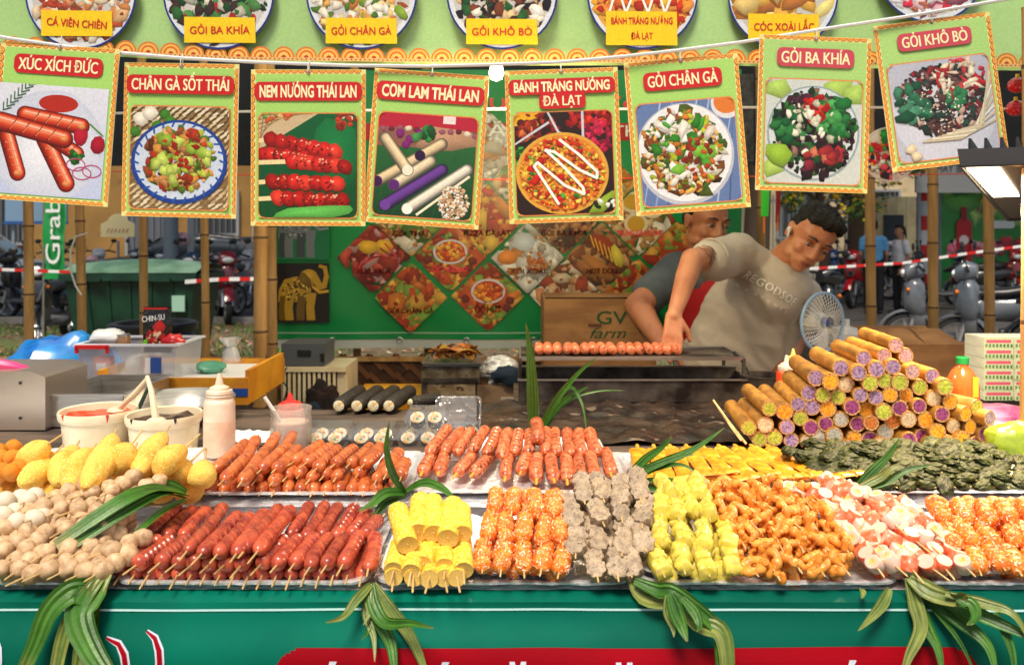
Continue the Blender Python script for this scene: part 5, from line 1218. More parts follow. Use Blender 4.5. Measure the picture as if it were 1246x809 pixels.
# ================= ball heaps =================
def heap(rows,what,name,cat,grp,place,mk,n,step,r,a,b,dirv,sf=.028,under=.019,st=ST,sr=.0013,z0=0):
    """rows: list of (y, x0, x1, count); dirv picture direction (dx,dy) of skewer for its whole length"""
    for ri,row in enumerate(rows):
        y,x0,x1,c=row[:4]; dv=row[4] if len(row)>4 else dirv
        for i in range(c):
            x=x0+(x1-x0)*(i/(c-1) if c>1 else 0)+jit(2.6); yy=y+jit(4)
            A=onplane(x,yy,a+jit(.003),b); ln=step*(n-1)
            f=1-.25*max(0,(700-yy)/120)
            P=[]
            B=onplane(x+dv[0]*f+jit(7),yy+dv[1]*f+jit(4),a,b)
            D=(B-A).normalized()*ln; D.z-=.012; A.z+=.004; B=A+D
            for j in range(n):
                me,sc,extra=mk(); s=r*rf.uniform(.9,1.1)
                rot=(rf.uniform(-.3,.3),rf.uniform(0,6.28),rf.uniform(-.3,.3))
                if name=='mushroom_cake_skewer': rot=(R(90)+rf.uniform(-.5,.3),rf.uniform(-.35,.35),rf.uniform(0,6)); rot=(Matrix.Rotation(rf.uniform(-.4,.4),3,'Y')@Matrix.Rotation(R(120)+rf.uniform(-.3,.3),3,'X')@Matrix.Rotation(rf.uniform(0,6),3,'Y')).to_euler()
                if name=='crab_stick_skewer': rot=(Matrix.Rotation(rf.uniform(-1.2,1.3),3,'Y')@Matrix.Rotation(R(90)+rf.uniform(-.6,.6),3,'X')).to_euler()
                P.append((me,min(1.04,max(-.04,j/(n-1)+jit(.05))),(s*sc[0],s*sc[1],s*sc[2]),rot,extra[0]))
                if len(extra)>1: P.append((extra[1],j/(n-1),(s,s,s),(rf.uniform(0,6),rf.uniform(0,6),0),extra[2]))
            for _ in range(1):
                skewer(name,f'{what}, {nth(i)} from left in {nth(ri)} row up{place}',cat,grp,A,B,P,sf*rf.uniform(.75,1.2),.012,st,sr)
def fill(rows,name,what,place,grp,mk,n,step,r,a,b,dirv,drop=.02):
    """lower layer carrying the heap"""
    heap([(y+4,x0+9,x1-9,max(2,c-1))+tuple(q) for (y,x0,x1,c,*q) in rows],what,name,'skewer',grp,place,mk,n,step,r,a-drop,b,dirv,sf=.012)
# beige fish balls
mkb=lambda:(rf.choice(BALL),(1,1,1),('ball',))
gs='beige fish ball skewers heaped at the left end'
rows=[(698,0,124,7),(673,-20,134,7),(648,-14,128,7),(622,30,140,6,(44,-26)),(600,86,164,4,(38,-26))]
heap(rows,'beige fish ball skewer','fish_ball_skewer','skewer',gs,' of the left heap',mkb,3,.0255,.0137,.955,.38,(40,-32),sf=.035)
fill(rows[:4],'fish_ball_skewer','half buried beige ball skewer',' under left heap',gs,mkb,3,.0255,.0137,.957,.38,(40,-32),.03)
mkw=lambda:(rf.choice(WBALL),(1,1,1),('ball',))
heap([(634,4,40,3,(14,-14)),(614,4,34,2,(14,-12))],'white fish ball skewer','fish_ball_skewer','skewer','white fish balls at the far left',' beside the beige heap',mkw,2,.026,.0145,.962,.4,(20,-16))
# orange coconut balls
mko=lambda:(rf.choice(OBALL),(1,1,1),('ball',rf.choice(FLK),'coconut_flakes'))
gs='orange coconut ball skewers in the middle tray'
rows=[(692,589,684,5),(656,592,682,5),(622,600,676,4)]
for rr in range(1):
    heap(rows,'orange coconut ball skewer','coconut_ball_skewer','skewer',gs,' of middle tray',mko,3,.0245,.0133,.958,.42,(3,-42))
    fill(rows,'coconut_ball_skewer','half buried orange coconut ball skewer',' under middle heap',gs,mko,3,.0245,.013,.958,.4,(3,-42),.028)
gs='orange coconut ball skewers in the right tray'
rows=[(693,1192,1262,4,(-14,-34)),(662,1160,1256,5,(-14,-34)),(630,1148,1254,5,(-14,-30))]
heap(rows,'orange coconut ball skewer','coconut_ball_skewer','skewer',gs,' of right tray',mko,3,.0255,.0142,.95,.33,(-14,-32))
fill(rows[:4],'coconut_ball_skewer','half buried orange coconut ball skewer',' under right heap',gs,mko,3,.0255,.0138,.95,.33,(-14,-32),.028)
# far left rear orange balls
heap([(573,2,20,2,(4,-14)),(560,2,28,3,(4,-12)),(548,0,20,2,(3,-10))],'plain orange fish ball skewer','fish_ball_skewer','skewer','plain orange balls at the far left rear',' behind the corn dogs',lambda:(rf.choice(BALLO),(1,1,1),('ball',)),2,.024,.0135,.985,.12,(4,-14),sf=.0) if False else None
M_plain=mat('orange_fried_ball',srgb(240,160,30),.5,col2=srgb(222,120,20),nscale=30,bump=.4,rand=.08)
BALLO=[lump('ball_d',M_plain,i,amp=.05) for i in range(2)]
heap([(575,0,22,3,(4,-14)),(560,0,26,3,(4,-12)),(549,0,18,2,(3,-10))],'plain orange fried ball skewer','fish_ball_skewer','skewer','plain orange balls at the far left rear',' beside corn dogs',lambda:(rf.choice(BALLO),(1,1,1),('ball',)),2,.025,.0145,.99,.1,(4,-14),sf=.0)
# mushroom cakes
mkm=lambda:(rf.choice(MUSH),(1,1,1),('fluted_cake',))
gs='grey fluted mushroom cake skewers'
rows=[(697,728,770,3,(-4,-46)),(667,699,784,4,(-4,-46)),(632,700,784,4,(-4,-40)),(606,710,778,4,(-6,-30))]
heap(rows,'grey fluted mushroom cake skewer','mushroom_cake_skewer','skewer',gs,' beside the orange balls',mkm,3,.0275,.0150,.960,.42,(-4,-40))
fill(rows[:5],'mushroom_cake_skewer','half buried grey mushroom cake skewer',' under grey heap',gs,mkm,3,.0275,.0145,.955,.4,(-4,-38),.03)
# dumplings
mkd=lambda:(rf.choice(DUMP),(1,1,1),('dumpling',))
gs='yellow dumpling skewers'
rows=[(693,806,890,4,(-6,-38)),(660,802,884,4,(-6,-38)),(626,804,864,4,(-6,-32)),(604,818,850,2,(-5,-20))]
heap(rows,'yellow green dumpling skewer','dumpling_skewer','skewer',gs,' left of the fried rings',mkd,3,.0265,.0152,.955,.36,(-6,-38))
fill(rows[:4],'dumpling_skewer','half buried yellow dumpling skewer',' under dumpling heap',gs,mkd,3,.0265,.015,.95,.34,(-6,-38),.027)
# fried rings
def mkr():
    return (rf.choice(RING),(1,1.1,1),('fried_ring',))
gs='golden fried ring skewers'
rows=[(694,915,1026,5,(-14,-34)),(666,902,1024,6,(-18,-34)),(638,890,1004,6,(-20,-30)),(612,886,980,5,(-18,-22))]
heap(rows,'golden fried ring skewer','fried_ring_skewer','skewer',gs,' beside the dumplings',mkr,4,.0195,.0165,.95,.3,(-14,-34))
fill(rows[:5],'fried_ring_skewer','half buried golden fried ring skewer',' under golden heap',gs,mkr,4,.0195,.0165,.946,.3,(-14,-34),.02)
# crab sticks
_k=[0]
def mkc():
    _k[0]+=1; return (CRAB[0] if _k[0]%5<2 else CRAB[1],(1,.95,1),('seafood_roll',))
gs='pink and white crab stick skewers'
rows=[(690,1062,1172,6,(-26,-34)),(660,1040,1150,6,(-26,-34)),(634,1018,1124,6,(-24,-28)),(608,1000,1066,4,(-18,-16))]
heap(rows,'pink and white crab stick skewer','crab_stick_skewer','skewer',gs,' of pink heap',mkc,4,.0215,.0113,.95,.3,(-26,-34),sf=.045)
fill(rows[:5],'crab_stick_skewer','half buried pink crab stick skewer',' under pink heap',gs,mkc,4,.0215,.0113,.948,.3,(-26,-34),.024)
# ================= corn dogs =================
gs='yellow crumbed corn dogs heaped at the rear left'
dogs=[(16,597,44,575,10),(0,594,22,566,11),(34,604,70,574,15),(68,603,92,577,13),(95,603,108,582,12),(130,600,150,583,13),(170,602,190,580,12),
 (60,600,50,578,12),(225,593,238,572,12),(200,600,230,580,14)]
def dogset(L,z,zb,row,r):
    for i,(x0,y0,x1,y1) in enumerate(L):
        x0=x1+(x0-x1)*1.22; y0=min(604,y1+(y0-y1)*1.22)
        A=onplane(x0,y0,z); B=onplane(x1,y1,z+zb)
        skewer('corn_dog',f'yellow crumbed corn dog on a stick, {nth(i)} from left in {row}','corn dog',gs,A,B,[(rf.choice(DOG),0,(r*rf.uniform(.94,1.06),(B-A).length,r),rf.uniform(0,6),'crumb_crust')],0,.035,ST,.0019)
dogset([(8,598,30,566),(28,602,55,571),(60,602,86,569),(96,602,120,574),(128,600,146,572),(156,601,176,576),(188,603,214,580),(222,603,240,582)],.972,.012,'bottom layer',.0255)
dogset([(34,583,66,552),(74,580,92,545),(90,586,112,548),(150,578,162,550),(190,574,218,549),(212,582,232,562),(246,585,249,562)],1.0,.026,'middle layer',.0255)
dogset([(30,558,58,540),(110,582,138,530),(140,568,160,541),(174,568,200,528),(196,572,226,544)],1.02,.034,'top layer',.026)
# ================= turmeric squid =================
gs='flat yellow turmeric squid skewers'
for i in range(9):
    x0=782+i*26; A=onplane(x0+2+i*1.2,584,.972); B=onplane(772+i*20.5+4,546,.974)
    skewer('squid_skewer',f'flat yellow squid skewer, {nth(i)} from left in the upper layer','skewer',gs,A,B,[(rf.choice(SQ),0,(.018,(B-A).length*1.02,.010),(0,0,0),'squid_fillet')],.012,.032,ST3,.0021)
for i in range(9):
    x0=786+i*24; A=onplane(x0+4+i,579,.962); B=onplane(776+i*21,550,.962)
    skewer('squid_skewer',f'flat yellow squid skewer, {nth(i)} from left in the lower layer','skewer',gs,A,B,[(rf.choice(SQ),0,(.0165,(B-A).length,.009),(0,0,0),'squid_fillet')],.022,.012,ST2,.0018)
for i,(x0,y0,x1,y1,l) in enumerate(((842,578,900,571,'left'),(892,583,946,574,'middle-left'),(945,580,1000,576,'middle-right'),(1002,581,1052,574,'right'))):
    A=onplane(x0,y0,.984); B=onplane(x1,y1,.984)
    skewer('squid_skewer',f'yellow squid skewer lying crosswise along the tray front, {l} of the four','skewer',gs,A,B,[(rf.choice(SQ),0,(.012,(B-A).length,.009),(0,0,0),'squid_fillet')],.03 if i!=3 else 0,.0 if i!=3 else .03,ST2,.0018)
# ================= betel leaf rolls =================
gs='dark green betel leaf roll skewers'
bi=0
for rI,(y,x0,x1,c) in enumerate(((590,1036,1240,10),(581,1020,1243,11),(571,1008,1243,12),(561,1006,1243,12),(551,1012,1215,10))):
    for i in range(c):
        x=x0+(x1-x0)*i/(c-1)+jit(3); A=onplane(x,y+jit(1.5),.966+rI*.006+jit(.002)); B=A+Vector((-.04+jit(.02),.045,.006))
        P=[(rf.choice(BET),j/2,(.027*rf.uniform(.85,1.2),.015,.011),(jit(.25),jit(.35)+(3.14 if rf.random()<.5 else 0),jit(.3)),'leaf_roll') for j in range(3)]
        skewer('betel_roll_skewer',f'glossy dark green leaf roll skewer, {nth(i)} from left, {nth(rI)} row from front','skewer',gs,A,B,P,.018,.012,ST,.0016)
# ================= rice bamboo tubes =================
FILL={'p':('lilac',srgb(178,146,178),srgb(120,86,126)),'l':('pale pink',srgb(210,168,164),srgb(150,108,124)),'g':('yellow-green',srgb(198,200,70),srgb(150,158,40)),'o':('orange',srgb(250,172,34),srgb(222,124,16)),'m':('magenta',srgb(160,66,122),srgb(96,30,78)),'c':('cream',srgb(222,196,158),srgb(190,160,120)),'w':('grey-white',srgb(190,184,168),srgb(150,146,132)),'b':('brown-orange',srgb(206,118,38),srgb(160,80,22))}
FM={k:mat('rice_'+v[0].replace(' ','_').replace('-','_'),v[1],.6,col2=v[2],nscale=3.2,ramp=(.42,.6),bump=1,bscale=9,bd=.0012,rand=.12,flecks=tuple(min(1,c*1.15+.02) for c in v[1]),fscale=5,fth=(.56,.62)) for k,v in FILL.items()}
LOGS=[(743,98,'l'),(697,138,'l'),(782,138,'l'),(617,148,'p'),(527,186,'p'),(667,192,'p'),(732,182,'p'),(809,201,'l'),(886,218,'p'),(597,205,'p'),(429,225,'p'),(487,240,'o'),(548,250,'c'),(642,246,'g'),(700,236,'g'),(759,243,'g'),(838,262,'g'),(936,260,'g'),(402,284,'p'),(457,292,'g'),(515,300,'g'),(604,292,'p'),(664,302,'p'),(721,292,'o'),(782,292,'o'),(892,305,'c'),(957,318,'o'),(246,346,'g'),(306,358,'o'),(359,328,'p'),(413,340,'p'),(476,346,'o'),(571,340,'m'),(626,350,'o'),(696,358,'g'),(759,344,'m'),(835,336,'m'),(1017,366,'o'),(1062,342,'g'),(925,368,'m'),(1112,384,'p'),(165,420,'g'),(230,408,'c'),(368,384,'g'),(527,388,'w'),(467,406,'m'),(410,420,'m'),(315,418,'p'),(592,406,'m'),(646,402,'b'),(730,396,'b'),(793,388,'c'),(861,390,'o'),(968,414,'c'),(907,437,'o'),(1036,418,'o'),(1090,445,'m'),(208,465,'g'),(266,460,'g'),(332,470,'p'),(443,455,'w'),(502,452,'w'),(580,460,'o'),(641,466,'m'),(701,438,'w'),(395,474,'c'),(795,470,'m'),(845,455,'m'),(881,485,'m'),(949,480,'o'),(1005,467,'o'),(682,488,'c'),(482,495,'p'),(1055,487,'m'),(435,500,'o'),(556,498,'w'),(620,505,'m')]
def log_meshes():
    m=MB(); n=20; r=1
    pr=[(.78,.0),(.97,0),(1.0,.012),(1.0,.44),(1.05,.455),(1.0,.47),(.99,.99),(.9,1.0)]
    m.lathe(pr,n,close=False); Rx=Matrix(((1,0,0),(0,0,1),(0,-1,0)))
    m.mi=1; m.lathe([(.76,.06),(.78,0),(.96,-.0015)],n,close=False); m.lathe([(.01,1.0),(.9,1.0)],n,close=False)
    m.v=[tuple(Rx@Vector(v)) for v in m.v]; tube=m.mesh('log_m',[M_bam,M_bamcut],angle=40)
    out={}
    for k in FILL:
        m=MB(); n=20; vs=[(0,-.012,0)]; 
        for q,rr in enumerate((.3,.55,.8)):
            for j in range(n): a=2*PI*j/n; vs.append((rr*math.cos(a),-.010+.02*q/3+.016*mnoise.noise(Vector((math.cos(a)*rr*4,math.sin(a)*rr*4,ord(k)*.3))),rr*math.sin(a)))
        fs=[(0,1+j,1+(j+1)%n) for j in range(n)]+[(1+q*n+j,1+q*n+(j+1)%n,1+(q+1)*n+(j+1)%n,1+(q+1)*n+j) for q in range(2) for j in range(n)]
        m.add(vs,fs); out[k]=m.mesh('rice_m_'+k,FM[k])
    return tube,out
LT,LF=log_meshes()
lg=[(860+x/3.228,390+y/3.228,c) for x,y,c in LOGS]
rowsort=sorted(lg,key=lambda q:(round((q[1]-412)/17.5),q[0]))
cnt={}
for x,y,c in rowsort:
    ri=round((y-412)/17.5); cnt[ri]=cnt.get(ri,-1)+1
    Y=1.755+jit(.012)+(.02 if ri<2 else 0); P=W(x,y,Y); 
    low=y>528 or (x<915 and y>515)
    d=Vector((.02+jit(.010)-(.0 if x<1100 else .035),.205,jit(.003)))
    if x>1180 or (1160<x and y<510): d=Vector((-.085,.22,0.0))
    t=thing('rice_bamboo_tube',P,f'bamboo tube filled with {FILL[c][0]} rice, {nth(cnt[ri])} from left, {nth(ri)} row from top','rice tube','bamboo rice tubes stacked on the counter',M=frame(d))
    rr=.0178*rf.uniform(.93,1.06); L=d.length*rf.uniform(.93,1.03)
    link('bamboo_sleeve',LT,t,(0,0,0),(0,rf.uniform(0,6),0),(rr,L,rr)); link('rice_filling',LF[c],t,(0,.0,0),(0,rf.uniform(0,6),0),(rr,rr*18*.06,rr))
# support tubes hidden inside pile: wedge of longer tubes behind is not needed; side stops
# ================= pandan leaves =================
rp=random.Random(41)
M_lf=mat_attr('pandan_blade',rough=.42,nv=.08,nscale=60,bump=.1,bscale=200)
def leaf(pts,w,mt,parent,fold=.55,tipw=.03,twist=0,basew=.5,nrm=None):
    w*=.86
    """ribbon through 3D points with a V fold along its midrib"""
    P=[Vector(p) for p in pts]; N=26; C=[]; sd=rp.random()*50
    ca,cb=((srgb(34,78,18),srgb(78,128,36)) if mt is M_leaf else (srgb(70,100,32),srgb(150,152,80)))
    def cr(t):
        s=t*(len(P)-1); i=min(int(s),len(P)-2); u=s-i
        p0=P[max(i-1,0)];p1=P[i];p2=P[i+1];p3=P[min(i+2,len(P)-1)]
        return .5*((2*p1)+(p2-p0)*u+(2*p0-5*p1+4*p2-p3)*u*u+(3*p1-p0-3*p2+p3)*u**3)
    C=[cr(i/N) for i in range(N+1)]; rows=[]; cols=[]
    for i,c in enumerate(C):
        t=i/N; d=(C[min(i+1,N)]-C[max(i-1,0)]).normalized(); n0=nrm or Vector((0,-1,.5)); n0=Vector(n0)
        s=d.cross(n0)
        if s.length<1e-3: s=d.orthogonal()
        s.normalize()
        if twist: s=Matrix.Rotation(twist*t,3,d)@s
        up=s.cross(d)
        ww=w*(basew+(1-basew)*min(1,t/.25)) if t<.25 else w*(1-(max(0,t-.3)/.7)**1.5*(1-tipw))
        jag=1+.05*mnoise.noise(Vector((t*14,sd,0)))
        rows.append([c+s*ww*.5*k*jag+up*ww*fold*.42*abs(k)+up*ww*.03*(-1)**int(k*4) for k in(-1,-.75,-.5,-.25,0,.25,.5,.75,1)])
        for k in range(9):
            f=.5+.9*mnoise.noise(Vector((k*1.9+sd,t*2.2,0)))+.25*(-1)**k*.6-(.25 if k==4 else 0); f=min(1,max(0,f)); br=max(0,(t-.86)/.14) if rp.random()<2 else 0
            cc_=[ca[q]*(1-f)+cb[q]*f for q in range(3)]; tipc=srgb(150,128,70); cols.append(tuple(cc_[q]*(1-.6*br)+tipc[q]*.6*br for q in range(3)))
    m=MB(); m.hascol=True; m.grid(rows,cols); 
    off=[[q-Vector((0,0,.0006)) for q in r] for r in rows]
    o=m.build('leaf_blade',M_lf,parent,angle=20)
    return o
def bundle(lab,loc,leaves,mats=None,grp=None):
    loc=Vector(loc); t=thing('pandan_bunch',loc,lab,'leaves',grp)
    for L in leaves:
        pts,w=L[0],L[1]; mt=L[2] if len(L)>2 else M_leaf; kw=L[3] if len(L)>3 else {}
        leaf([Vector(p)-loc for p in pts],w,mt,t,**kw)
    return t
def WY(lst,Y0,Y1=None):
    n=len(lst); Y1=Y0 if Y1 is None else Y1
    return [W(x,y,Y0+(Y1-Y0)*i/(n-1)) for i,(x,y) in enumerate(lst)]
H=[(-.0),]
# upright bunch behind roasted sausages
b0=W(650,545,1.86)
bundle('tall upright pandan leaves standing behind the roasted sausages',W(651,545,1.86),[
 (WY([(650,545),(648,480),(645,430),(640,393)],1.86,1.80),.031,M_leaf,dict(fold=.25,tipw=.02)),
 (WY([(654,540),(672,496),(700,458),(727,434)],1.87,1.80),.02,M_leaf,dict(nrm=(-.4,-1,.2))),
 (WY([(655,535),(680,494),(702,478),(716,470)],1.87,1.85),.016,M_leaf,dict(nrm=(-.4,-1,.2))),
 (WY([(655,530),(690,490),(725,477),(760,475)],1.87,1.84),.011,M_leaf,dict(nrm=(0,-.5,1))),
 (WY([(656,520),(690,472),(708,490),(714,530)],1.88,1.80),.011,M_leaf,dict(nrm=(0,-1,.2)))])
bundle('pandan leaves splayed over the corner between sausages and corn trays',W(492,602,1.44),[
 (WY([(494,600),(480,575),(472,545),(474,512)],1.44,1.40),.026,M_leaf,dict(nrm=(-.7,-1,.1),fold=.4)),
 (WY([(494,600),(470,602),(452,615),(436,622)],1.44,1.36),.026,M_leaf,dict(nrm=(0,-.7,1))),
 (WY([(495,602),(470,612),(455,630),(444,642)],1.45,1.35),.019,M_leaf,dict(nrm=(0,-.8,.6))),
 (WY([(492,600),(516,590),(538,596),(556,610)],1.44,1.36),.026,M_leaf,dict(nrm=(0,-.6,1)))])
bundle('pandan leaves fanned beside the yellow squid tray',W(762,588,1.46),[
 (WY([(758,588),(785,560),(805,545),(818,530)],1.46,1.44),.019,M_leaf,dict(nrm=(-.5,-1,.4))),
 (WY([(758,587),(800,566),(845,546),(882,520)],1.46,1.46),.02,M_leaf,dict(nrm=(-.4,-1,.4))),
 (WY([(760,588),(790,570),(825,556),(846,553)],1.45,1.42),.017,M_leaf,dict(nrm=(0,-.8,.7))),
 (WY([(765,582),(800,570),(830,566),(854,580)],1.46,1.4),.012,M_leaf,dict(nrm=(0,-.8,.7))),
 (WY([(762,590),(800,585),(850,590),(872,612)],1.46,1.38),.014,M_leaf,dict(nrm=(0,-.6,1))),
 (WY([(762,592),(800,596),(840,600),(872,600)],1.45,1.40),.02,M_leaf,dict(nrm=(0,-.5,1))),
 (WY([(760,590),(772,596),(785,605),(796,612)],1.46,1.36),.016,M_leaf,dict(nrm=(0,-.7,.7)))])
bundle('pandan leaves lying over the betel rolls and crab sticks',W(1040,594,1.46),[
 (WY([(1040,596),(1060,575),(1080,555),(1095,532)],1.46,1.46),.02,M_leaf,dict(nrm=(-.5,-1,.4))),
 (WY([(1040,596),(1070,582),(1085,570),(1098,567)],1.45,1.44),.018,M_leafy,dict(nrm=(-.2,-.8,.7))),
 (WY([(1040,597),(1075,588),(1105,572),(1138,565)],1.45,1.44),.017,M_leaf,dict(nrm=(-.2,-.8,.8)))])
bundle('broad dark pandan leaves lying across the beige fish balls',W(222,600,1.36),[
 (WY([(226,602),(190,596),(150,610),(68,664)],1.36,1.19),.046,M_leaf,dict(nrm=(-.1,-.6,1),fold=.2,tipw=.55,basew=.5)),
 (WY([(224,606),(195,602),(150,626),(78,672)],1.35,1.18),.028,M_leaf,dict(nrm=(-.1,-.7,.8),fold=.3,tipw=.6)),
 (WY([(226,600),(205,592),(185,592),(160,604)],1.38,1.33),.024,M_leaf,dict(nrm=(0,-.8,.8),tipw=.5)),
 (WY([(226,608),(195,625),(160,655),(118,690)],1.34,1.17),.017,M_leaf,dict(nrm=(0,-.8,.8)))])
Yl=1.118
bundle('folded pale pandan leaves hanging at the left over the green banner',W(115,705,1.15),[
 (WY([(128,702),(108,718),(86,722),(62,745),(45,785),(28,820)],1.15,1.09),.04,M_leaf,dict(tipw=.5)),
 (WY([(126,700),(110,720),(84,760),(70,815),(66,850)],1.15,1.08),.026,M_leafy,dict(tipw=.6)),
 (WY([(128,700),(112,722),(98,750),(112,790),(138,830)],1.15,1.07),.05,M_leaf,dict(tipw=.5,fold=.2)),
 (WY([(132,698),(122,715),(112,745),(100,790),(92,840)],1.15,1.1),.03,M_leafy,dict(tipw=.5)),
 (WY([(130,700),(118,740),(112,780),(100,830)],1.16,1.1),.022,M_leaf,{})])
bundle('spray of narrow pandan leaves hanging below the corn tray',W(452,712,1.15),[
 (WY([(452,710),(435,728),(418,750),(396,757)],1.15,1.08),.016,M_leafy,{}),
 (WY([(450,710),(448,728),(450,745),(442,760)],1.15,1.11),.014,M_leafy,{}),
 (WY([(452,710),(455,735),(470,757),(500,758),(528,764)],1.15,1.07),.022,M_leaf,{}),
 (WY([(451,712),(446,745),(455,775),(456,805)],1.15,1.09),.014,M_leafy,{}),
 (WY([(452,712),(458,745),(475,780),(480,812),(484,850)],1.15,1.08),.022,M_leaf,{}),
 (WY([(455,710),(475,740),(500,775),(516,812),(520,840)],1.15,1.09),.02,M_leafy,{}),
 (WY([(452,712),(452,740),(449,765),(440,778)],1.15,1.1),.01,M_leaf,{})])
bundle('limp faded pandan leaf bunch hanging below the yellow dumplings',W(782,708,1.15),[
 (WY([(770,705),(785,725),(825,728),(850,755),(876,768),(884,800),(884,850)],1.15,1.06),.036,M_leafy,dict(tipw=.5,basew=.5,fold=.25)),
 (WY([(815,722),(822,745),(830,765),(836,780)],1.1,1.07),.025,M_leaf,dict(tipw=.1)),
 (WY([(812,724),(812,745),(818,762),(820,775)],1.11,1.08),.015,M_leafy,{}),
 (WY([(830,727),(845,745),(850,760),(848,768)],1.1,1.07),.018,M_leaf,{}),
 (WY([(772,706),(800,718),(822,722),(870,762),(876,800),(878,850)],1.14,1.07),.024,M_leaf,dict(tipw=.5))])
bundle('large pandan leaf bunch hanging at the right over the green banner',W(1104,705,1.15),[
 (WY([(1104,703),(1112,735),(1118,765),(1104,800),(1092,840)],1.15,1.08),.026,M_leafy,{}),
 (WY([(1106,704),(1125,760),(1140,790),(1148,830)],1.15,1.08),.022,M_leaf,{}),
 (WY([(1106,703),(1130,720),(1158,728),(1175,722)],1.15,1.09),.03,M_leafy,dict(tipw=.4)),
 (WY([(1106,704),(1150,730),(1200,752),(1246,772),(1290,790)],1.15,1.04),.024,M_leaf,{}),
 (WY([(1108,706),(1160,750),(1200,785),(1212,830)],1.15,1.06),.026,M_leaf,{}),
 (WY([(1106,706),(1140,745),(1170,785),(1190,830)],1.15,1.08),.01,M_leaf,{}),
 (WY([(1150,722),(1200,735),(1235,750),(1262,800)],1.11,1.05),.016,M_leafy,{}),
 (WY([(1210,745),(1222,770),(1232,800),(1235,840)],1.1,1.05),.015,M_leaf,{}),
 (WY([(1165,728),(1182,738),(1184,752),(1176,760)],1.1,1.06),.022,M_leaf,{})])
bundle('single torn yellowing pandan leaf hanging left of the right bunch',W(1081,718,1.14),[
 (WY([(1082,716),(1072,735),(1058,752),(1044,767)],1.14,1.1),.018,M_leafy,{}),(WY([(1048,716),(1049,722),(1048,728)],1.14,1.12),.011,M_leafy,{})])
# ================= tubs, bottles =================
def tub(px,Y,rim_py,r,lab,sauce,sc2,h=.1):
    x=px2(px,Y); z1=CAMZ-(rim_py-285)/1000*Y; t=thing('sauce_tub',(x,Y,z1-h),lab,'tub','cream plastic sauce tubs')
    m=MB(); m.lathe([(r*.82,0),(r*.86,.004),(r*.95,h*.78),(r*1.0,h*.8),(r*1.03,h*.86),(r*1.04,h-.004),(r*1.02,h),(r*.97,h-.002),(r*.93,h*.7),(r*.8,.01),(.001,.008)],40); m.build('tub_wall',M_cream,t)
    m=MB(); n=36; vs=[]
    rings=[0,.25,.5,.75,.93]
    for q in rings[1:]:
        for k in range(n): a=2*PI*k/n; vs.append((r*q*math.cos(a),r*q*math.sin(a),h*.84+.006*mnoise.noise(Vector((q*4*math.cos(a),q*4*math.sin(a),px)))+(.012*max(0,mnoise.noise(Vector((math.cos(a)*2,math.sin(a)*2,px)))) if q>.9 else 0)))
    for a_ in (-2.1,-.9):
        dm=MB(); dm.cap((r*1.035*math.cos(a_),r*1.035*math.sin(a_),h-.002),(r*1.0*math.cos(a_),r*1.0*math.sin(a_),h-.010-.008*rp.random()),.0032,.002,8,3); dm.build('sauce_drip',mat('sauce_'+str(px),sauce,.22),t)
    vs.append((0,0,h*.84)); c=len(vs)-1
    m.add(vs,[(c,k,(k+1)%n) for k in range(n)]+[(q*n+k,q*n+(k+1)%n,(q+1)*n+(k+1)%n,(q+1)*n+k) for q in range(3) for k in range(n)])
    m.build('sauce',mat('sauce_'+str(px),sauce,.22,col2=sc2,nscale=28,ramp=(.42,.6),coat=.5,bump=.4,bscale=60),t); return t,z1
t,z1=tub(120,1.83,497,.079,'cream plastic tub of bright orange-red chilli sauce',srgb(204,54,14),srgb(226,110,40))
t,z1=tub(200,1.80,502,.077,'cream plastic tub of dark brown sauce with a white ladle',srgb(44,16,8),srgb(130,50,14))
def loose(name,lab,cat,pts,r,mt,grp=None,n=8,parts=None,flat=1):
    t=thing(name,pts[0],lab,cat,grp); m=MB(); m.tube([Vector(p)-Vector(pts[0]) for p in pts],r,n); m.build('handle' if parts else 'shaft',mt,t)
    if parts: parts(t,Vector(pts[-1])-Vector(pts[0]))
    return t
def bowlp(mt):
    def f(t,e):
        m=MB(); m.ell(e,(.02,.022,.008),14,8); m.build('bowl',mt,t)
    return f
loose('plastic_ladle','white plastic ladle standing in the dark brown sauce','ladle',[W(179,458,1.80),W(184,475,1.78),W(189,505,1.76),W(190,512,1.76)],[.0045,.006,.008,.008],M_cream,parts=bowlp(M_cream))
loose('plastic_ladle','pale plastic spoon resting across from the red sauce tub','spoon',[W(180,460,1.82),W(165,478,1.83),W(150,492,1.83),W(142,499,1.84)],[.005,.007,.006,.008],M_cream,parts=bowlp(M_cream))
loose('dark_tongs','dark green handled tongs leaning behind the brown sauce','tongs',[W(181,470,1.88),W(172,490,1.87),W(166,504,1.86)],[.004,.005,.004],mat('dark_green_plastic',srgb(36,54,44),.4),parts=bowlp(M_black))
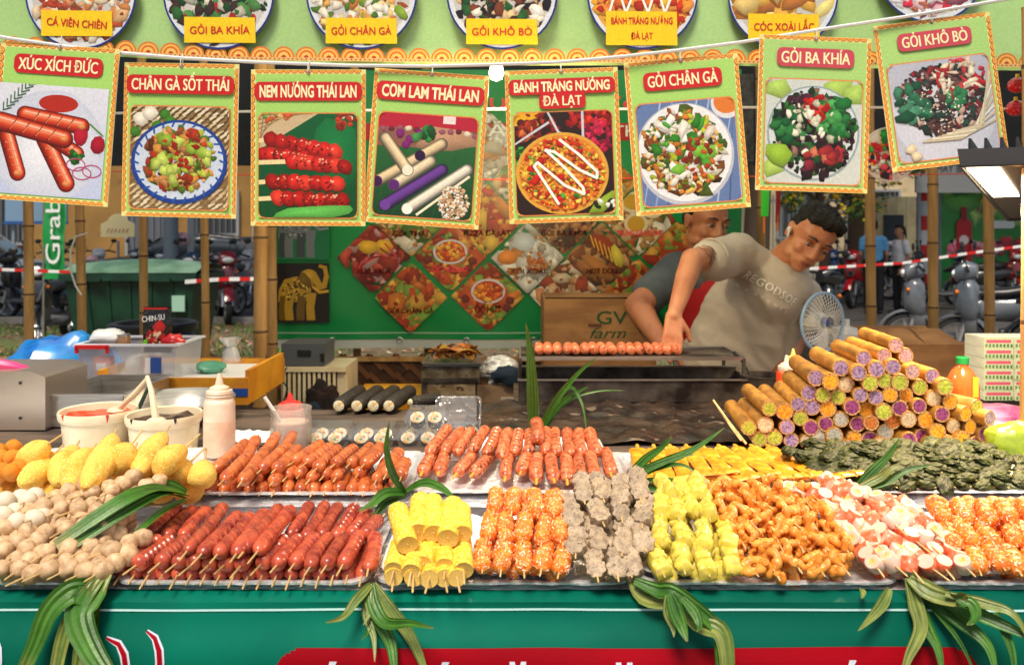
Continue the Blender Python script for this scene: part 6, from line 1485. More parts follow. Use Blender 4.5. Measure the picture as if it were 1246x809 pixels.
def bottle(name,lab,px,Y,base_py,h,r,body,capm,liquid=None,neck=.35,nozzle=True,cat='bottle',fillh=.4,capcol=None,taper=.93):
    x=px2(px,Y); z0=CAMZ-(base_py-285)/1000*Y; t=thing(name,(x,Y,z0),lab,cat)
    hb=h*.72; m=MB(); m.lathe([(r*.9,0),(r,.004),(r,hb*.5),(r*.99,hb*.9),(r*.9,hb*.97),(r*.72,hb)],28); m.build('bottle_body',body,t)
    m=MB(); m.lathe([(r*.8,hb-.002),(r*.82,hb+h*.09),(r*.62,hb+h*.1),(r*.6,hb+h*.13),(r*.28,hb+h*.16),(r*.14,h),(r*.09,h+.004)],22); m.build('nozzle_cap',capm,t)
    for k in range(2): m=MB(); m.lathe([(r*.83,hb+h*.02+k*h*.035),(r*.86,hb+h*.03+k*h*.035),(r*.83,hb+h*.04+k*h*.035)],22,close=False); m.build('cap_ridge',capm,t)
    if liquid:
        m=MB(); m.lathe([(r*.9,.0),(r*1.006,.006),(r*1.006,hb*fillh*.9),(r*1.003,hb*fillh)],28,close=False); m.build('sauce_level',liquid,t)
    return t
M_semi=mat('milky_plastic',srgb(240,222,200),.35,col2=srgb(228,200,172),nscale=20,sub=.3)
bottle('squeeze_bottle','cream plastic squeeze bottle with pinkish sauce beside the brown sauce tub',267,1.74,553,.168,.0325,M_semi,M_semi,mat('pink_sauce',srgb(232,190,160),.4,col2=srgb(240,205,178),nscale=30),fillh=.62)
bottle('squeeze_bottle','red capped squeeze bottle behind the open jar',353,2.02,537,.115,.034,mat('milky_red',srgb(224,120,100),.4),mat('red_cap',srgb(220,44,36),.35),None)
bottle('squeeze_bottle','orange squeeze bottle with pale nozzle beside the bamboo tubes',957,2.15,492,.125,.026,mat('orange_bottle',srgb(232,84,30),.35,col2=srgb(214,60,20),nscale=20),M_semi,None)
bottle('squeeze_bottle','pale yellow squeeze bottle behind the orange squeeze bottle',965,2.3,480,.125,.026,M_semi,mat('yellow_cap',srgb(240,220,120),.4),None)
# open jar
t=thing('open_jar',W(354,546,1.86),'open clear plastic jar of pink sauce with white spoon','jar')
CL=mat_clear('clear_plastic'); CLF=mat_clear('frosted_plastic',tint=(.93,.93,.95),gl=.05,rough=.35,opac=.34,ocol=(.75,.76,.8))
m=MB(); m.lathe([(.043,0),(.047,.006),(.046,.07),(.044,.08),(.046,.084),(.046,.094),(.044,.094),(.043,.078),(.0445,.01)],30,close=False); m.build('jar_wall',mat_clear('jar_plastic',gl=.06,opac=.25,ocol=(.8,.7,.6)),t)
m=MB(); m.lathe([(.042,.004),(.0435,.01),(.043,.058),(.04,.062),(.001,.061)],26); m.build('sauce',mat('pink_sauce'),t)
loose('plastic_spoon','white plastic spoon leaning out of the open jar','spoon',[W(322,483,1.84),W(340,510,1.85),W(350,528,1.86)],[.004,.0045,.006],M_white_p,parts=bowlp(M_white_p))
# paper tray white left of jar
t=thing('paper_plate',W(306,535,1.9),'crumpled white paper plate behind the orange sausages','plate')
m=MB(); m.grid([[(-.06+.12*i/12,-.05+.1*j/8,.006+.012*abs(mnoise.noise(Vector((i*.4,j*.5,1))))) for i in range(13)] for j in range(9)]); m.build('plate_sheet',mat('paper_white2',(.75,.73,.7),.7),t)
m=MB(); m.box((0,0,.001),(.11,.09,.004)); m.build('base',mat('paper_white2'),t)
# ================= left machine and metal trays =================
t=thing('steel_machine',W(10,523,2.0),'brushed steel box machine at the left edge behind the corn dogs','machine')
m=MB(); w=.2
pr=[(-.28,0),(.09,0),(.09,.128),(.055,.142),(-.28,.142)]
m.poly([(a,b) for a,b in pr],-.0,.2); o=m.build('casing',mat('warm_steel',(.66,.56,.47),.3,.85,col2=(.58,.48,.39),nscale=3,flecks=(.4,.28,.2),fscale=14,fth=(.64,.8)),t)
for a,b in((.03,.03),(.03,.115),(-.1,.115)):
    m=MB(); m.ell((a,-.002,b),(.004,.003,.004),8,6); m.build('screw',M_black,t)
m=MB(); m.box((-.05,.1,-.02),(.28,.18,.04)); m.build('foot_plinth',mat('rust_box',srgb(96,48,26),.5,col2=srgb(60,34,24),nscale=20),t)
m=MB(); m.tube([(.06,.0,-.004),(.065,-.01,-.02),(.05,-.012,-.032),(.03,-.005,-.03)],.004,6); m.build('cable',M_black,t)
t=thing('pink_sandals',W(8,452,2.05),'pink plastic piece lying on top of the steel machine','plastic piece')
m=MB(); m.tube([(-.05,.03,.0),(-.02,0,.018),(.02,0,.012),(.05,.02,0)],[.012,.014,.012,.006],8); m.build('strap',mat('hot_pink',srgb(214,54,122),.4),t); m=MB(); m.box((0,.03,.002),(.12,.05,.008)); m.build('base',mat('hot_pink'),t)
def pan(x0,x1,y0,y1,z,h,mt,lab,nm='steel_tray',cat='tray',th=.004):
    t=thing(nm,((x0+x1)/2,(y0+y1)/2,z),lab,cat); w,d=x1-x0,y1-y0
    m=MB(); m.box((0,0,th/2),(w,d,th)); m.build('tray_floor',mt,t)
    for n_,c,s in(('front_wall',(0,-d/2,h/2),(w,th,h)),('rear_wall',(0,d/2,h/2),(w,th,h)),('side_wall',(-w/2,0,h/2+.0005),(th,d,h)),('side_wall',(w/2,0,h/2+.0005),(th,d,h))):
        m=MB(); m.box(c,s); m.build(n_,mt,t)
    m=MB()
    for c,s in(((0,-d/2-.005,h),(w+.014,.012,.003)),((0,d/2+.005,h),(w+.014,.012,.003)),((-w/2-.005,0,h),(.012,d,.0032)),((w/2+.005,0,h),(.012,d,.0032))): m.box(c,s)
    m.build('rim',mt,t); return t
pan(px2(56,2.03),px2(150,2.03),2.03,2.3,.945,.08,M_steel,'deep empty steel tray between the machine and the red sauce tub')
t=thing('steel_basin',W(215,512,2.12),'round steel basin behind the two cream sauce tubs','basin')
m=MB(); m.lathe([(.08,-.02),(.1,-.01),(.135,.05),(.145,.056),(.144,.06),(.132,.054),(.098,-.004),(.001,-.006)],36); m.build('bowl',M_steel,t)
# yellow crate + foam
t=thing('yellow_foam_crate',(px2(210,2.32),2.32,.94),'yellow foam crate with blue stripe open at the top','crate')
w=.43;h=.075
m=MB(); m.box((0,0,h/2),(w,.012,h)); m.build('front_wall',mat('crate_yellow',srgb(226,156,30),.6,col2=srgb(204,130,20),nscale=8,bump=.2),t)
m=MB(); m.box((0,.36,h/2),(w,.012,h)); m.build('rear_wall',mat('crate_yellow'),t)
for s in(-1,1): m=MB(); m.box((s*(w/2-.006),.18,h/2+.01),(.012,.348,h+.02)); m.build('side_wall',mat('crate_yellow'),t)
m=MB(); m.box((0,.18,.03),(w-.024,.34,.06)); m.build('foam_lining',M_styro,t)
m=MB(); m.box((.18,-.0075,.035),(.07,.003,.022)); m.build('blue_stripe',mat('stripe_blue',srgb(30,70,150),.5),t)
t=thing('green_plastic_bag',W(258,449,2.5),'small green plastic bag lying in the yellow crate','bag')
m=MB(); m.ell((0,0,.005),(.045,.04,.02),14,8); 
for i,v in enumerate(m.v): k=1+.35*mnoise.noise(Vector(v)*40); m.v[i]=(v[0]*k,v[1]*k,v[2]*k)
m.build('crumpled_film',mat('green_film',srgb(84,160,130),.3),t)
t=thing('clear_bag',W(282,440,2.45),'crumpled clear plastic bag standing at the crate right corner','bag')
m=MB(); m.lathe([(.03,0),(.022,.03),(.012,.045),(.03,.07)],12,close=False)
for i,v in enumerate(m.v): k=1+.5*mnoise.noise(Vector(v)*35); m.v[i]=(v[0]*k,v[1]*k,v[2])
m.build('film',CLF,t)
# storage box
Yp=2.36
t=thing('storage_box',(px2(154,Yp),Yp,CAMZ-(470-285)/1000*Yp),'translucent plastic storage box with red clip resting on the yellow crate','storage box')
w,d,h=.285,.2,.118
def taperbox(m,w,d,h,k=.93,op=True):
    b=[(-w/2*k,-d/2*k,0),(w/2*k,-d/2*k,0),(w/2*k,d/2*k,0),(-w/2*k,d/2*k,0)]; T=[(-w/2,-d/2,h),(w/2,-d/2,h),(w/2,d/2,h),(-w/2,d/2,h)]
    m.add(b+T,[(3,2,1,0)]+[(i,(i+1)%4,(i+1)%4+4,i+4) for i in range(4)]+([] if op else [(4,5,6,7)]))
m=MB(); taperbox(m,w,d,h); 
for i,v in enumerate(m.v): m.v[i]=(v[0],v[1]+d/2,v[2])
m.build('box_wall',CLF,t,smooth=False)
m=MB()
for c,s in(((0,0,h),(w+.016,.014,.006)),((0,d,h),(w+.016,.014,.006)),((-w/2,d/2,h+.0005),(.014,d-.01,.006)),((w/2,d/2,h+.0005),(.014,d-.01,.006))): m.box(c,s)
m.build('rim',mat('frost_rim',srgb(210,214,226),.4),t)
m=MB(); m.box((-w*.33,-.011,h-.004),(.095,.008,.011)); m.box((-w*.33-.044,-.011,h-.014),(.008,.008,.016)); m.box((-w*.33+.044,-.011,h-.014),(.008,.008,.016)); m.build('red_clip',mat('clip_red',srgb(196,24,30),.4),t)
m=MB(); m.box((.085,-.0015,.06),(.03,.003,.045),); m.build('label_sticker',mat('label_blue',srgb(40,80,160),.5),t); m=MB(); m.box((.062,-.0015,.06),(.014,.003,.045)); m.build('label_sticker',M_white_ink,t)
rc=random.Random(12)
for i,(nm,lab,dx,dz,w_,h_,c,kind) in enumerate((('seasoning_packet','pinkish packet inside the left of the storage box',-.1,.005,.05,.07,(200,120,120),0),('yellow_packet','yellow green packet lying inside the storage box bottom left',-.06,.004,.07,.035,(200,196,90),0),('white_tin','white tin with lid inside the storage box',-.01,.004,.05,.075,(214,212,206),1),('orange_jar','orange brown jar in the middle of the storage box',.04,.004,.04,.08,(190,112,80),1),('white_packet','white crumpled packet inside the right of the storage box',.1,.004,.05,.05,(200,200,204),0))):
    q=thing(nm,Vector((px2(154,Yp),Yp,CAMZ-(470-285)/1000*Yp))+Vector((dx,.07+.02*(i%2),dz)),lab,'packet' if not kind else 'jar')
    mt_=mat('stuff_'+nm,srgb(*c),.5)
    if kind: m=MB(); m.lathe([(w_/2,0),(w_/2,h_*.85),(w_*.45,h_*.9)],16); m.build('body',mt_,q); m=MB(); m.lathe([(w_*.48,h_*.9),(w_*.48,h_),(.001,h_)],16); m.build('lid',M_white_p,q)
    else: m=MB(); m.box((0,0,h_/2),(w_,.03,h_)); m.build('film',mt_,q); m=MB(); m.box((0,-.016,h_*.6),(w_*.6,.002,h_*.3)); m.build('printed_patch',M_white_ink,q)
# items on top of box
def crumple(name,lab,c,r,mt,cat='bag',seed=1,part='film',fr=22,amp=.4):
    t=thing(name,c,lab,cat); m=MB(); m.ell((0,0,0),r,26,18)
    for i,v in enumerate(m.v): q=mnoise.noise(Vector(v)*fr+Vector((seed,0,0)))+.6*abs(mnoise.noise(Vector(v)*fr*2.3+Vector((seed,5,0)))); m.v[i]=(v[0]*(1+amp*q),v[1]*(1+amp*q),v[2]*(1+amp*q))
    m.build(part,mt,t,angle=22); return t
zb_=CAMZ-(470-285)/1000*Yp+h
crumple('white_tray_stack','white plastic scoop and clear bag lying on the storage box left end',(px2(118,Yp),Yp+.07,zb_+.018),(.05,.04,.02),mat('white_film',(.7,.72,.74),.3),cat='bag',seed=3)
q=thing('small_jar',(px2(140,Yp),Yp+.05,zb_-.01),'small brown glass jar standing in the storage box top','jar'); m=MB(); m.lathe([(.02,0),(.02,.025),(.018,.03)],16); m.build('glass',mat('brown_glass',srgb(150,110,80),.15),q); m=MB(); m.lathe([(.019,.03),(.019,.036),(.001,.036)],16); m.build('lid',M_steel,q)
# CHIN-SU pouch
q=thing('sauce_pouch',(px2(181,Yp),Yp+.06,zb_-.03),'black and red food pouch lettered CHIN-SU standing in the storage box','pouch')
m=MB(); m.grid([[((-.044+.088*i/10)*(1-.12*abs(j/12-.5)),-.014*math.sin(PI*i/10)*math.sin(PI*min(1,j/11))+.004*mnoise.noise(Vector((i*.5,j*.5,0))),.135*j/12) for i in range(11)] for j in range(13)]); m.build('front_film',mat('pouch_black',(.012,.01,.01),.25,coat=.4),q)
m=MB(); m.grid([[((-.044+.088*i/10)*(1-.12*abs(j/12-.5)),.016*math.sin(PI*i/10)*math.sin(PI*min(1,j/11)),.135*j/12) for i in range(11)] for j in range(13)]); m.build('rear_film',mat('pouch_black'),q)
lettering('CHIN-SU',q,(-.004,-.021,.104),.017,.066,M_white_ink,rot=R(-7),bold=.03)
p=Print(71,y=-.0175); p.rect(-.036,.129,.036,.134,hexc('C8181C')); p.blob(.012,.075,.017,.022,-.6,hexc('C01C1C')); p.blob(-.005,.05,.022,.014,.3,hexc('D84830')); p.chunks(.0,.045,.03,.02,24,['B81C1C','E06040','E8C8A8','8C1010'],.004,.009); p.blob(-.03,.03,.008,.013,-.4,hexc('6CC030')); p.build('printed_picture',M_print,q)
q=thing('red_packet',(px2(203,Yp),Yp+.04,zb_-.005),'glossy red snack packet beside the black pouch','packet'); m=MB(); m.ell((0,0,.012),(.035,.02,.02),18,10)
for i,v in enumerate(m.v): k=1+.3*mnoise.noise(Vector(v)*60); m.v[i]=(v[0]*k,v[1],v[2]*k)
m.build('film',mat('packet_red',srgb(206,24,28),.25,coat=.5,flecks=srgb(230,150,140),fscale=60),q)
# blue bag
crumple('blue_plastic_bag','shiny blue plastic bag heaped behind the steel machine',(px2(62,2.45),2.5,.995),(.17,.12,.11),mat('blue_film',srgb(14,98,186),.25,col2=srgb(30,140,214),nscale=9,coat=.4,trans=.0),seed=5,fr=9,amp=.34)
# ================= speaker / cabinet / weave area =================
Yc=2.95
q=thing('vented_cabinet',(px2(380,Yc),Yc,.69),'cream white vented heater cabinet left of the weave panel','cabinet'); w=.24;h=.252
m=MB(); m.box((0,.13,h/2),(w,.2,h)); m.build('casing',M_cream,q)
m=MB(); m.box((-.015,.027,h/2),(w*.82,.006,h*.86)); m.build('dark_grille',M_black,q)
for i in range(11): m=MB(); m.box((-.105+i*.018,.02,h/2),(.009,.012,h*.84)); m.build('slat',M_cream,q)
for s in(-.5,.5): m=MB(); m.box((0,.018,h/2+s*h*.93),(w,.02,h*.07)); m.build('frame_rail',M_cream,q)
crumple('black_cloth','dark brown and black cloth heap hanging over the cabinet front',(px2(392,2.88),2.90,.82),(.06,.03,.075),mat('dark_cloth',srgb(44,26,22),.9,col2=srgb(18,14,16),nscale=30,bump=.8),cat='cloth',seed=9,part='cloth',fr=30,amp=.4)
crumple('blue_cloth','dark blue rag bunched at the left of the brown cloth',(px2(378,2.86),2.87,.80),(.035,.02,.03),mat('navy_cloth',srgb(22,40,60),.9),cat='cloth',seed=11,part='cloth',fr=40)
q=thing('grey_amplifier',(px2(367,Yc),Yc+.02,.945),'dark grey metal amplifier box standing on the cream cabinet','amplifier')
m=MB(); m.box((0,.08,.04),(.158,.16,.078)); m.build('casing',mat('amp_grey',srgb(84,88,94),.5,bump=.1),q)
m=MB(); m.box((.005,-.002,.045),(.048,.004,.022)); m.build('display',M_black,q)
for s in(-.06,.06): m=MB(); m.cyl((s,.02,-.004),(s,.02,.002),.008); m.build('foot',M_black,q)
m=MB(); m.box((.07,-.0015,.03),(.014,.003,.03)); m.build('knob_plate',M_black,q)
loose('black_cable','thin black cable drooping from the amplifier','cable',[W(349,447,2.94),W(341,460,2.92),W(350,472,2.92),W(345,490,2.92)],.003,M_black)
# yellow ribbed crate behind sushi
q=thing('yellow_ribbed_crate',(px2(478,2.9),2.9,.69),'long yellow ribbed crate below the woven panel','crate')
m=MB(); m.box((0,.1,.08),(.26,.2,.155)); m.build('body',M_yellow,q)
for i in range(9): m=MB(); m.box((-.12+i*.03,-.004,.08),(.008,.008,.14)); m.build('rib',M_yellow,q)
m=MB(); m.box((0,.095,.16),(.27,.215,.012)); m.build('rim',M_yellow,q)
# oven with leaves
Yo=2.9
q=thing('old_oven',(px2(548,Yo),Yo,.69),'grimy small steel oven with browned glass door','oven'); w=.205;h=.262
mo=mat('grimy_steel',srgb(150,138,122),.42,.4,col2=srgb(92,76,60),nscale=14,bump=.3,flecks=srgb(50,36,26),fscale=24)
m=MB(); m.box((0,.11,h/2),(w,.22,h)); m.build('casing',mo,q)
m=MB(); m.box((.004,-.006,h*.43),(w*.82,.012,h*.7)); m.build('door',mat('grimy_door',srgb(186,168,142),.35,col2=srgb(128,104,80),nscale=18,bump=.2,flecks=srgb(84,60,40),fscale=30),q)
m=MB(); m.box((0,-.014,h*.83),(w*.95,.012,.014)); m.build('top_trim',M_steeld,q)
for s in(-1,1): m=MB(); m.box((s*w*.46,-.01,h*.42),(.012,.01,h*.76)); m.build('side_trim',M_steeld,q)
pan(px2(516,2.88),px2(584,2.88),2.89,3.09,.955,.012,M_steel,'shallow steel tray on the oven holding dried leaves')
mdl=mat_attr('dry_leaf',rough=.7)
q=thing('dried_leaf_heap',(px2(549,2.9),2.98,.962),'heap of dried orange-brown leaves on top of the oven','leaves')
for i in range(34):
    m=MB(); m.hascol=True; m.col=tuple(c*rp.uniform(.7,1.2) for c in srgb(*rp.choice([(196,120,40),(160,92,30),(214,150,70),(120,76,32)])))
    L=rp.uniform(.05,.085);ww=L*.3;a=rp.uniform(0,6.28);M=Matrix.Rotation(a,3,'Z')@Matrix.Rotation(rp.uniform(-.5,.5),3,'X')@Matrix.Rotation(rp.uniform(-.5,.5),3,'Y')
    P=[[M@Vector(((t-.5)*L,s*ww*math.sin(PI*min(.98,max(.02,t))),.012*math.sin(t*3)+.25*abs(s)*ww)) for s in(-1,0,1)] for t in np.linspace(0,1,7)]
    c=Vector((rp.uniform(-.075,.075),rp.uniform(-.08,.08),rp.uniform(.01,.04))); P=[[v+c for v in r] for r in P]
    m.grid(P); m.build('dry_leaf',mdl,q)
crumple('foil_heap','crumpled silver foil heap right of the leaf-topped oven',(px2(606,2.9),2.97,.93),(.075,.06,.045),M_foil,cat='foil',seed=15,part='foil_sheet',fr=30,amp=.45)
crumple('navy_cloth','dark navy cloth tossed over the foil heap',(px2(618,2.86),2.88,.925),(.05,.025,.03),mat('navy_cloth'),cat='cloth',seed=16,part='cloth',fr=30)
q=thing('leaning_board',(px2(610,2.84),2.86,.70),'stained brown board leaning under the foil heap','board'); m=MB(); m.box((0,.03,.095),(.17,.012,.19)); m.build('plank',mat('stained_board',srgb(150,122,98),.7,col2=srgb(96,72,54),nscale=10,bump=.3),q); m=MB(); m.box((.025,.022,.12),(.055,.003,.06)); m.build('paper_scrap',mat('paper_scrap',srgb(196,188,180),.7),q)
# big box GV farm
Yg=3.12
q=thing('cardboard_box',(px2(730,Yg),Yg,.69),'large brown cardboard box lettered GV farm behind the grill','box'); w=.42;h=.485
m=MB()
for c,s in(((0,0,h/2),(w,.006,h)),((0,.32,h/2),(w,.006,h)),((-w/2,.16,h/2),(.006,.314,h)),((w/2,.16,h/2),(.006,.314,h)),((0,.16,.003),(w-.01,.31,.006))): m.box(c,s)
m.build('box_wall',M_card,q)
m=MB(); m.add([(-w/2,0,h),(w/2,0,h),(w/2,.14,h-.012),(-w/2,.14,h-.012)],[(0,1,2,3)]); m.build('flap',M_card,q); m=MB(); m.add([(-w/2,.32,h),(w/2,.32,h),(w/2,.17,h-.008),(-w/2,.17,h-.008)],[(0,1,2,3)]); m.build('flap',M_card,q)
mg=mat('box_green_ink',srgb(28,78,44),.7)
lettering('GV',q,(.045,-.006,h-.07),.05,.115,mg,bold=.02); lettering('farm',q,(.03,-.006,h-.128),.04,.14,mg,bold=0,shear=.4)
m=MB(); m.box((-.02,-.0045,h-.1),(.05,.002,.012)); m.build('torn_tape',mat('tape_brown',srgb(96,62,38),.4),q)
# ================= grill =================
Y0g=2.33
x0,x1=px2(632,Y0g),px2(915,Y0g)
q=thing('charcoal_grill',((x0+x1)/2,Y0g,.945),'sooty long steel charcoal grill behind the dark foil','grill'); w=x1-x0;h=.062
m=MB(); m.box((0,0,h/2),(w,.004,h)); m.build('front_wall',M_steeld,q)
m=MB(); m.box((0,.17,h/2+.005),(w,.004,h+.01)); m.build('rear_wall',M_steeld,q)
for s in(-1,1): m=MB(); m.box((s*w/2,.085,h/2),(.004,.166,h)); m.build('side_wall',M_steeld,q)
m=MB(); m.box((0,.085,.008),(w-.008,.16,.004)); m.build('ash_floor',M_soot,q)
for c,s,n_ in(((0,-.004,h+.001),(w+.01,.014,.003),'front_rim'),((0,.174,h+.011),(w+.01,.014,.003),'rear_rim')): m=MB(); m.box(c,s); m.build(n_,M_steel,q)
for i in range(40):
    m=MB(); m.ell((rp.uniform(-w/2+.03,w/2-.03),rp.uniform(.03,.14),rp.uniform(.02,.035)),(rp.uniform(.012,.024),rp.uniform(.01,.018),.012),8,6)
    for j,v in enumerate(m.v): pass
    m.build('coal_lump',M_soot,q,smooth=False)
Yr0,Yr1=2.37,2.60; zr_=1.062
xa_,xb_=px2(633,Yr0),px2(905,Yr0)
q=thing('grill_rack',((xa_+xb_)/2,Yr0,zr_),'blackened steel rack raised over the charcoal grill','rack'); w=xb_-xa_
m=MB(); 
for i in range(15): m.bar((-w/2,.01+i*.0145,0),(w/2,.01+i*.0145,0),.009,.003)
m.build('rack_plate',mat('charred_plate',srgb(120,112,104),.4,.5,col2=(.02,.015,.012),nscale=7,ramp=(.4,.58),bump=.3),q)
for y in(0,.225): m=MB(); m.bar((-w/2,y,0),(w/2,y,0),.006,.01); m.build('rail',M_steel,q)
for x in(-w/2,w/2):
    m=MB(); m.bar((x,0,0),(x,.225,0),.006,.01); m.build('rail',M_steel,q)
    for y in(.0,.225): m=MB(); m.bar((x,y,0),(x,y,-.115),.009,.009,up=Vector((0,1,0))); m.build('leg',M_steeld,q)
gs='grilling sausages on the rack'
for i in range(16):
    px=656+i*11.2; A=W(px,429+rp.uniform(-.7,.7),2.41)+Vector((0,0,0)); A.z=zr_+.017; B=A+Vector((rp.uniform(-.006,.006)+.004,.085,.002))
    skewer('grilled_sausage',f'short grilled sausage on the raised rack, {nth(i)} from left','sausage',gs,A,B,[(rp.choice(PINK),0,(.0135,.085,.0135),rp.uniform(0,6),'sausage')],0,.03,ST2,.002)
q=thing('pan_lid_tray',(px2(740,2.75),2.72,1.0),'black shallow tray with pale rim behind the grill rack','tray'); m=MB(); m.box((0,0,0),(.24,.1,.016)); m.build('tray_body',M_black,q); m=MB(); m.box((-.02,-.054,.002),(.22,.006,.014)); m.build('pale_rim',M_cream,q)
q.location.z=.965
m=MB(); m.box((0,0,-.02),(.2,.08,.03)); m.build('stand_block',M_steeld,q)
# scattered skewers by logs
loose('loose_skewer','loose pale bamboo skewer leaning against the lowest bamboo tubes','skewer',[W(868,487,1.83),W(886,512,1.76),W(908,540,1.71)],.0024,M_stick,'loose bamboo skewers by the tubes')
loose('loose_skewer','second loose skewer lying just below the first beside the tubes','skewer',[W(872,493,1.82),W(890,520,1.74),W(902,536,1.71)],.002,M_stick,'loose bamboo skewers by the tubes')
# ================= clamshells and rolls =================
def riceroll(c,r,h,lab,M=None,cat='sushi roll'):
    q=thing('rice_roll',c,lab,cat,'cut rice rolls in clear boxes')
    m=MB(); m.lathe([(r,0),(r,h)],20,close=False); m.build('seaweed_wrap',mat('seaweed',srgb(22,26,18),.5,bump=.5),q)
    m=MB(); m.lathe([(.001,.0012),(.001,h+.0005),(r*.97,h-.0003)],20,close=False); m.v=[v for v in m.v]; m.build('rice_face',mat('rice_face',srgb(236,224,190),.6,col2=srgb(206,190,150),nscale=160,bump=.8,bscale=300,flecks=srgb(226,160,50),fscale=90,fth=(.56,.6)),q)
    for dx,dy,cc in((.3,.1,(220,120,50)),(-.2,.3,(240,190,80)),(0,-.3,(96,140,50))): m=MB(); m.ell((dx*r,dy*r,h+.0008),(r*.22,r*.2,.0016),8,5); m.build('filling_piece',mat('fill_%d'%cc[0],srgb(*cc),.5),q)
    if M is not None: q.matrix_world=Matrix.Translation(c)@M.to_4x4()
    return q
cn=0
def clam(px,py,Y,w,d,h,lab,open_=False,items=(),sep=0):
    c=W(px,py,Y); q=thing('clamshell_box',c,lab,'plastic box','clear plastic clamshell boxes')
    def shell(z0,z1,k0,k1,name,M=None):
        m=MB(); L=[]
        for z,k,rr in((z0,k0,.012),(z0+(z1-z0)*.3,k0*1.02,.012),(z1,k1,.012),(z1,k1*1.05,.012)):
            L.append([(x,y,z) for x,y in rloop(w*k,d*k,rr)])
        n=min(len(l) for l in L); base=rloop(w,d,.012); n=len(base)
        vs=[]
        for ri,(z,k) in enumerate(((z0,k0),(z0+(z1-z0)*.5,(k0+k1)/2),(z1,k1),(z1,k1*1.06))):
            for i,(x,y) in enumerate(base): rib=1+.012*((i//1)%2) if ri in(1,) else 1; vs.append((x*k*rib,y*k*rib,z))
        vs.append((0,0,z0)); c_=len(vs)-1
        m.add(vs,[(r*n+i,r*n+(i+1)%n,(r+1)*n+(i+1)%n,(r+1)*n+i) for r in range(3) for i in range(n)]+[(c_,i,(i+1)%n) for i in range(n)])
        if M: m.v=[tuple(M@Vector(v)) for v in m.v]
        return m.build(name,CL,q,angle=30)
    shell(0,h*.5,.86,1,'base_shell')
    if open_: shell(0,-h*.5,.86,1,'lid_shell',Matrix.Translation((0,d*.62,h*1.2))@Matrix.Rotation(R(62),4,'X'))
    else: shell(h+.001,h*.52,.86,1,'lid_shell')
    for i,(dx,dy) in enumerate(items): riceroll(c+Vector((dx,dy,.006)),.017,.022,f'cut rice roll with orange filling, {nth(i)} in the {lab.split(",")[0]}',M=Matrix.Rotation(R(38),3,'X'))
    return q
it2=[(-.025,-.02),(.02,-.02),(-.02,.02),(.022,.02)]
clam(401,540,1.9,.115,.1,.045,'left clear box of rice rolls, beside the open jar',items=it2)
clam(456,540,1.9,.105,.1,.042,'middle clear box of rice rolls, behind the long leaf',items=it2)
clam(512,540,1.9,.105,.1,.042,'right clear box of rice rolls, lower of two stacked',items=it2)
clam(520,516,1.92,.1,.09,.036,'upper clear box of rice rolls, stacked on the right one',items=[(-.02,-.015),(.02,-.015)])
clam(555,526,2.0,.11,.09,.03,'open clear box with raised lid, near the roasted sausages',open_=True)
for i,(x,y) in enumerate(((425,486),(447,488),(467,490),(486,493))):
    A=W(x-10,y+9,2.2); B=W(x+12,y-5,2.36); A.z=.965; B.z=.967
    q=thing('black_rice_roll',A,f'whole black seaweed rice roll, {nth(i)} from left behind the clear boxes','rice roll','whole black rice rolls',M=frame(B-A))
    L=(B-A).length; m=MB(); m.cap((0,0,0),(0,L,0),.021,.021,18,4); m.build('seaweed_wrap',mat('seaweed_rough',srgb(40,32,26),.6,col2=srgb(22,18,16),nscale=120,bump=1,bscale=180,flecks=srgb(90,76,60),fscale=160),q)
    m=MB(); m.ell((0,-.0205,0),(.015,.002,.015),12,6); m.build('rice_face',mat('rice_face'),q)
q=thing('black_rice_roll',W(515,490,2.25),'flatter brown seaweed roll at the right end of the four','rice roll','whole black rice rolls'); m=MB(); m.cap((-.02,0,-.0),(.03,.04,0),.017,.017,16,4); m.build('seaweed_wrap',mat('seaweed_rough'),q); m=MB(); m.ell((-.034,-.012,0),(.008,.008,.01),10,6); m.build('rice_face',mat('rice_face'),q)
q.location.z=.962
# ================= right props =================
# pot
q=thing('steel_pot',(px2(929,2.35),2.35,.945),'small dented steel pot right of the grill','pot'); m=MB(); m.lathe([(.05,0),(.056,.004),(.062,.07),(.066,.074),(.06,.074),(.055,.01),(.001,.008)],28); m.build('pot_body',M_steeld,q); m=MB(); m.tube([(-.03,.03,.07),(-.05,.05,.11),(-.07,.06,.13)],[.003,.004,.006],8); m.build('ladle_handle',M_black,q)
# fan
Yn=2.75
c=W(1001,392,Yn); q=thing('table_fan',(c.x,Yn,.92),'white and blue electric fan standing behind the bamboo tubes','fan')
cz=c.z-.92; Mr=Matrix.Rotation(R(28),3,'Z')@Matrix.Rotation(R(90),3,'X')
def ringp(r,y,n=32): return [Mr@Vector((r*math.cos(2*PI*i/n),r*math.sin(2*PI*i/n),y))+Vector((0,0,cz)) for i in range(n+1)]
mfb=mat('fan_blue',srgb(150,180,216),.4)
m=MB(); m.tube(ringp(.098,0),.0055,8,cap=False); m.build('guard_ring',mfb,q)
for s in(-1,1):
    m=MB()
    for i in range(36):
        a=2*PI*i/36; m.tube([Mr@Vector((r*math.cos(a+ (1-r/.098)*.3),r*math.sin(a+(1-r/.098)*.3),s*.03*(1-(r/.098)**3)))+Vector((0,0,cz)) for r in(.02,.045,.07,.088,.098)],.0011,4)
    m.build('wire_guard',M_white_p,q)
for i in range(3):
    m=MB(); a0=i*2*PI/3; P=[[Mr@Vector((r*math.cos(a0+u),r*math.sin(a0+u),.012*u*2))+Vector((0,0,cz)) for u in np.linspace(-.1,.75*(1-.3*abs(r-.05)/.05),6)] for r in(.015,.035,.055,.075,.085)]
    m.grid(P); m.build('blade',CLF,q)
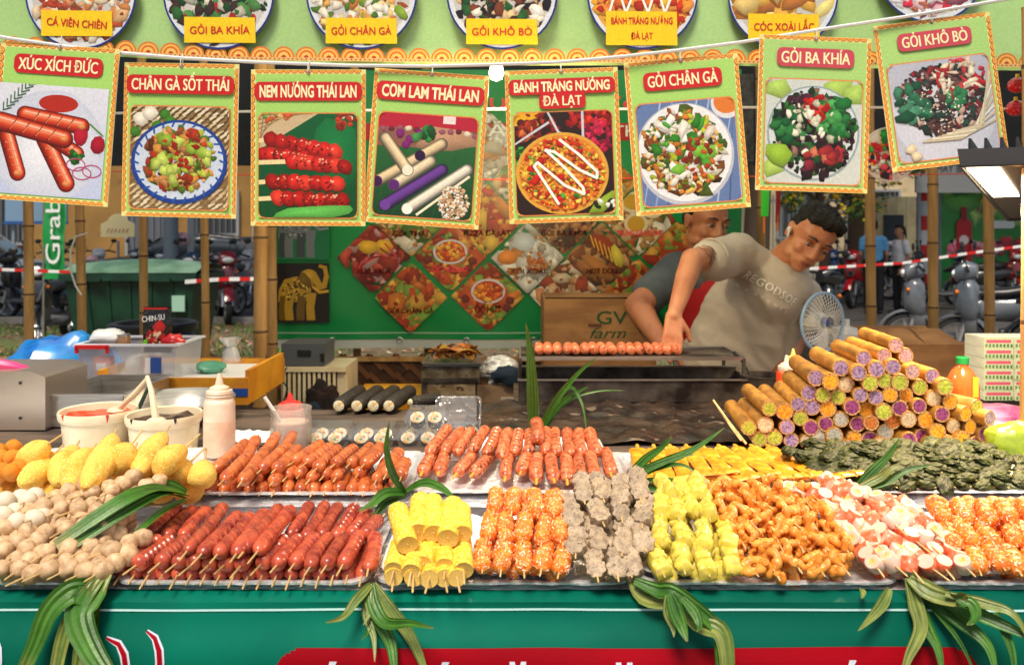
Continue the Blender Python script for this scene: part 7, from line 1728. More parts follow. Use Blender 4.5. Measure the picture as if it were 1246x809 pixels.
m=MB(); m.ell((0,0,cz),(.022,.022,.022),14,10); m.build('hub',mat('fan_hub_blue',srgb(60,84,150),.4),q)
m=MB(); m.cap(Mr@Vector((0,0,-.02))+Vector((0,0,cz)),Mr@Vector((0,0,-.07))+Vector((0,0,cz)),.035,.028,16); m.build('motor_housing',M_white_p,q)
m=MB(); m.cyl((.02,.05,.01),(.02,.05,cz-.03),.016); m.build('stem',M_white_p,q); m=MB(); m.lathe([(.09,0),(.092,.008),(.07,.018),(.03,.024)],28,c=(.02,.05,0)); m.build('base',M_white_p,q)
# white jug
q=thing('water_jug',(px2(1034,2.95),2.95,.92),'white plastic water jug with green label beside the fan','jug')
m=MB(); m.box((0,.05,.07),(.12,.1,.14)); 
for i,v in enumerate(m.v): m.v[i]=v
m.build('jug_body',M_white_p,q); m=MB(); m.lathe([(.05,.14),(.045,.158),(.02,.165),(.001,.166)],20,c=(0,.05,0)); m.build('shoulder',M_white_p,q); m=MB(); m.cyl((0.01,.05,.165),(0.01,.05,.19),.01); m.build('cap',M_white_p,q); m=MB(); m.box((-.02,-.0015,.08),(.03,.003,.035)); m.build('green_label',mat('label_green',srgb(30,130,70),.5),q)
# yellow bin lids
q=thing('yellow_lid_stack',(px2(1068,3.05),3.05,.92),'flat yellow plastic crate behind the cardboard box','crate'); m=MB(); m.box((0,.1,.06),(.26,.2,.12)); m.build('body',M_yellow,q); m=MB(); m.box((0,.1,.125),(.28,.22,.012)); m.build('lid',M_yellow,q)
# cardboard box right
Yq=2.8
q=thing('cardboard_box',(px2(1128,Yq),Yq,.92),'open brown cardboard box with faded blue print on its flap','box'); w=.30;h=.125
m=MB()
for c_,s in(((0,0,h/2),(w,.006,h)),((0,.24,h/2),(w,.006,h)),((-w/2,.12,h/2),(.006,.234,h)),((w/2,.12,h/2),(.006,.234,h)),((0,.12,.003),(w-.01,.23,.006))): m.box(c_,s)
m.build('box_wall',M_card,q)
m=MB(); m.grid([[(-w/2*(1-.0*j)+w*i/8+(.0 if j==0 else -.02+.05*(i/8<.4)),.0+.1*j/3,h+.045*math.sin(j/3*1.3)*(1-.7*(i/8>.95)-.8*(i<1))) for i in range(9)] for j in range(4)]); m.build('flap',M_card,q)
m=MB(); m.add([(-w/2,.24,h),(w/2,.24,h),(w/2,.31,h+.03),(-w/2,.31,h+.03)],[(0,1,2,3)]); m.build('flap',M_card,q)
# oil bottle
q=thing('red_oil_bottle',(px2(1171,2.08),2.08,.945),'large clear bottle of red chilli oil with a green cap','bottle')
mo_=mat('chilli_oil',srgb(190,44,8),.12,col2=srgb(206,70,16),nscale=10,coat=.5,spec=.6)
m=MB(); m.lathe([(.034,0),(.039,.006),(.038,.02),(.039,.03),(.0375,.036),(.039,.045),(.0375,.052),(.039,.06)],28); m.build('oil_fill',mo_,q)
m=MB(); m.lathe([(.039,.06),(.0385,.09),(.036,.108),(.025,.13),(.014,.142),(.0135,.15)],28,close=False); m.build('bottle_shoulder',mat('orange_tinted_plastic',srgb(214,92,36),.15,coat=.4,col2=srgb(196,64,22),nscale=12),q)
m=MB(); m.lathe([(.0155,.148),(.0155,.163),(.013,.165),(.001,.165)],18); m.build('cap',mat('green_cap',srgb(20,130,60),.4),q)
m=MB(); m.box((.012,-.0385,.095),(.014,.002,.05)); m.build('yellow_label',mat('yellow_label',srgb(240,170,40),.4),q)
# carton stack
cols=[mat('carton_white',srgb(226,228,214),.6,col2=srgb(206,210,196),nscale=12)]
p=Print(401,dz=1e-4); cw,ch=.083,.03
p.rect(-cw/2,0,cw/2,ch,hexc('C4D4B0')); p.rrect(0,ch*.62,cw*.86,ch*.3,ch*.1,hexc('D0607C'))
for i in range(8):
    for j in range(2): p.rect(-cw/2+.003+i*.0102,ch*.08+j*ch*.16,-cw/2+.003+i*.0102+.006,ch*.08+j*ch*.16+ch*.13,hexc('4A7C3A'))
pm=p.mesh('carton_print_m',M_print)
m=MB(); m.box((0,.05,ch/2),(cw,.1,ch-.001)); cbm=m.mesh('carton_body_m',cols[0],smooth=False)
for k in range(6):
    for c_ in range(2):
        xq=px2(1215,2.35)+c_*.087; t=thing('small_carton',(xq+rp.uniform(-.001,.001),2.35+rp.uniform(-.002,.002),.945+k*ch),f'small white carton with green checks, {nth(5-k)} from top in {"left" if c_==0 else "right"} column','carton','stacked small cartons')
        link('carton_body',cbm,t); link('printed_front',pm,t,(0,-.0012,0))
# bags right
crumple('purple_plastic_bag','pinkish purple plastic sheet bunched behind the green bag',(px2(1212,1.95),2.0,.965),(.11,.09,.035),mat('purple_film',srgb(168,112,146),.35,col2=srgb(120,52,92),nscale=14,coat=.3,sub=.1),seed=31,fr=14,amp=.35)
crumple('green_plastic_bag','translucent yellow-green plastic bag at the right edge',(px2(1247,1.66),1.7,.985),(.055,.05,.05),mat('lime_film',srgb(150,168,44),.3,col2=srgb(104,126,26),nscale=16,coat=.3),seed=33,fr=16,amp=.3)
# ================= hanging decorations =================
q=thing('round_hanging_sign',W(1082,188,2.45),'round hanging disc printed with red and green candies between two posters','sign')
p=Print(500,dz=4e-5,y=-.004); r=.082; p.disc(0,0,r,hexc('E0D8DC'),n=40); p.disc(0,0,r*.94,hexc('F0E8E4'),n=40); p.clip=clipcirc(0,0,r*.93)
p.chunks(0,-.01,r*.9,r*.8,90,['D8283C','E84860','F0E8E0','40A040','F0A030','C01828','301820','F8D0C8'],.007,.014,1.3); p.chunks(0,r*.8,r*.5,r*.3,20,['2C9C38','188028'],.008,.014); p.clip=None; p.build('disc_print',M_print,q)
m=MB(); Rx=Matrix.Rotation(R(90),3,'X'); m.lathe([(r,-.002),(r,.004)],40,M=Rx); m.build('disc_board',M_white_p,q); m=MB(); m.tube([(0,0,r),(0,0,.3)],.0012,5); m.build('string',mst,q)
for i,(px,c,lab) in enumerate(((930,(60,200,60),'long green ribbon hanging behind the row of posters, leftmost'),(946,(160,20,36),'long dark red ribbon hanging right of the green ribbon'))):
    q=thing('hanging_ribbon',W(px,150,3.0+.05*i),lab,'ribbon'); m=MB(); m.grid([[(s*(.008 if i else .014)+.004*math.sin(z*9),.004*math.sin(z*14+s),-z) for s in(-1,0,1)] for z in np.linspace(-.2,.34+.03*i,16)]); m.build('strip',mat('ribbon_%d'%i,srgb(*c),.4),q)
    m=MB(); m.cyl((0,0,-.34),(0,0,-.40),.004); m.build('tail_thread',mat('thread_orange',srgb(206,110,40),.6),q)
for i,(px,py) in enumerate(((1238,104),(1236,132))):
    q=thing('red_lantern',W(px,py,2.2),f'glossy red round ornament at the right edge, {"upper" if i==0 else "lower"} of two','ornament'); m=MB(); m.ell((0,0,0),(.024,.024,.021),18,12)
    for j,v in enumerate(m.v): a=math.atan2(v[1],v[0]); k_=1+.06*math.cos(a*8); m.v[j]=(v[0]*k_,v[1]*k_,v[2])
    m.build('body',mat('ornament_red',srgb(196,20,34),.25,coat=.5),q); m=MB(); m.cyl((0,0,.019),(0,0,.03),.005); m.build('cap',mat('gold_ink'),q)
# picture strip of lady between posters
q=thing('portrait_strip',W(908,150,3.2),'narrow dark vertical fabric strip hanging between two posters','strip')
m=MB(); m.box((0,0,.02),(.055,.006,.34)); m.build('fabric',mat('dark_fabric',(.02,.022,.03),.7,col2=(.06,.06,.07),nscale=30),q); m=MB(); m.box((0,-.001,-.16),(.05,.012,.008)); m.build('hem',M_black,q)
# tape
def tape(pts,lab,w=.035):
    t=thing('barrier_tape',pts[0],lab,'tape'); P=[Vector(p)-Vector(pts[0]) for p in pts]; C=[]
    tot=sum((P[i+1]-P[i]).length for i in range(len(P)-1)); s=0; N=int(tot/.09)
    def at(u):
        d=u*tot
        for i in range(len(P)-1):
            L=(P[i+1]-P[i]).length
            if d<=L: return P[i]+(P[i+1]-P[i])*d/L
            d-=L
        return P[-1]
    for col,nm in((0,'white_stripes'),(1,'red_stripes')):
        m=MB()
        for i in range(N):
            if i%2==col: a=at(i/N);b=at((i+1)/N); h=Vector((0,0,w/2)); m.add([a-h,b-h,b+h,a+h],[(0,1,2,3)])
        m.build(nm,M_white_ink if col==0 else M_redink,t,smooth=False)['kind']='stuff'
tape([W(-60,326,7),W(30,329,7.2),W(85,331,7.2)],'red and white barrier tape at the left behind the bamboo poles',.026)
tape([W(225,343,7.5),W(265,340,7.6),W(330,339,7.6)],'red and white barrier tape before the parked scooters',.036)
tape([W(985,327,8),W(1100,320,8),W(1180,308,8),W(1300,292,8)],'pink and white barrier tape crossing before the people and hoarding',.026)
# white strap on pole
loose('white_strap','white plastic strap tied to the second bamboo pole and dangling','strap',[W(106,284,3.56),W(92,288,3.56),W(86,305,3.56),W(86,330,3.56),W(92,348,3.56),W(99,359,3.56)],.004,M_white_p)
# ================= motorbikes, car, bin, barrel =================
def wheelmesh(r,w,nsp=5):
    Rx=Matrix.Rotation(R(90),3,'X')
    a=MB(); a.lathe([(r*.80,-w/2),(r*.93,-w*.5),(r,-w*.2),(r,w*.2),(r*.93,w*.5),(r*.80,w/2),(r*.78,0),(r*.80,-w/2)],26,M=Rx,close=False)
    b=MB(); b.lathe([(r*.8,-w*.35),(r*.74,-w*.35),(r*.74,w*.35),(r*.8,w*.35)],26,M=Rx,close=False); b.lathe([(.001,-w*.5),(r*.16,-w*.5),(r*.16,w*.5),(.001,w*.5)],14,M=Rx,close=False)
    for i in range(nsp): t=2*PI*i/nsp; b.bar((r*.1*math.cos(t),0,r*.1*math.sin(t)),(r*.76*math.cos(t+.15),0,r*.76*math.sin(t+.15)),w*.35,r*.09,up=Vector((0,1,0)))
    return a.mesh('tyre_m',M_rubber),b.mesh('rim_m',mat('alloy_rim',(.55,.56,.58),.3,.8))
WT,WR=wheelmesh(.27,.09)
def body_shell(pts,ws,mt,name,parent,n=12):
    """loft along x: pts (x,z_low,z_high), half widths ws"""
    m=MB(); rows=[]
    for (x,a,b),w in zip(pts,ws):
        c=(a+b)/2;h=(b-a)/2
        rows.append([Vector((x,w*math.copysign(abs(math.cos(t))**.7,math.cos(t)),c+h*math.copysign(abs(math.sin(t))**.7,math.sin(t)))) for t in [2*PI*k/n for k in range(n)]])
    vs=[p for r in rows for p in r]; N=len(rows)
    m.add(vs,[(i*n+k,i*n+(k+1)%n,(i+1)*n+(k+1)%n,(i+1)*n+k) for i in range(N-1) for k in range(n)]+[tuple(range(n)),tuple(range((N-1)*n,N*n))])
    return m.build(name,mt,parent,angle=50)
def scooter(px,py,Y,rz,col,lab,scale=1,dark=False):
    """px,py = ground contact of the front wheel"""
    x=(px-623)/1000*Y; t=thing('parked_scooter',(x,Y,0.006),lab,'scooter','scooters parked behind the stall')
    paint=mat('paint_%02x%02x%02x'%tuple(int(c*255) for c in col),srgb(*col),.22,coat=.7,col2=tuple(c*.85 for c in srgb(*col)),nscale=4)
    gy=mat('scooter_grey',(.12,.12,.13),.45)
    # front wheel at local origin; bike extends to -x
    for wx in(0,-1.28):
        a=link('wheel',bpy.data.meshes.get('hubm') or MB().cyl((0,-.06,0),(0,.06,0),.03).mesh('hubm',gy),t,(wx,0,.27)); link('tyre',WT,a); link('rim',WR,a)
    for s in(-1,1):
        m=MB(); m.tube([(0,s*.07,.27),(-.1,s*.06,.62)],.022,8); m.build('fork',mat('fork_silver',(.6,.6,.62),.3,.7),t)
    m=MB(); m.grid([[(.31*math.cos(a)*1.0,s*.065*(1-.3*abs(s)*0),.27+.31*math.sin(a)+(-.02 if abs(s)==1 else 0)) for s in(-1,-.5,0,.5,1)] for a in np.linspace(R(20),R(150),10)]); m.build('front_mudguard',paint,t)
    body_shell([(.05,.66,.72),(.03,.60,.86),(-.03,.53,.95),(-.12,.47,.94),(-.17,.46,.86)],[.05,.11,.145,.16,.14],paint,'front_shield',t)
    body_shell([(-.02,.36,.62),(-.1,.30,.62),(-.17,.30,.6)],[.06,.12,.13],gy,'leg_guard',t)
    body_shell([(-.2,.26,.36),(-.5,.24,.34),(-.75,.26,.38)],[.16,.17,.18],gy,'floor_board',t)
    body_shell([(-.62,.50,.66),(-.75,.46,.74),(-1.1,.50,.76),(-1.45,.60,.78),(-1.62,.68,.76)],[.1,.15,.15,.12,.05],paint,'rear_body',t)
    body_shell([(-.5,.70,.74),(-.62,.70,.82),(-.95,.72,.84),(-1.25,.75,.90),(-1.45,.78,.88)],[.06,.13,.15,.13,.07],M_black,'seat',t)
    body_shell([(-.9,.2,.4),(-1.1,.18,.42),(-1.3,.2,.38)],[.1,.12,.06],gy,'engine',t)
    m=MB(); m.cap((-1.0,-.16,.22),(-1.5,-.16,.32),.045,.055,12); m.build('exhaust',mat('fork_silver'),t)
    m=MB(); m.tube([(-.14,-.34,1.02),(-.1,-.2,1.06),(-.06,0,1.04),(-.1,.2,1.06),(-.14,.34,1.02)],.017,8); m.build('handlebar',M_black,t)
    body_shell([(.04,.92,1.0),(.02,.90,1.06),(-.06,.90,1.12),(-.16,.94,1.08)],[.08,.14,.13,.06],paint,'handlebar_cowl',t)
    m=MB(); m.ell((.045,0,.98),(.03,.09,.045),14,8); m.build('headlight',mat('lens',(.75,.78,.8),.1,coat=.6),t)
    for s in(-1,1):
        m=MB(); m.ell((.0,s*.13,.80),(.02,.035,.025),10,6); m.build('indicator',mat('amber',srgb(230,120,30),.3),t)
        q=MB(); q.tube([(-.1,s*.2,1.06),(-.08,s*.27,1.2),(-.08,s*.29,1.24)],.007,6); a=q.build('mirror_stalk',M_black,t)
        q=MB(); q.ell((-.08,s*.30,1.27),(.018,.06,.045),12,8); q.build('mirror',M_black,a)
    m=MB(); m.ell((-1.62,0,.70),(.02,.07,.03),10,6); m.build('tail_light',M_redink,t)
    for s in(-1,1): m=MB(); m.bar((.052,s*.03,.62),(.03,s*.12,.86),.012,.03); m.build('shield_trim',gy,t); m=MB(); m.box((-.9,s*.155,.46),(.5,.02,.05)); m.build('side_trim',gy,t)
    m=MB(); m.box((.05,0,.66),(.012,.09,.10)); m.build('radiator_grille',M_black,t); m=MB(); m.box((-1.66,0,.56),(.01,.15,.11)); m.build('number_plate',M_white_p,t)
    t.rotation_euler=(0,R(0),rz); t.scale=(scale,)*3
    return t
F=R(-90)   # facing the camera
scooter(277,396,12.9,F+R(24),(122,26,44),'dark red scooter parked facing the stall right of the green bin',1.03)
scooter(231,394,13.0,F+R(-14),(46,66,92),'blue and white scooter parked just right of the green bin',1.02)
scooter(262,360,15.5,F+R(20),(60,62,70),'dark grey scooter parked behind the red and blue pair',1)
scooter(300,365,15.8,F+R(-10),(190,192,196),'silver scooter half hidden behind the thick corner bamboo pole',1)
scooter(8,372,13.8,R(170),(40,40,44),'black scooter parked side-on at the far left below the white car',1)
scooter(44,418,10.2,F+R(12),(34,44,54),'black and teal scooter parked left of the green bin',.95)
scooter(120,345,17.6,F+R(30),(200,204,210),'white scooter with round mirrors above the green bin',1)
scooter(165,345,17.6,F+R(-20),(44,48,58),'black scooter parked beyond the green bin near the dark car',1)
scooter(1036,354,15.6,R(-128),(196,22,34),'red scooter parked left of the man in the blue shirt',1)
scooter(1012,348,16.6,R(-110),(34,74,150),'blue scooter parked beside the red scooter',1)
scooter(1112,356,15.6,R(160),(44,46,52),'black motorbike parked behind the woman in white',1)
scooter(1165,352,16.2,R(185),(54,58,64),'dark scooter parked in front of the green hoarding',1)
scooter(1104,436,9.2,R(158),(112,118,126),'silver scooter with curved nose parked nearest on the right',1)
scooter(1168,425,8.6,R(140),(100,108,118),'pale silver scooter parked right of the nearest silver one',1.02)
scooter(1262,430,8.2,R(165),(26,27,30),'black scooter at the right edge behind the small cartons',1.05)
scooter(1010,440,8.8,R(25),(26,27,30),'black scooter tail behind the table fan',.95)
scooter(1238,352,15.8,R(-100),(150,30,36),'dark red scooter parked far right before the hoarding',1)
scooter(1082,350,17.8,R(-60),(36,40,48),'dark scooter parked beyond the standing pair',1)
scooter(66,352,16.6,R(-70),(70,30,34),'maroon scooter parked beyond the Grab flag',1)
scooter(196,352,16.2,R(-100),(30,34,42),'navy scooter parked behind the bin right end',1)
def car(x,y,rz,col,lab,L=4.3,Wd=1.7,H=1.45,name='parked_car'):
    t=thing(name,(x,y,0.006),lab,'car','cars parked beyond the scooters',rz=rz)
    paint=mat('car_%02x%02x%02x'%tuple(int(c*255) for c in col),srgb(*col),.2,coat=.8,col2=tuple(c*.92 for c in srgb(*col)),nscale=2)
    lo=[(-L/2,.35,.75),(-L/2+.1,.28,.9),(-L*.3,.25,.95),(0,.24,.96),(L*.25,.25,.92),(L/2-.25,.26,.82),(L/2-.05,.3,.7),(L/2,.36,.6)]
    def loft(sec,ws,mt,nm,p=4,n=20):
        m=MB(); rows=[]
        for (x_,a,b),w in zip(sec,ws):
            c=(a+b)/2;h=(b-a)/2; rows.append([Vector((x_,w*math.copysign(abs(math.cos(q))**.45,math.cos(q)),c+h*math.copysign(abs(math.sin(q))**.45,math.sin(q)))) for q in [2*PI*k/n for k in range(n)]])
        vs=[v for r in rows for v in r];N=len(rows)
        m.add(vs,[(i*n+k,i*n+(k+1)%n,(i+1)*n+(k+1)%n,(i+1)*n+k) for i in range(N-1) for k in range(n)]+[tuple(range(n)),tuple(range((N-1)*n,N*n))]); return m.build(nm,mt,t,angle=50)
    loft(lo,[Wd*.40,Wd*.47,Wd/2,Wd/2,Wd/2,Wd*.48,Wd*.42,Wd*.34],paint,'body')
    loft([(-L*.42,.88,.98),(-L*.33,.88,H*.93),(-L*.15,.88,H),(L*.05,.88,H*.985),(L*.22,.88,.97)],[Wd*.38,Wd*.40,Wd*.42,Wd*.42,Wd*.42],mat('car_glass',(.10,.12,.14),.08,coat=.5),'window_glass')
    loft([(-L*.34,H*.90,H*.95),(-L*.15,H*.955,H*1.01),(L*.03,H*.95,H*1.0),(L*.09,H*.88,H*.92)],[Wd*.36,Wd*.385,Wd*.38,Wd*.36],paint,'roof')
    for sx in(-L*.31,L*.31):
        for s in(-1,1): a=link('wheel',bpy.data.meshes['hubm'],t,(sx,s*(Wd/2-.1),.3)); a.scale=(1.12,1.8,1.12); link('tyre',WT,a); link('rim',WR,a)
    for s in(-1,1):
        m=MB(); m.ell((L/2-.12,s*Wd*.36,.68),(.08,.16,.07),12,8); m.build('headlight',mat('lens'),t)
        m=MB(); m.ell((-L/2+.03,s*Wd*.38,.8),(.05,.1,.09),10,6); m.build('tail_light',M_redink,t)
        m=MB(); m.ell((L*.13,s*Wd*.56,.98),(.07,.08,.06),10,6); m.build('wing_mirror',paint,t)
        m=MB(); m.bar((L*.20,s*Wd*.405,.93),(L*.07,s*Wd*.395,H*.93),.05,.03); m.build('pillar',paint,t)
        m=MB(); m.bar((-L*.09,s*Wd*.427,.93),(-L*.09,s*Wd*.41,H*.95),.05,.02); m.build('pillar',paint,t)
    return t
car(-10.9,16.4,R(8),(206,212,218),'white car parked at the far left behind the bamboo poles',4.5,1.8,1.5)
car(-13.6,19.0,R(5),(188,194,200),'silver white car at the left edge behind the white one')
car(-8.0,20.0,R(184),(34,38,46),'dark grey car parked behind the green bin',4.4,1.75,1.42)
# scooter riders helmets on scooters: round helmets
for px,py,Y,c,lab in((112,318,17,(214,170,180),'pink round helmet hanging on a scooter above the green bin'),(88,296,17,(236,196,90),'yellow helmet beside the Grab flag'),(222,291,15.2,(240,226,180),'cream helmet on a scooter between the two grey poles')):
    q=thing('helmet',W(px,py,Y),lab,'helmet','helmets on the parked scooters'); m=MB(); m.lathe([(.001,.13),(.07,.115),(.115,.06),(.13,0),(.125,-.08),(.1,-.1)],18,close=False); m.build('shell',mat('helmet_%d'%c[2],srgb(*c),.25,coat=.5),q)
    m=MB(); m.grid([[(.128*math.sin(a),-.128*math.cos(a)-.01,z) for a in np.linspace(-1,1,8)] for z in(-.05,.02)]); m.build('visor',M_black,q)
# green wheelie bin
Yw=8.3; xb0=px2(157,Yw)
q=thing('green_wheelie_bin',(xb0,Yw,0),'large dark green four-wheeled refuse bin with weathered pale lid','bin'); mgn=mat('bin_green',srgb(18,62,44),.45,col2=srgb(12,44,32),nscale=4,bump=.15)
m=MB(); T=[(-.66,0,1.0),(.66,0,1.0),(.66,.75,1.0),(-.66,.75,1.0)]; B=[(-.56,.08,.2),(.56,.08,.2),(.56,.68,.2),(-.56,.68,.2)]
m.add(B+T,[(3,2,1,0)]+[(i,(i+1)%4,(i+1)%4+4,i+4) for i in range(4)]); m.build('bin_body',mgn,q,smooth=False)
m=MB(); m.box((0,-.02,.985),(1.38,.05,.07)); m.box((0,.77,.985),(1.38,.05,.07)); m.build('rim',mgn,q)
for s in(-1,1): m=MB(); m.box((s*.68,.375,.985),(.05,.73,.068)); m.build('rim_side',mgn,q)
m=MB(); m.grid([[(x,y,1.03+.13*math.sin(PI*min(1,(y+.04)/.85))*(.6+.4*math.cos(x*2))) for x in np.linspace(-.69,.69,14)] for y in np.linspace(-.04,.8,10)]); m.build('lid',mat('lid_green',srgb(108,138,118),.4,col2=srgb(70,104,84),nscale=3,bump=.2),q)
for s in(-.35,.35): m=MB(); m.box((s,-.055,.96),(.18,.03,.03)); m.build('handle',mgn,q)
for i in range(5): m=MB(); m.box((-.44+i*.22,.022+.0,.6),(.03,.03,.68)); m.v=[(v[0]*(.86+.14*(v[2]-.2)/.8),v[1]+.08*(1-(v[2]-.2)/.8)-.02,v[2]) for v in m.v]; m.build('rib',mgn,q)
m=MB(); m.box((.5,.0,.72),(.13,.02,.16)); m.build('sticker',mat('sticker_pale',srgb(150,190,170),.6),q)
for x in(-.48,.48):
    for y in(.15,.62): a=link('wheel',bpy.data.meshes['hubm'],q,(x,y,.1)); a.scale=(.36,.5,.36); link('tyre',WT,a); link('rim',WR,a)
# blue barrel
Yl_=4.6
q=thing('blue_barrel',(px2(187,Yl_),Yl_,0),'blue plastic barrel with black rim behind the storage box','barrel')
zt_=CAMZ-(392-285)/1000*Yl_; 
m=MB(); m.lathe([(.19,0),(.21,.03),(.235,zt_*.3),(.24,zt_*.6),(.225,zt_*.85),(.205,zt_-.03)],30); m.build('barrel_body',mat('barrel_blue',srgb(24,58,104),.4,col2=srgb(16,40,78),nscale=4),q)
m=MB(); m.lathe([(.21,zt_-.05),(.232,zt_-.045),(.236,zt_-.01),(.225,zt_),(.19,zt_),(.185,zt_-.02),(.001,zt_-.025)],30); m.build('rim',M_black,q)
# pink/low items right: parasol rails etc
# ================= people =================
def headparts(m,c,Rh,s=1.0,female=False):
    """adds head volumes; local frame: face towards -Y, up Z, head height ~ .235*s; c = centre of head"""
    def E(p,r,M=None):
        Mx=Rh@(M if M else Matrix.Identity(3)); m.ell(c+Rh@(Vector(p)*s),tuple(q*s for q in r),22,16,M=Mx)
    E((0,.012,.03),(.074,.092,.085)); E((0,-.008,-.025),(.062,.075,.085)); E((0,-.038,-.062),(.044,.048,.042)); E((0,-.052,-.092),(.026,.026,.02))
    for k in(-1,1):
        E((k*.036,-.05,-.026),(.024,.024,.024)); E((k*.046,-.012,-.066),(.015,.036,.024)); E((k*.03,-.072,.026),(.024,.012,.008)) # cheek, jaw, brow
        E((k*.077,.014,-.008),(.008,.018,.030)); E((k*.082,.020,.008),(.006,.014,.016))                    # ear
        E((k*.012,-.087,-.032),(.011,.012,.009))                                              # nostril wing
    m.cap(c+Rh@(Vector((0,-.078,.018))*s),c+Rh@(Vector((0,-.094,-.026))*s),.008*s,.014*s,12)
    E((0,-.079,-.056),(.024,.010,.006)); E((0,-.077,-.066),(.021,.011,.007)); E((0,-.072,-.046),(.02,.012,.012))
def faceparts(t,c,Rh,s=1.0,look_down=True):
    me_=mat('eye_white',(.62,.58,.54),.25); mi=mat('iris_dark',(.01,.007,.005),.15); ms=mat('eyelid_skin',srgb(140,86,60),.5); mb=mat('brow_hair',(.015,.012,.011),.7); ml=mat('lip_skin',srgb(146,76,64),.4)
    for k in(-1,1):
        p=c+Rh@(Vector((k*.033,-.0715,.006))*s)
        m=MB(); m.ell(p,(.0125*s,.011*s,.0085*s),14,10,M=Rh); e=m.build('eye',me_,t)
        m=MB(); m.ell(c+Rh@(Vector((k*.033,-.0805,.002 if look_down else .006))*s),(.0052*s,.003*s,.0052*s),10,8,M=Rh); m.build('iris',mi,e)
        m=MB(); m.ell(c+Rh@(Vector((k*.033,-.071,.0105 if look_down else .014))*s),(.0155*s,.0135*s,.0082*s),14,10,M=Rh); m.build('eyelid',ms,t)
        m=MB(); m.tube([c+Rh@(Vector(q)*s) for q in((k*.018,-.0838,.003),(k*.033,-.0862,.0045),(k*.047,-.078,.001))],[.0008*s,.0015*s,.0008*s],6); m.build('eyelash',mb,t)
        m=MB(); m.tube([c+Rh@(Vector(q)*s) for q in((k*.014,-.086,.027),(k*.03,-.0885,.034),(k*.052,-.074,.028))],[.0022*s,.0042*s,.0015*s],8); m.build('eyebrow',mb,t)
    m=MB(); m.tube([c+Rh@(Vector(q)*s) for q in((-.023,-.084,-.0615),(-.010,-.0905,-.0585),(0,-.091,-.060),(.010,-.0905,-.0585),(.023,-.084,-.0615))],[.0012*s,.0036*s,.0032*s,.0036*s,.0012*s],8); m.build('upper_lip',ml,t)
    m=MB(); m.tube([c+Rh@(Vector(q)*s) for q in((-.018,-.084,-.0665),(0,-.0895,-.0695),(.018,-.084,-.0665))],[.001*s,.0048*s,.001*s],8); m.build('lower_lip',ml,t)
def hairparts(t,c,Rh,s=1,style=0,seed=1):
    m=MB(); g=random.Random(seed)
    def E(p,r): m.ell(c+Rh@(Vector(p)*s),tuple(q*s for q in r),18,12,M=Rh)
    E((0,.026,.058),(.0765,.084,.066)); E((0,.052,.008),(.070,.058,.062)); E((0,-.026,.092),(.058,.054,.032)); E((.012,-.058,.098),(.042,.026,.022))
    for k in(-1,1): E((k*.066,.022,.03),(.0125,.034,.026)); E((k*.05,-.03,.078),(.016,.028,.02))
    if style==2: E((0,.1,.02),(.03,.04,.03)); m.cap(c+Rh@(Vector((0,.11,.02))*s),c+Rh@(Vector((0,.15,-.14))*s),.028*s,.012*s)
    def disp(co,no):
        q=Rh.inverted()@(co-c)/s; n=mnoise.noise(Vector((q.x*60,q.y*24,q.z*24+seed)))*.006+mnoise.noise(Vector((q.x*150,q.y*60,q.z*60)))*.003
        if q.z>.09: n+=.003*abs(mnoise.noise(Vector((q.x*110,q.y*110,3))))
        return co+no*n*s*1.3
    o=remesh(m,'hair',M_hair,.005*s,2,t,disp)
    # short separate locks standing off the hair surface
    q=MB(); me=o.data; n=len(me.vertices); Ri=Rh.inverted()
    for _ in range(900 if s>.9 else 60):
        v=me.vertices[g.randrange(n)]; lc=Ri@(v.co-c)/s
        if lc.z<-.02: continue
        nn=v.normal.copy(); dr=(nn*.5+Rh@Vector((g.gauss(0,.25),-.8 if lc.z>.07 else .1,.1 if lc.z>.05 else -.8))).normalized(); L=(.011 if lc.z>.07 else .006)*g.uniform(.6,1.4)*s
        sd=dr.cross(nn); sd=(sd.normalized() if sd.length>1e-4 else nn.orthogonal().normalized())*.0011*s
        a=v.co-nn*.002; b=a+dr*L*.6+nn*L*.15; e=a+dr*L
        q.add([a-sd,a+sd,b+sd*.8,b-sd*.8,e],[(0,1,2,3),(3,2,4)])
    lk=q.build('hair_locks',M_hair,o,smooth=False); lk['kind']='stuff'
    return o
def fingers(m,w,d,side,palm_n,s=1,curl=.9,grip=None):
    """hand from wrist w, pointing d, palm normal palm_n, side = direction to thumb"""
    d=d.normalized(); sd=(side-d*side.dot(d)).normalized(); pn=palm_n-d*palm_n.dot(d); pn=(pn-sd*pn.dot(sd)).normalized()
    # palm
    for k in(-1.2,-.4,.4,1.2): m.cap(w+sd*k*.012*s,w+d*.075*s+sd*k*.020*s,.016*s,.012*s,10)
    for i,(k,L) in enumerate(((1.5,.068),(.5,.076),(-.5,.07),(-1.5,.055))):
        p=w+d*.082*s+sd*k*.0195*s; dd=d; r=.0096*s
        for j,(f,a) in enumerate(((.45,curl*.45),(.3,curl*.9),(.25,curl*.6))):
            ax=dd.cross(pn).normalized(); dd=(Matrix.Rotation(a,3,ax)@dd).normalized(); q=p+dd*L*f*s; m.cap(p,q,r,r*.9,8,3); p=q; r*=.9
    p=w+d*.02*s+sd*.026*s; dd=(d*.75+sd*.65+pn*.35).normalized(); q=p+dd*.042*s; m.cap(p,q,.0135*s,.0115*s,10); dd=(dd*.7+d*.5+pn*.35).normalized(); m.cap(q,q+dd*.032*s,.0112*s,.0088*s,10)
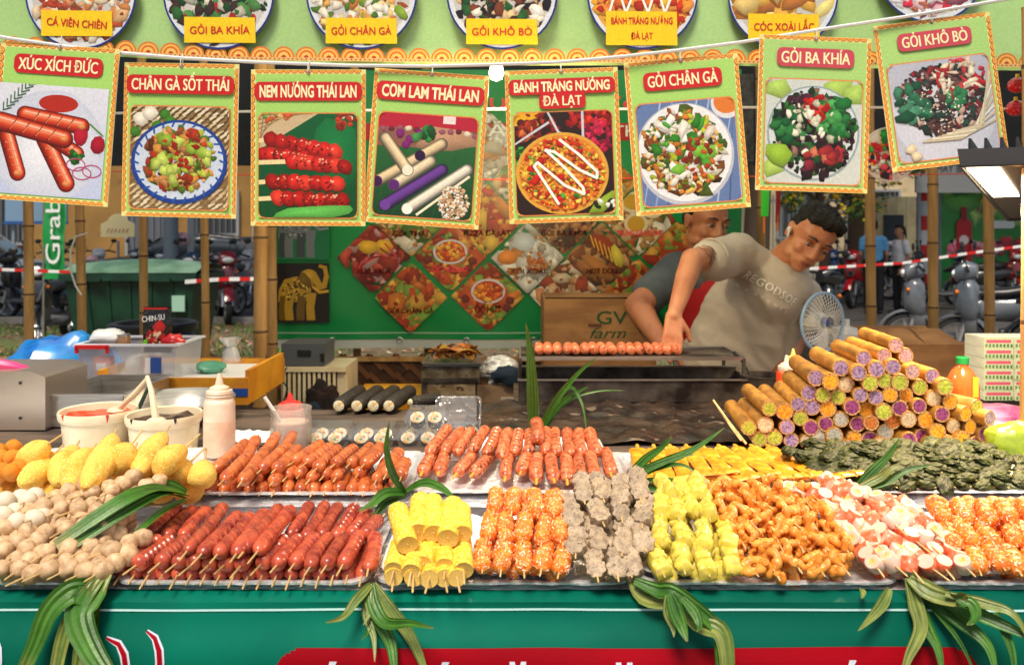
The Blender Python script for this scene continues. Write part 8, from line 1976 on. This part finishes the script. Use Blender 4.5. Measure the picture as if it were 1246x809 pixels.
# ---------- man in beige tee ----------
def P3(px,py,Y): return W(px,py,Y)
t1=thing('person',(.8,2.93,.006),'man in a beige tee with white letters leaning over the grill','person')
O=Vector((.8,2.93,.006))
hc=P3(986,290,2.72); Rh=Matrix.Rotation(R(25),3,'Y')@Matrix.Rotation(R(9),3,'Z')@Matrix.Rotation(R(27),3,'X')
nk=P3(944,330,2.84); shL=P3(897,312,2.83); shR=P3(975,362,3.02)
elb=P3(842,316,2.62); wr=P3(820,384,2.50); fing=P3(818,416,2.47)
elR=P3(968,412,2.98); wrR=P3(945,470,2.82)
ch=P3(930,372,2.95); pel=P3(880,470,3.04)
m=MB(); headparts(m,hc,Rh,.94)
m.cap(nk,hc+Rh@Vector((0,.02,-.055)),.062,.054,18); m.cap(nk,ch,.075,.12,18); m.cap(ch,pel,.13,.13,18); m.cap(shL,nk,.058,.055,14); m.cap(shR,nk,.058,.055,14)
m.cap(shL,elb,.050,.037,18); m.cap(elb,elb+(wr-elb)*.35,.036,.035,18); m.cap(elb+(wr-elb)*.3,wr,.035,.0215,18)
m.cap(shR,elR,.052,.042,18); m.cap(elR,wrR,.040,.027,18)
fingers(m,wr,(fing-wr),Vector((1,-.1,0)),Vector((.1,1,0)),.86,curl=.30)
fingers(m,wrR,Vector((-.2,-.5,-.6)),Vector((-1,0,0)),Vector((0,.6,-.8)),1,curl=.6)
for sx,kx in((-.1,-.12),(.1,.12)):
    hip=pel+Vector((sx,0,-.02)); kn=Vector((pel.x+kx,3.0,.5)); an=Vector((pel.x+kx*1.2,3.1,.09)); m.cap(hip,kn,.085,.055,14); m.cap(kn,an,.055,.038,14); m.cap(an+Vector((0,.02,-.05)),an+Vector((0,-.16,-.055)),.035,.03,10)
m.v=[tuple(Vector(v)-O) for v in m.v]
body=remesh(m,'body',mat('skin_a',srgb(200,136,98),.46,col2=srgb(182,114,78),nscale=12,bump=.35,bscale=260,bd=.0012,sub=.12),.0042,3,t1)
faceparts(t1,hc-O,Rh,.94); hairparts(t1,hc-O,Rh,.96,seed=4)
# tee shirt
M_tee=mat('beige_cotton',srgb(192,181,166),.85,col2=srgb(176,164,150),nscale=5,bump=.45,bscale=8,bd=.02)
m=MB()
m.cap(shL,shR,.072,.070,20); m.cap(nk+Vector((0,.0,-.055)),ch,.12,.155,24); m.cap(ch,pel,.160,.150,26); m.cap(ch+Vector((-.05,0,.0)),pel+Vector((-.05,0,0)),.15,.15,24); m.cap(ch+Vector((.04,0,.03)),pel+Vector((.04,0,0)),.13,.14,24)
m.cap(nk+Vector((0,.01,-.03)),shL,.07,.07,18); m.cap(nk+Vector((0,.01,-.03)),shR,.07,.07,18)
sl_=shL+(elb-shL)*.55; m.cap(shL,sl_,.074,.066,20); sr_=shR+(elR-shR)*.6; m.cap(shR,sr_,.074,.066,20)
m.cap(pel,pel+Vector((0,0,-.12)),.15,.155,24)
m.v=[tuple(Vector(v)-O) for v in m.v]
axis=(hc-nk).normalized()
def wr1(co,no):
    a=mnoise.noise(Vector((co.x*7+co.z*9,co.y*6,co.z*3)))*.012+(.5-abs(mnoise.noise(Vector((co.x*13+co.z*15,co.y*9,co.z*5-co.x*5)))))*.009
    return co+no*a
tee=remesh(m,'tee_shirt',M_tee,.007,4,t1,wr1)
# collar ring, sleeve hems
nrm=(hc-nk).normalized(); cc=nk+nrm*.012
def ringat(c,n,r,rr,mt,nm,par,k=1.0):
    u=n.orthogonal().normalized(); v=n.cross(u); m=MB(); m.tube([c+(u*math.cos(a)+v*math.sin(a)*k)*r-O for a in np.linspace(0,2*PI,29)],rr,8,cap=False); return m.build(nm,mt,par)
ringat(cc-nrm*.004,nrm,.071,.008,M_tee,'collar',t1)
ringat(sl_+(elb-shL).normalized()*.015,(elb-shL).normalized(),.0635,.004,M_tee,'sleeve_hem',t1)
ringat(sr_+(elR-shR).normalized()*.015,(elR-shR).normalized(),.0635,.004,M_tee,'sleeve_hem',t1)
# chest lettering: projected onto the shirt surface from the front
def stick_text(txt,h,wd,cpx,cpy,ang,target,par,mt,off=.009,bold=.04,lw=1,nm='chest_lettering',org=O,Yg=2.7):
    me=text_mesh(txt,h,wd,bold=bold,lw=lw); c=W(cpx,cpy,Yg)-org
    tm=target.data; from mathutils.bvhtree import BVHTree
    bv=BVHTree.FromPolygons([v.co for v in tm.vertices],[p.vertices for p in tm.polygons])
    import bmesh; bm=bmesh.new(); bm.from_mesh(me); bmesh.ops.triangulate(bm,faces=bm.faces); bmesh.ops.subdivide_edges(bm,edges=[e for e in bm.edges if e.calc_length()>.008],cuts=1,use_grid_fill=False); bm.to_mesh(me); bm.free()
    camp=Vector((0,0,CAMZ))-org
    Rr=Matrix.Rotation(R(ang),3,'Y')
    for v in me.vertices:
        p=c+Rr@v.co; d=Vector((0,1,0)); hit=bv.ray_cast(p-Vector((0,.6,0)),d)
        if hit[0] is not None: v.co=hit[0]-d*off
        else: v.co=p
    me.materials.clear(); me.materials.append(mt); return link(nm,me,par)
M_tw=mat('tee_print_white',srgb(226,222,214),.6)
stick_text('REGODSOF',.028,.175,944,352,32,tee,t1,M_tw,bold=.03,lw=1.15)
stick_text('DESIGNER',.010,.165,937,366,32,tee,t1,M_tw,bold=.02,lw=2.6,nm='small_lettering')
# earbud, tattoo
m=MB(); m.ell(hc+Rh@Vector((-.083*.94,.002,-.004))-O,(.008,.009,.009),12,8); m.cap(hc+Rh@Vector((-.084*.94,-.004,-.006))-O,hc+Rh@Vector((-.08*.94,-.012,-.024))-O,.0035,.003,8); m.build('earbud',M_white_p,t1)
mt_=mat('tattoo_ink',srgb(96,70,62),.6); ua=(elb-shL).normalized(); u_=Vector((0,-.6,.8)); u_=(u_-ua*u_.dot(ua)).normalized(); v_=ua.cross(u_)
for i in range(9):
    c0=shL+(elb-shL)*(.62+.033*i); r_=.0485-.001*i; a0=-1.3+.35*math.sin(i*1.7)
    m=MB(); m.tube([c0+ua*.008*math.sin(3*a+i)+(u_*math.cos(a)+v_*math.sin(a))*r_-O for a in np.linspace(a0,a0+1.5,9)],.0012,5); m.build('tattoo_line',mt_,t1)
# trousers
M_tr=mat('dark_trousers',(.03,.032,.04),.85,bump=.3); m=MB()
m.cap(pel+Vector((-.05,0,-.09)),pel+Vector((.05,0,-.09)),.15,.15,18)
for kx in(-.12,.12): m.cap(pel+Vector((kx*.8,0,-.08)),Vector((pel.x+kx,3.0,.5)),.115,.085,16); m.cap(Vector((pel.x+kx,3.0,.5)),Vector((pel.x+kx*1.2,3.1,.12)),.083,.068,16)
m.v=[tuple(Vector(v)-O) for v in m.v]; remesh(m,'trousers',M_tr,.012,3,t1,wr1)
for kx in(-1,1): m=MB(); c_=Vector((pel.x+.144*kx,3.05,.035))-O; m.cap(c_+Vector((0,.06,0)),c_+Vector((0,-.13,0)),.045,.042,14); m.build('shoe',M_black,t1)
# ---------- man in grey shirt and red apron ----------
O2=Vector((.72,3.28,.006)); t2=thing('person',O2,'man in a grey tee and red apron standing behind the first cook','person')
hc2=P3(860,270,3.20); Rh2=Matrix.Rotation(R(4),3,'Y')@Matrix.Rotation(R(22),3,'Z')@Matrix.Rotation(R(14),3,'X')
nk2=P3(858,315,3.27); sl2=P3(824,330,3.26); sr2=P3(925,335,3.36); el2=P3(775,372,3.10); wr2=P3(806,418,2.92); ch2=P3(868,370,3.34); pe2=P3(870,470,3.38)
m=MB(); headparts(m,hc2,Rh2,1.02)
m.cap(nk2,hc2+Rh2@Vector((0,.02,-.06)),.066,.058,18); m.cap(nk2,ch2,.08,.13,18); m.cap(ch2,pe2,.14,.13,18); m.cap(sl2,nk2,.062,.06); m.cap(sr2,nk2,.062,.06)
m.cap(sl2,el2,.058,.047,18); m.cap(el2,el2+(wr2-el2)*.35,.046,.046,18); m.cap(el2+(wr2-el2)*.3,wr2,.045,.03,18); fingers(m,wr2,Vector((.5,-.3,-.5)),Vector((0,-1,0)),Vector((.3,.3,-.9)),1,.7)
er2=P3(935,400,3.2); m.cap(sr2,er2,.056,.046,14); m.cap(er2,P3(900,425,2.98),.045,.03,14); fingers(m,P3(900,425,2.98),Vector((-.4,-.4,-.5)),Vector((0,-1,0)),Vector((-.3,.3,-.9)),1,.7)
for kx in(-.11,.11):
    hip=pe2+Vector((kx,0,-.02)); kn=Vector((pe2.x+kx,3.36,.5)); an=Vector((pe2.x+kx,3.42,.09)); m.cap(hip,kn,.085,.055,14); m.cap(kn,an,.055,.038,14); m.cap(an+Vector((0,.02,-.05)),an+Vector((0,-.16,-.055)),.035,.03,10)
m.v=[tuple(Vector(v)-O2) for v in m.v]
remesh(m,'body',mat('skin_b',srgb(182,118,84),.46,col2=srgb(160,98,68),nscale=12,bump=.35,bscale=260,bd=.0012,sub=.12),.0048,3,t2)
faceparts(t2,hc2-O2,Rh2,1.02); hairparts(t2,hc2-O2,Rh2,1.03,seed=9)
M_gt=mat('slate_cotton',srgb(84,92,100),.85,col2=srgb(70,78,86),nscale=6,bump=.25); m=MB()
m.cap(sl2,sr2,.075,.07,18); m.cap(nk2+Vector((0,0,-.06)),ch2,.12,.17,22); m.cap(ch2,pe2,.17,.16,22); m.cap(nk2+Vector((0,.01,-.03)),sl2,.072,.074,16); m.cap(nk2+Vector((0,.01,-.03)),sr2,.072,.074,16); s2=sl2+(el2-sl2)*.62; m.cap(sl2,s2,.078,.072,18); m.cap(sr2,sr2+(er2-sr2)*.6,.076,.07,18)
m.v=[tuple(Vector(v)-O2) for v in m.v]; tee2=remesh(m,'tee_shirt',M_gt,.008,4,t2,wr1)
O_=O; O=O2; ringat(nk2+Vector((0,0,.01)),Vector((0,-.15,1)).normalized(),.078,.011,mat('red_collar',srgb(170,26,36),.7),'collar',t2); O=O_
# apron: panel wrapped on the front of the shirt
m=MB(); P=[]
for z in np.linspace(CAMZ-(330-285)/1000*3.2,.62,16):
    row=[]
    for i in range(15):
        u=-1+2*i/14; hwid=.13 if z>1.25 else .17
        row.append(Vector((ch2.x+u*hwid,ch2.y-.195-.02*mnoise.noise(Vector((u*2,z*5,1)))+.10*u*u,z))-O2)
    P.append(row)
m.grid(P); o=m.build('apron',mat('apron_red',srgb(178,14,30),.75,bump=.2),t2); q=o.modifiers.new('s','SOLIDIFY'); q.thickness=.006
m=MB(); m.tube([P[0][i]+Vector((0,-.004,0)) for i in range(15)],.0045,6); m.build('yellow_trim',mat('trim_yellow',srgb(236,178,40),.6),t2)
c_=P[6][11]; m=MB(); m.lathe([(.001,0),(.055,0)],28,close=False,M=Matrix.Rotation(R(90),3,'X')); m.v=[(v[0]+c_.x,v[1]+c_.y-.012,v[2]+c_.z) for v in m.v]; m.build('round_badge',M_white_ink,t2)
m=MB(); m.lathe([(.001,0),(.048,0)],28,close=False,M=Matrix.Rotation(R(90),3,'X')); m.v=[(v[0]+c_.x,v[1]+c_.y-.0135,v[2]+c_.z) for v in m.v]; m.build('badge_centre',mat('apron_red'),t2)
m=MB(); 
for kx in(-1,1): m.cap(pe2+Vector((kx*.09,0,-.05)),Vector((pe2.x+.11*kx,3.36,.5)),.11,.085,16); m.cap(Vector((pe2.x+.11*kx,3.36,.5)),Vector((pe2.x+.11*kx,3.42,.12)),.083,.068,16)
m.v=[tuple(Vector(v)-O2) for v in m.v]; remesh(m,'trousers',M_tr,.012,3,t2)
for kx in(-1,1): m=MB(); c_=Vector((pe2.x+.11*kx,3.38,.035))-O2; m.cap(c_+Vector((0,.06,0)),c_+Vector((0,-.13,0)),.045,.042,14); m.build('shoe',M_black,t2)
# ---------- background pair ----------
def standing(px,Y,H,face,lab,shirt,pants,female=False,armup=False,seed=1):
    x=(px-623)/1000*Y; O3=Vector((x,Y,.006)); t=thing('person',O3,lab,'person'); k=H/1.7; Rf=Matrix.Rotation(face,3,'Z')
    def p(a,b,c): return Rf@Vector((a,b,c))*k
    hcx=p(0,-.01,1.58); m=MB(); headparts(m,hcx,Rf,.95*k); m.cap(p(0,.01,1.38),p(0,.0,1.52),.055*k,.05*k,12); m.cap(p(0,.01,1.25),p(0,.01,1.0),.11*k,.1*k,14); m.cap(p(-.13,.01,1.36),p(.13,.01,1.36),.055*k,.055*k,12)
    arms=[(p(-.17,.01,1.34),p(-.22,.02,1.08),p(-.2,-.1,.86)),(p(.17,.01,1.34),p(.22,.02,1.08),p(.2,-.1,.86))]
    if armup: arms[0]=(p(-.17,.01,1.34),p(-.3,-.22,1.30),p(-.2,-.48,1.40))
    for a,b,c in arms: m.cap(a,b,.045*k,.036*k,12); m.cap(b,c,.035*k,.025*k,12); fingers(m,c,(c-b),Rf@Vector((0,-1,.2)),Rf@Vector((1 if a is arms[0][0] else -1,0,0)),.9*k,.4)
    for s in(-1,1): m.cap(p(s*.09,.01,.92),p(s*.1,0,.5),.08*k,.055*k,12); m.cap(p(s*.1,0,.5),p(s*.1,.03,.1),.052*k,.038*k,12); m.cap(p(s*.1,.05,.045),p(s*.1,-.12,.035),.035*k,.028*k,10)
    remesh(m,'body',mat('skin_c',srgb(176,124,96),.5,sub=.1),.011,2,t)
    hairparts(t,hcx,Rf,.98*k,style=2 if female else 0,seed=seed)
    faceparts(t,hcx,Rf,.95*k,False)
    m=MB(); m.cap(p(0,.01,1.3),p(0,.01,.98),.125*k,.125*k,16); m.cap(p(-.15,.01,1.35),p(.15,.01,1.35),.066*k,.066*k,14); m.cap(p(-.04,.01,1.25),p(-.04,.01,.98),.12*k,.12*k,14);m.cap(p(.04,.01,1.25),p(.04,.01,.98),.12*k,.12*k,14)
    for a,b,c in arms: m.cap(a,a+(b-a)*.6,.06*k,.055*k,12)
    remesh(m,'shirt',shirt,.014,3,t,wr1)
    m=MB(); m.cap(p(-.05,.01,.96),p(.05,.01,.96),.122*k,.122*k,14)
    for s in(-1,1): m.cap(p(s*.085,.01,.9),p(s*.1,0,.5),.1*k,.08*k,14); m.cap(p(s*.1,0,.5),p(s*.1,.02,.12),.078*k,.07*k,14)
    remesh(m,'trousers',pants,.014,3,t)
    for s in(-1,1): m=MB(); m.cap(p(s*.1,.05,.04),p(s*.1,-.14,.035),.04*k,.036*k,10); m.build('shoe',M_black,t)
mdk=mat('black_cloth_trousers',(.015,.015,.018),.8)
standing(1063,14.6,1.66,R(160),'man in a light blue shirt seen from behind beyond the scooters',mat('sky_shirt',srgb(98,168,214),.8,col2=srgb(84,150,200),nscale=4),mdk,seed=3)
standing(1095,14.6,1.58,R(-80),'woman with ponytail in a white shirt pointing with raised arm',mat('white_shirt',srgb(216,216,222),.8),mdk,female=True,armup=True,seed=6)
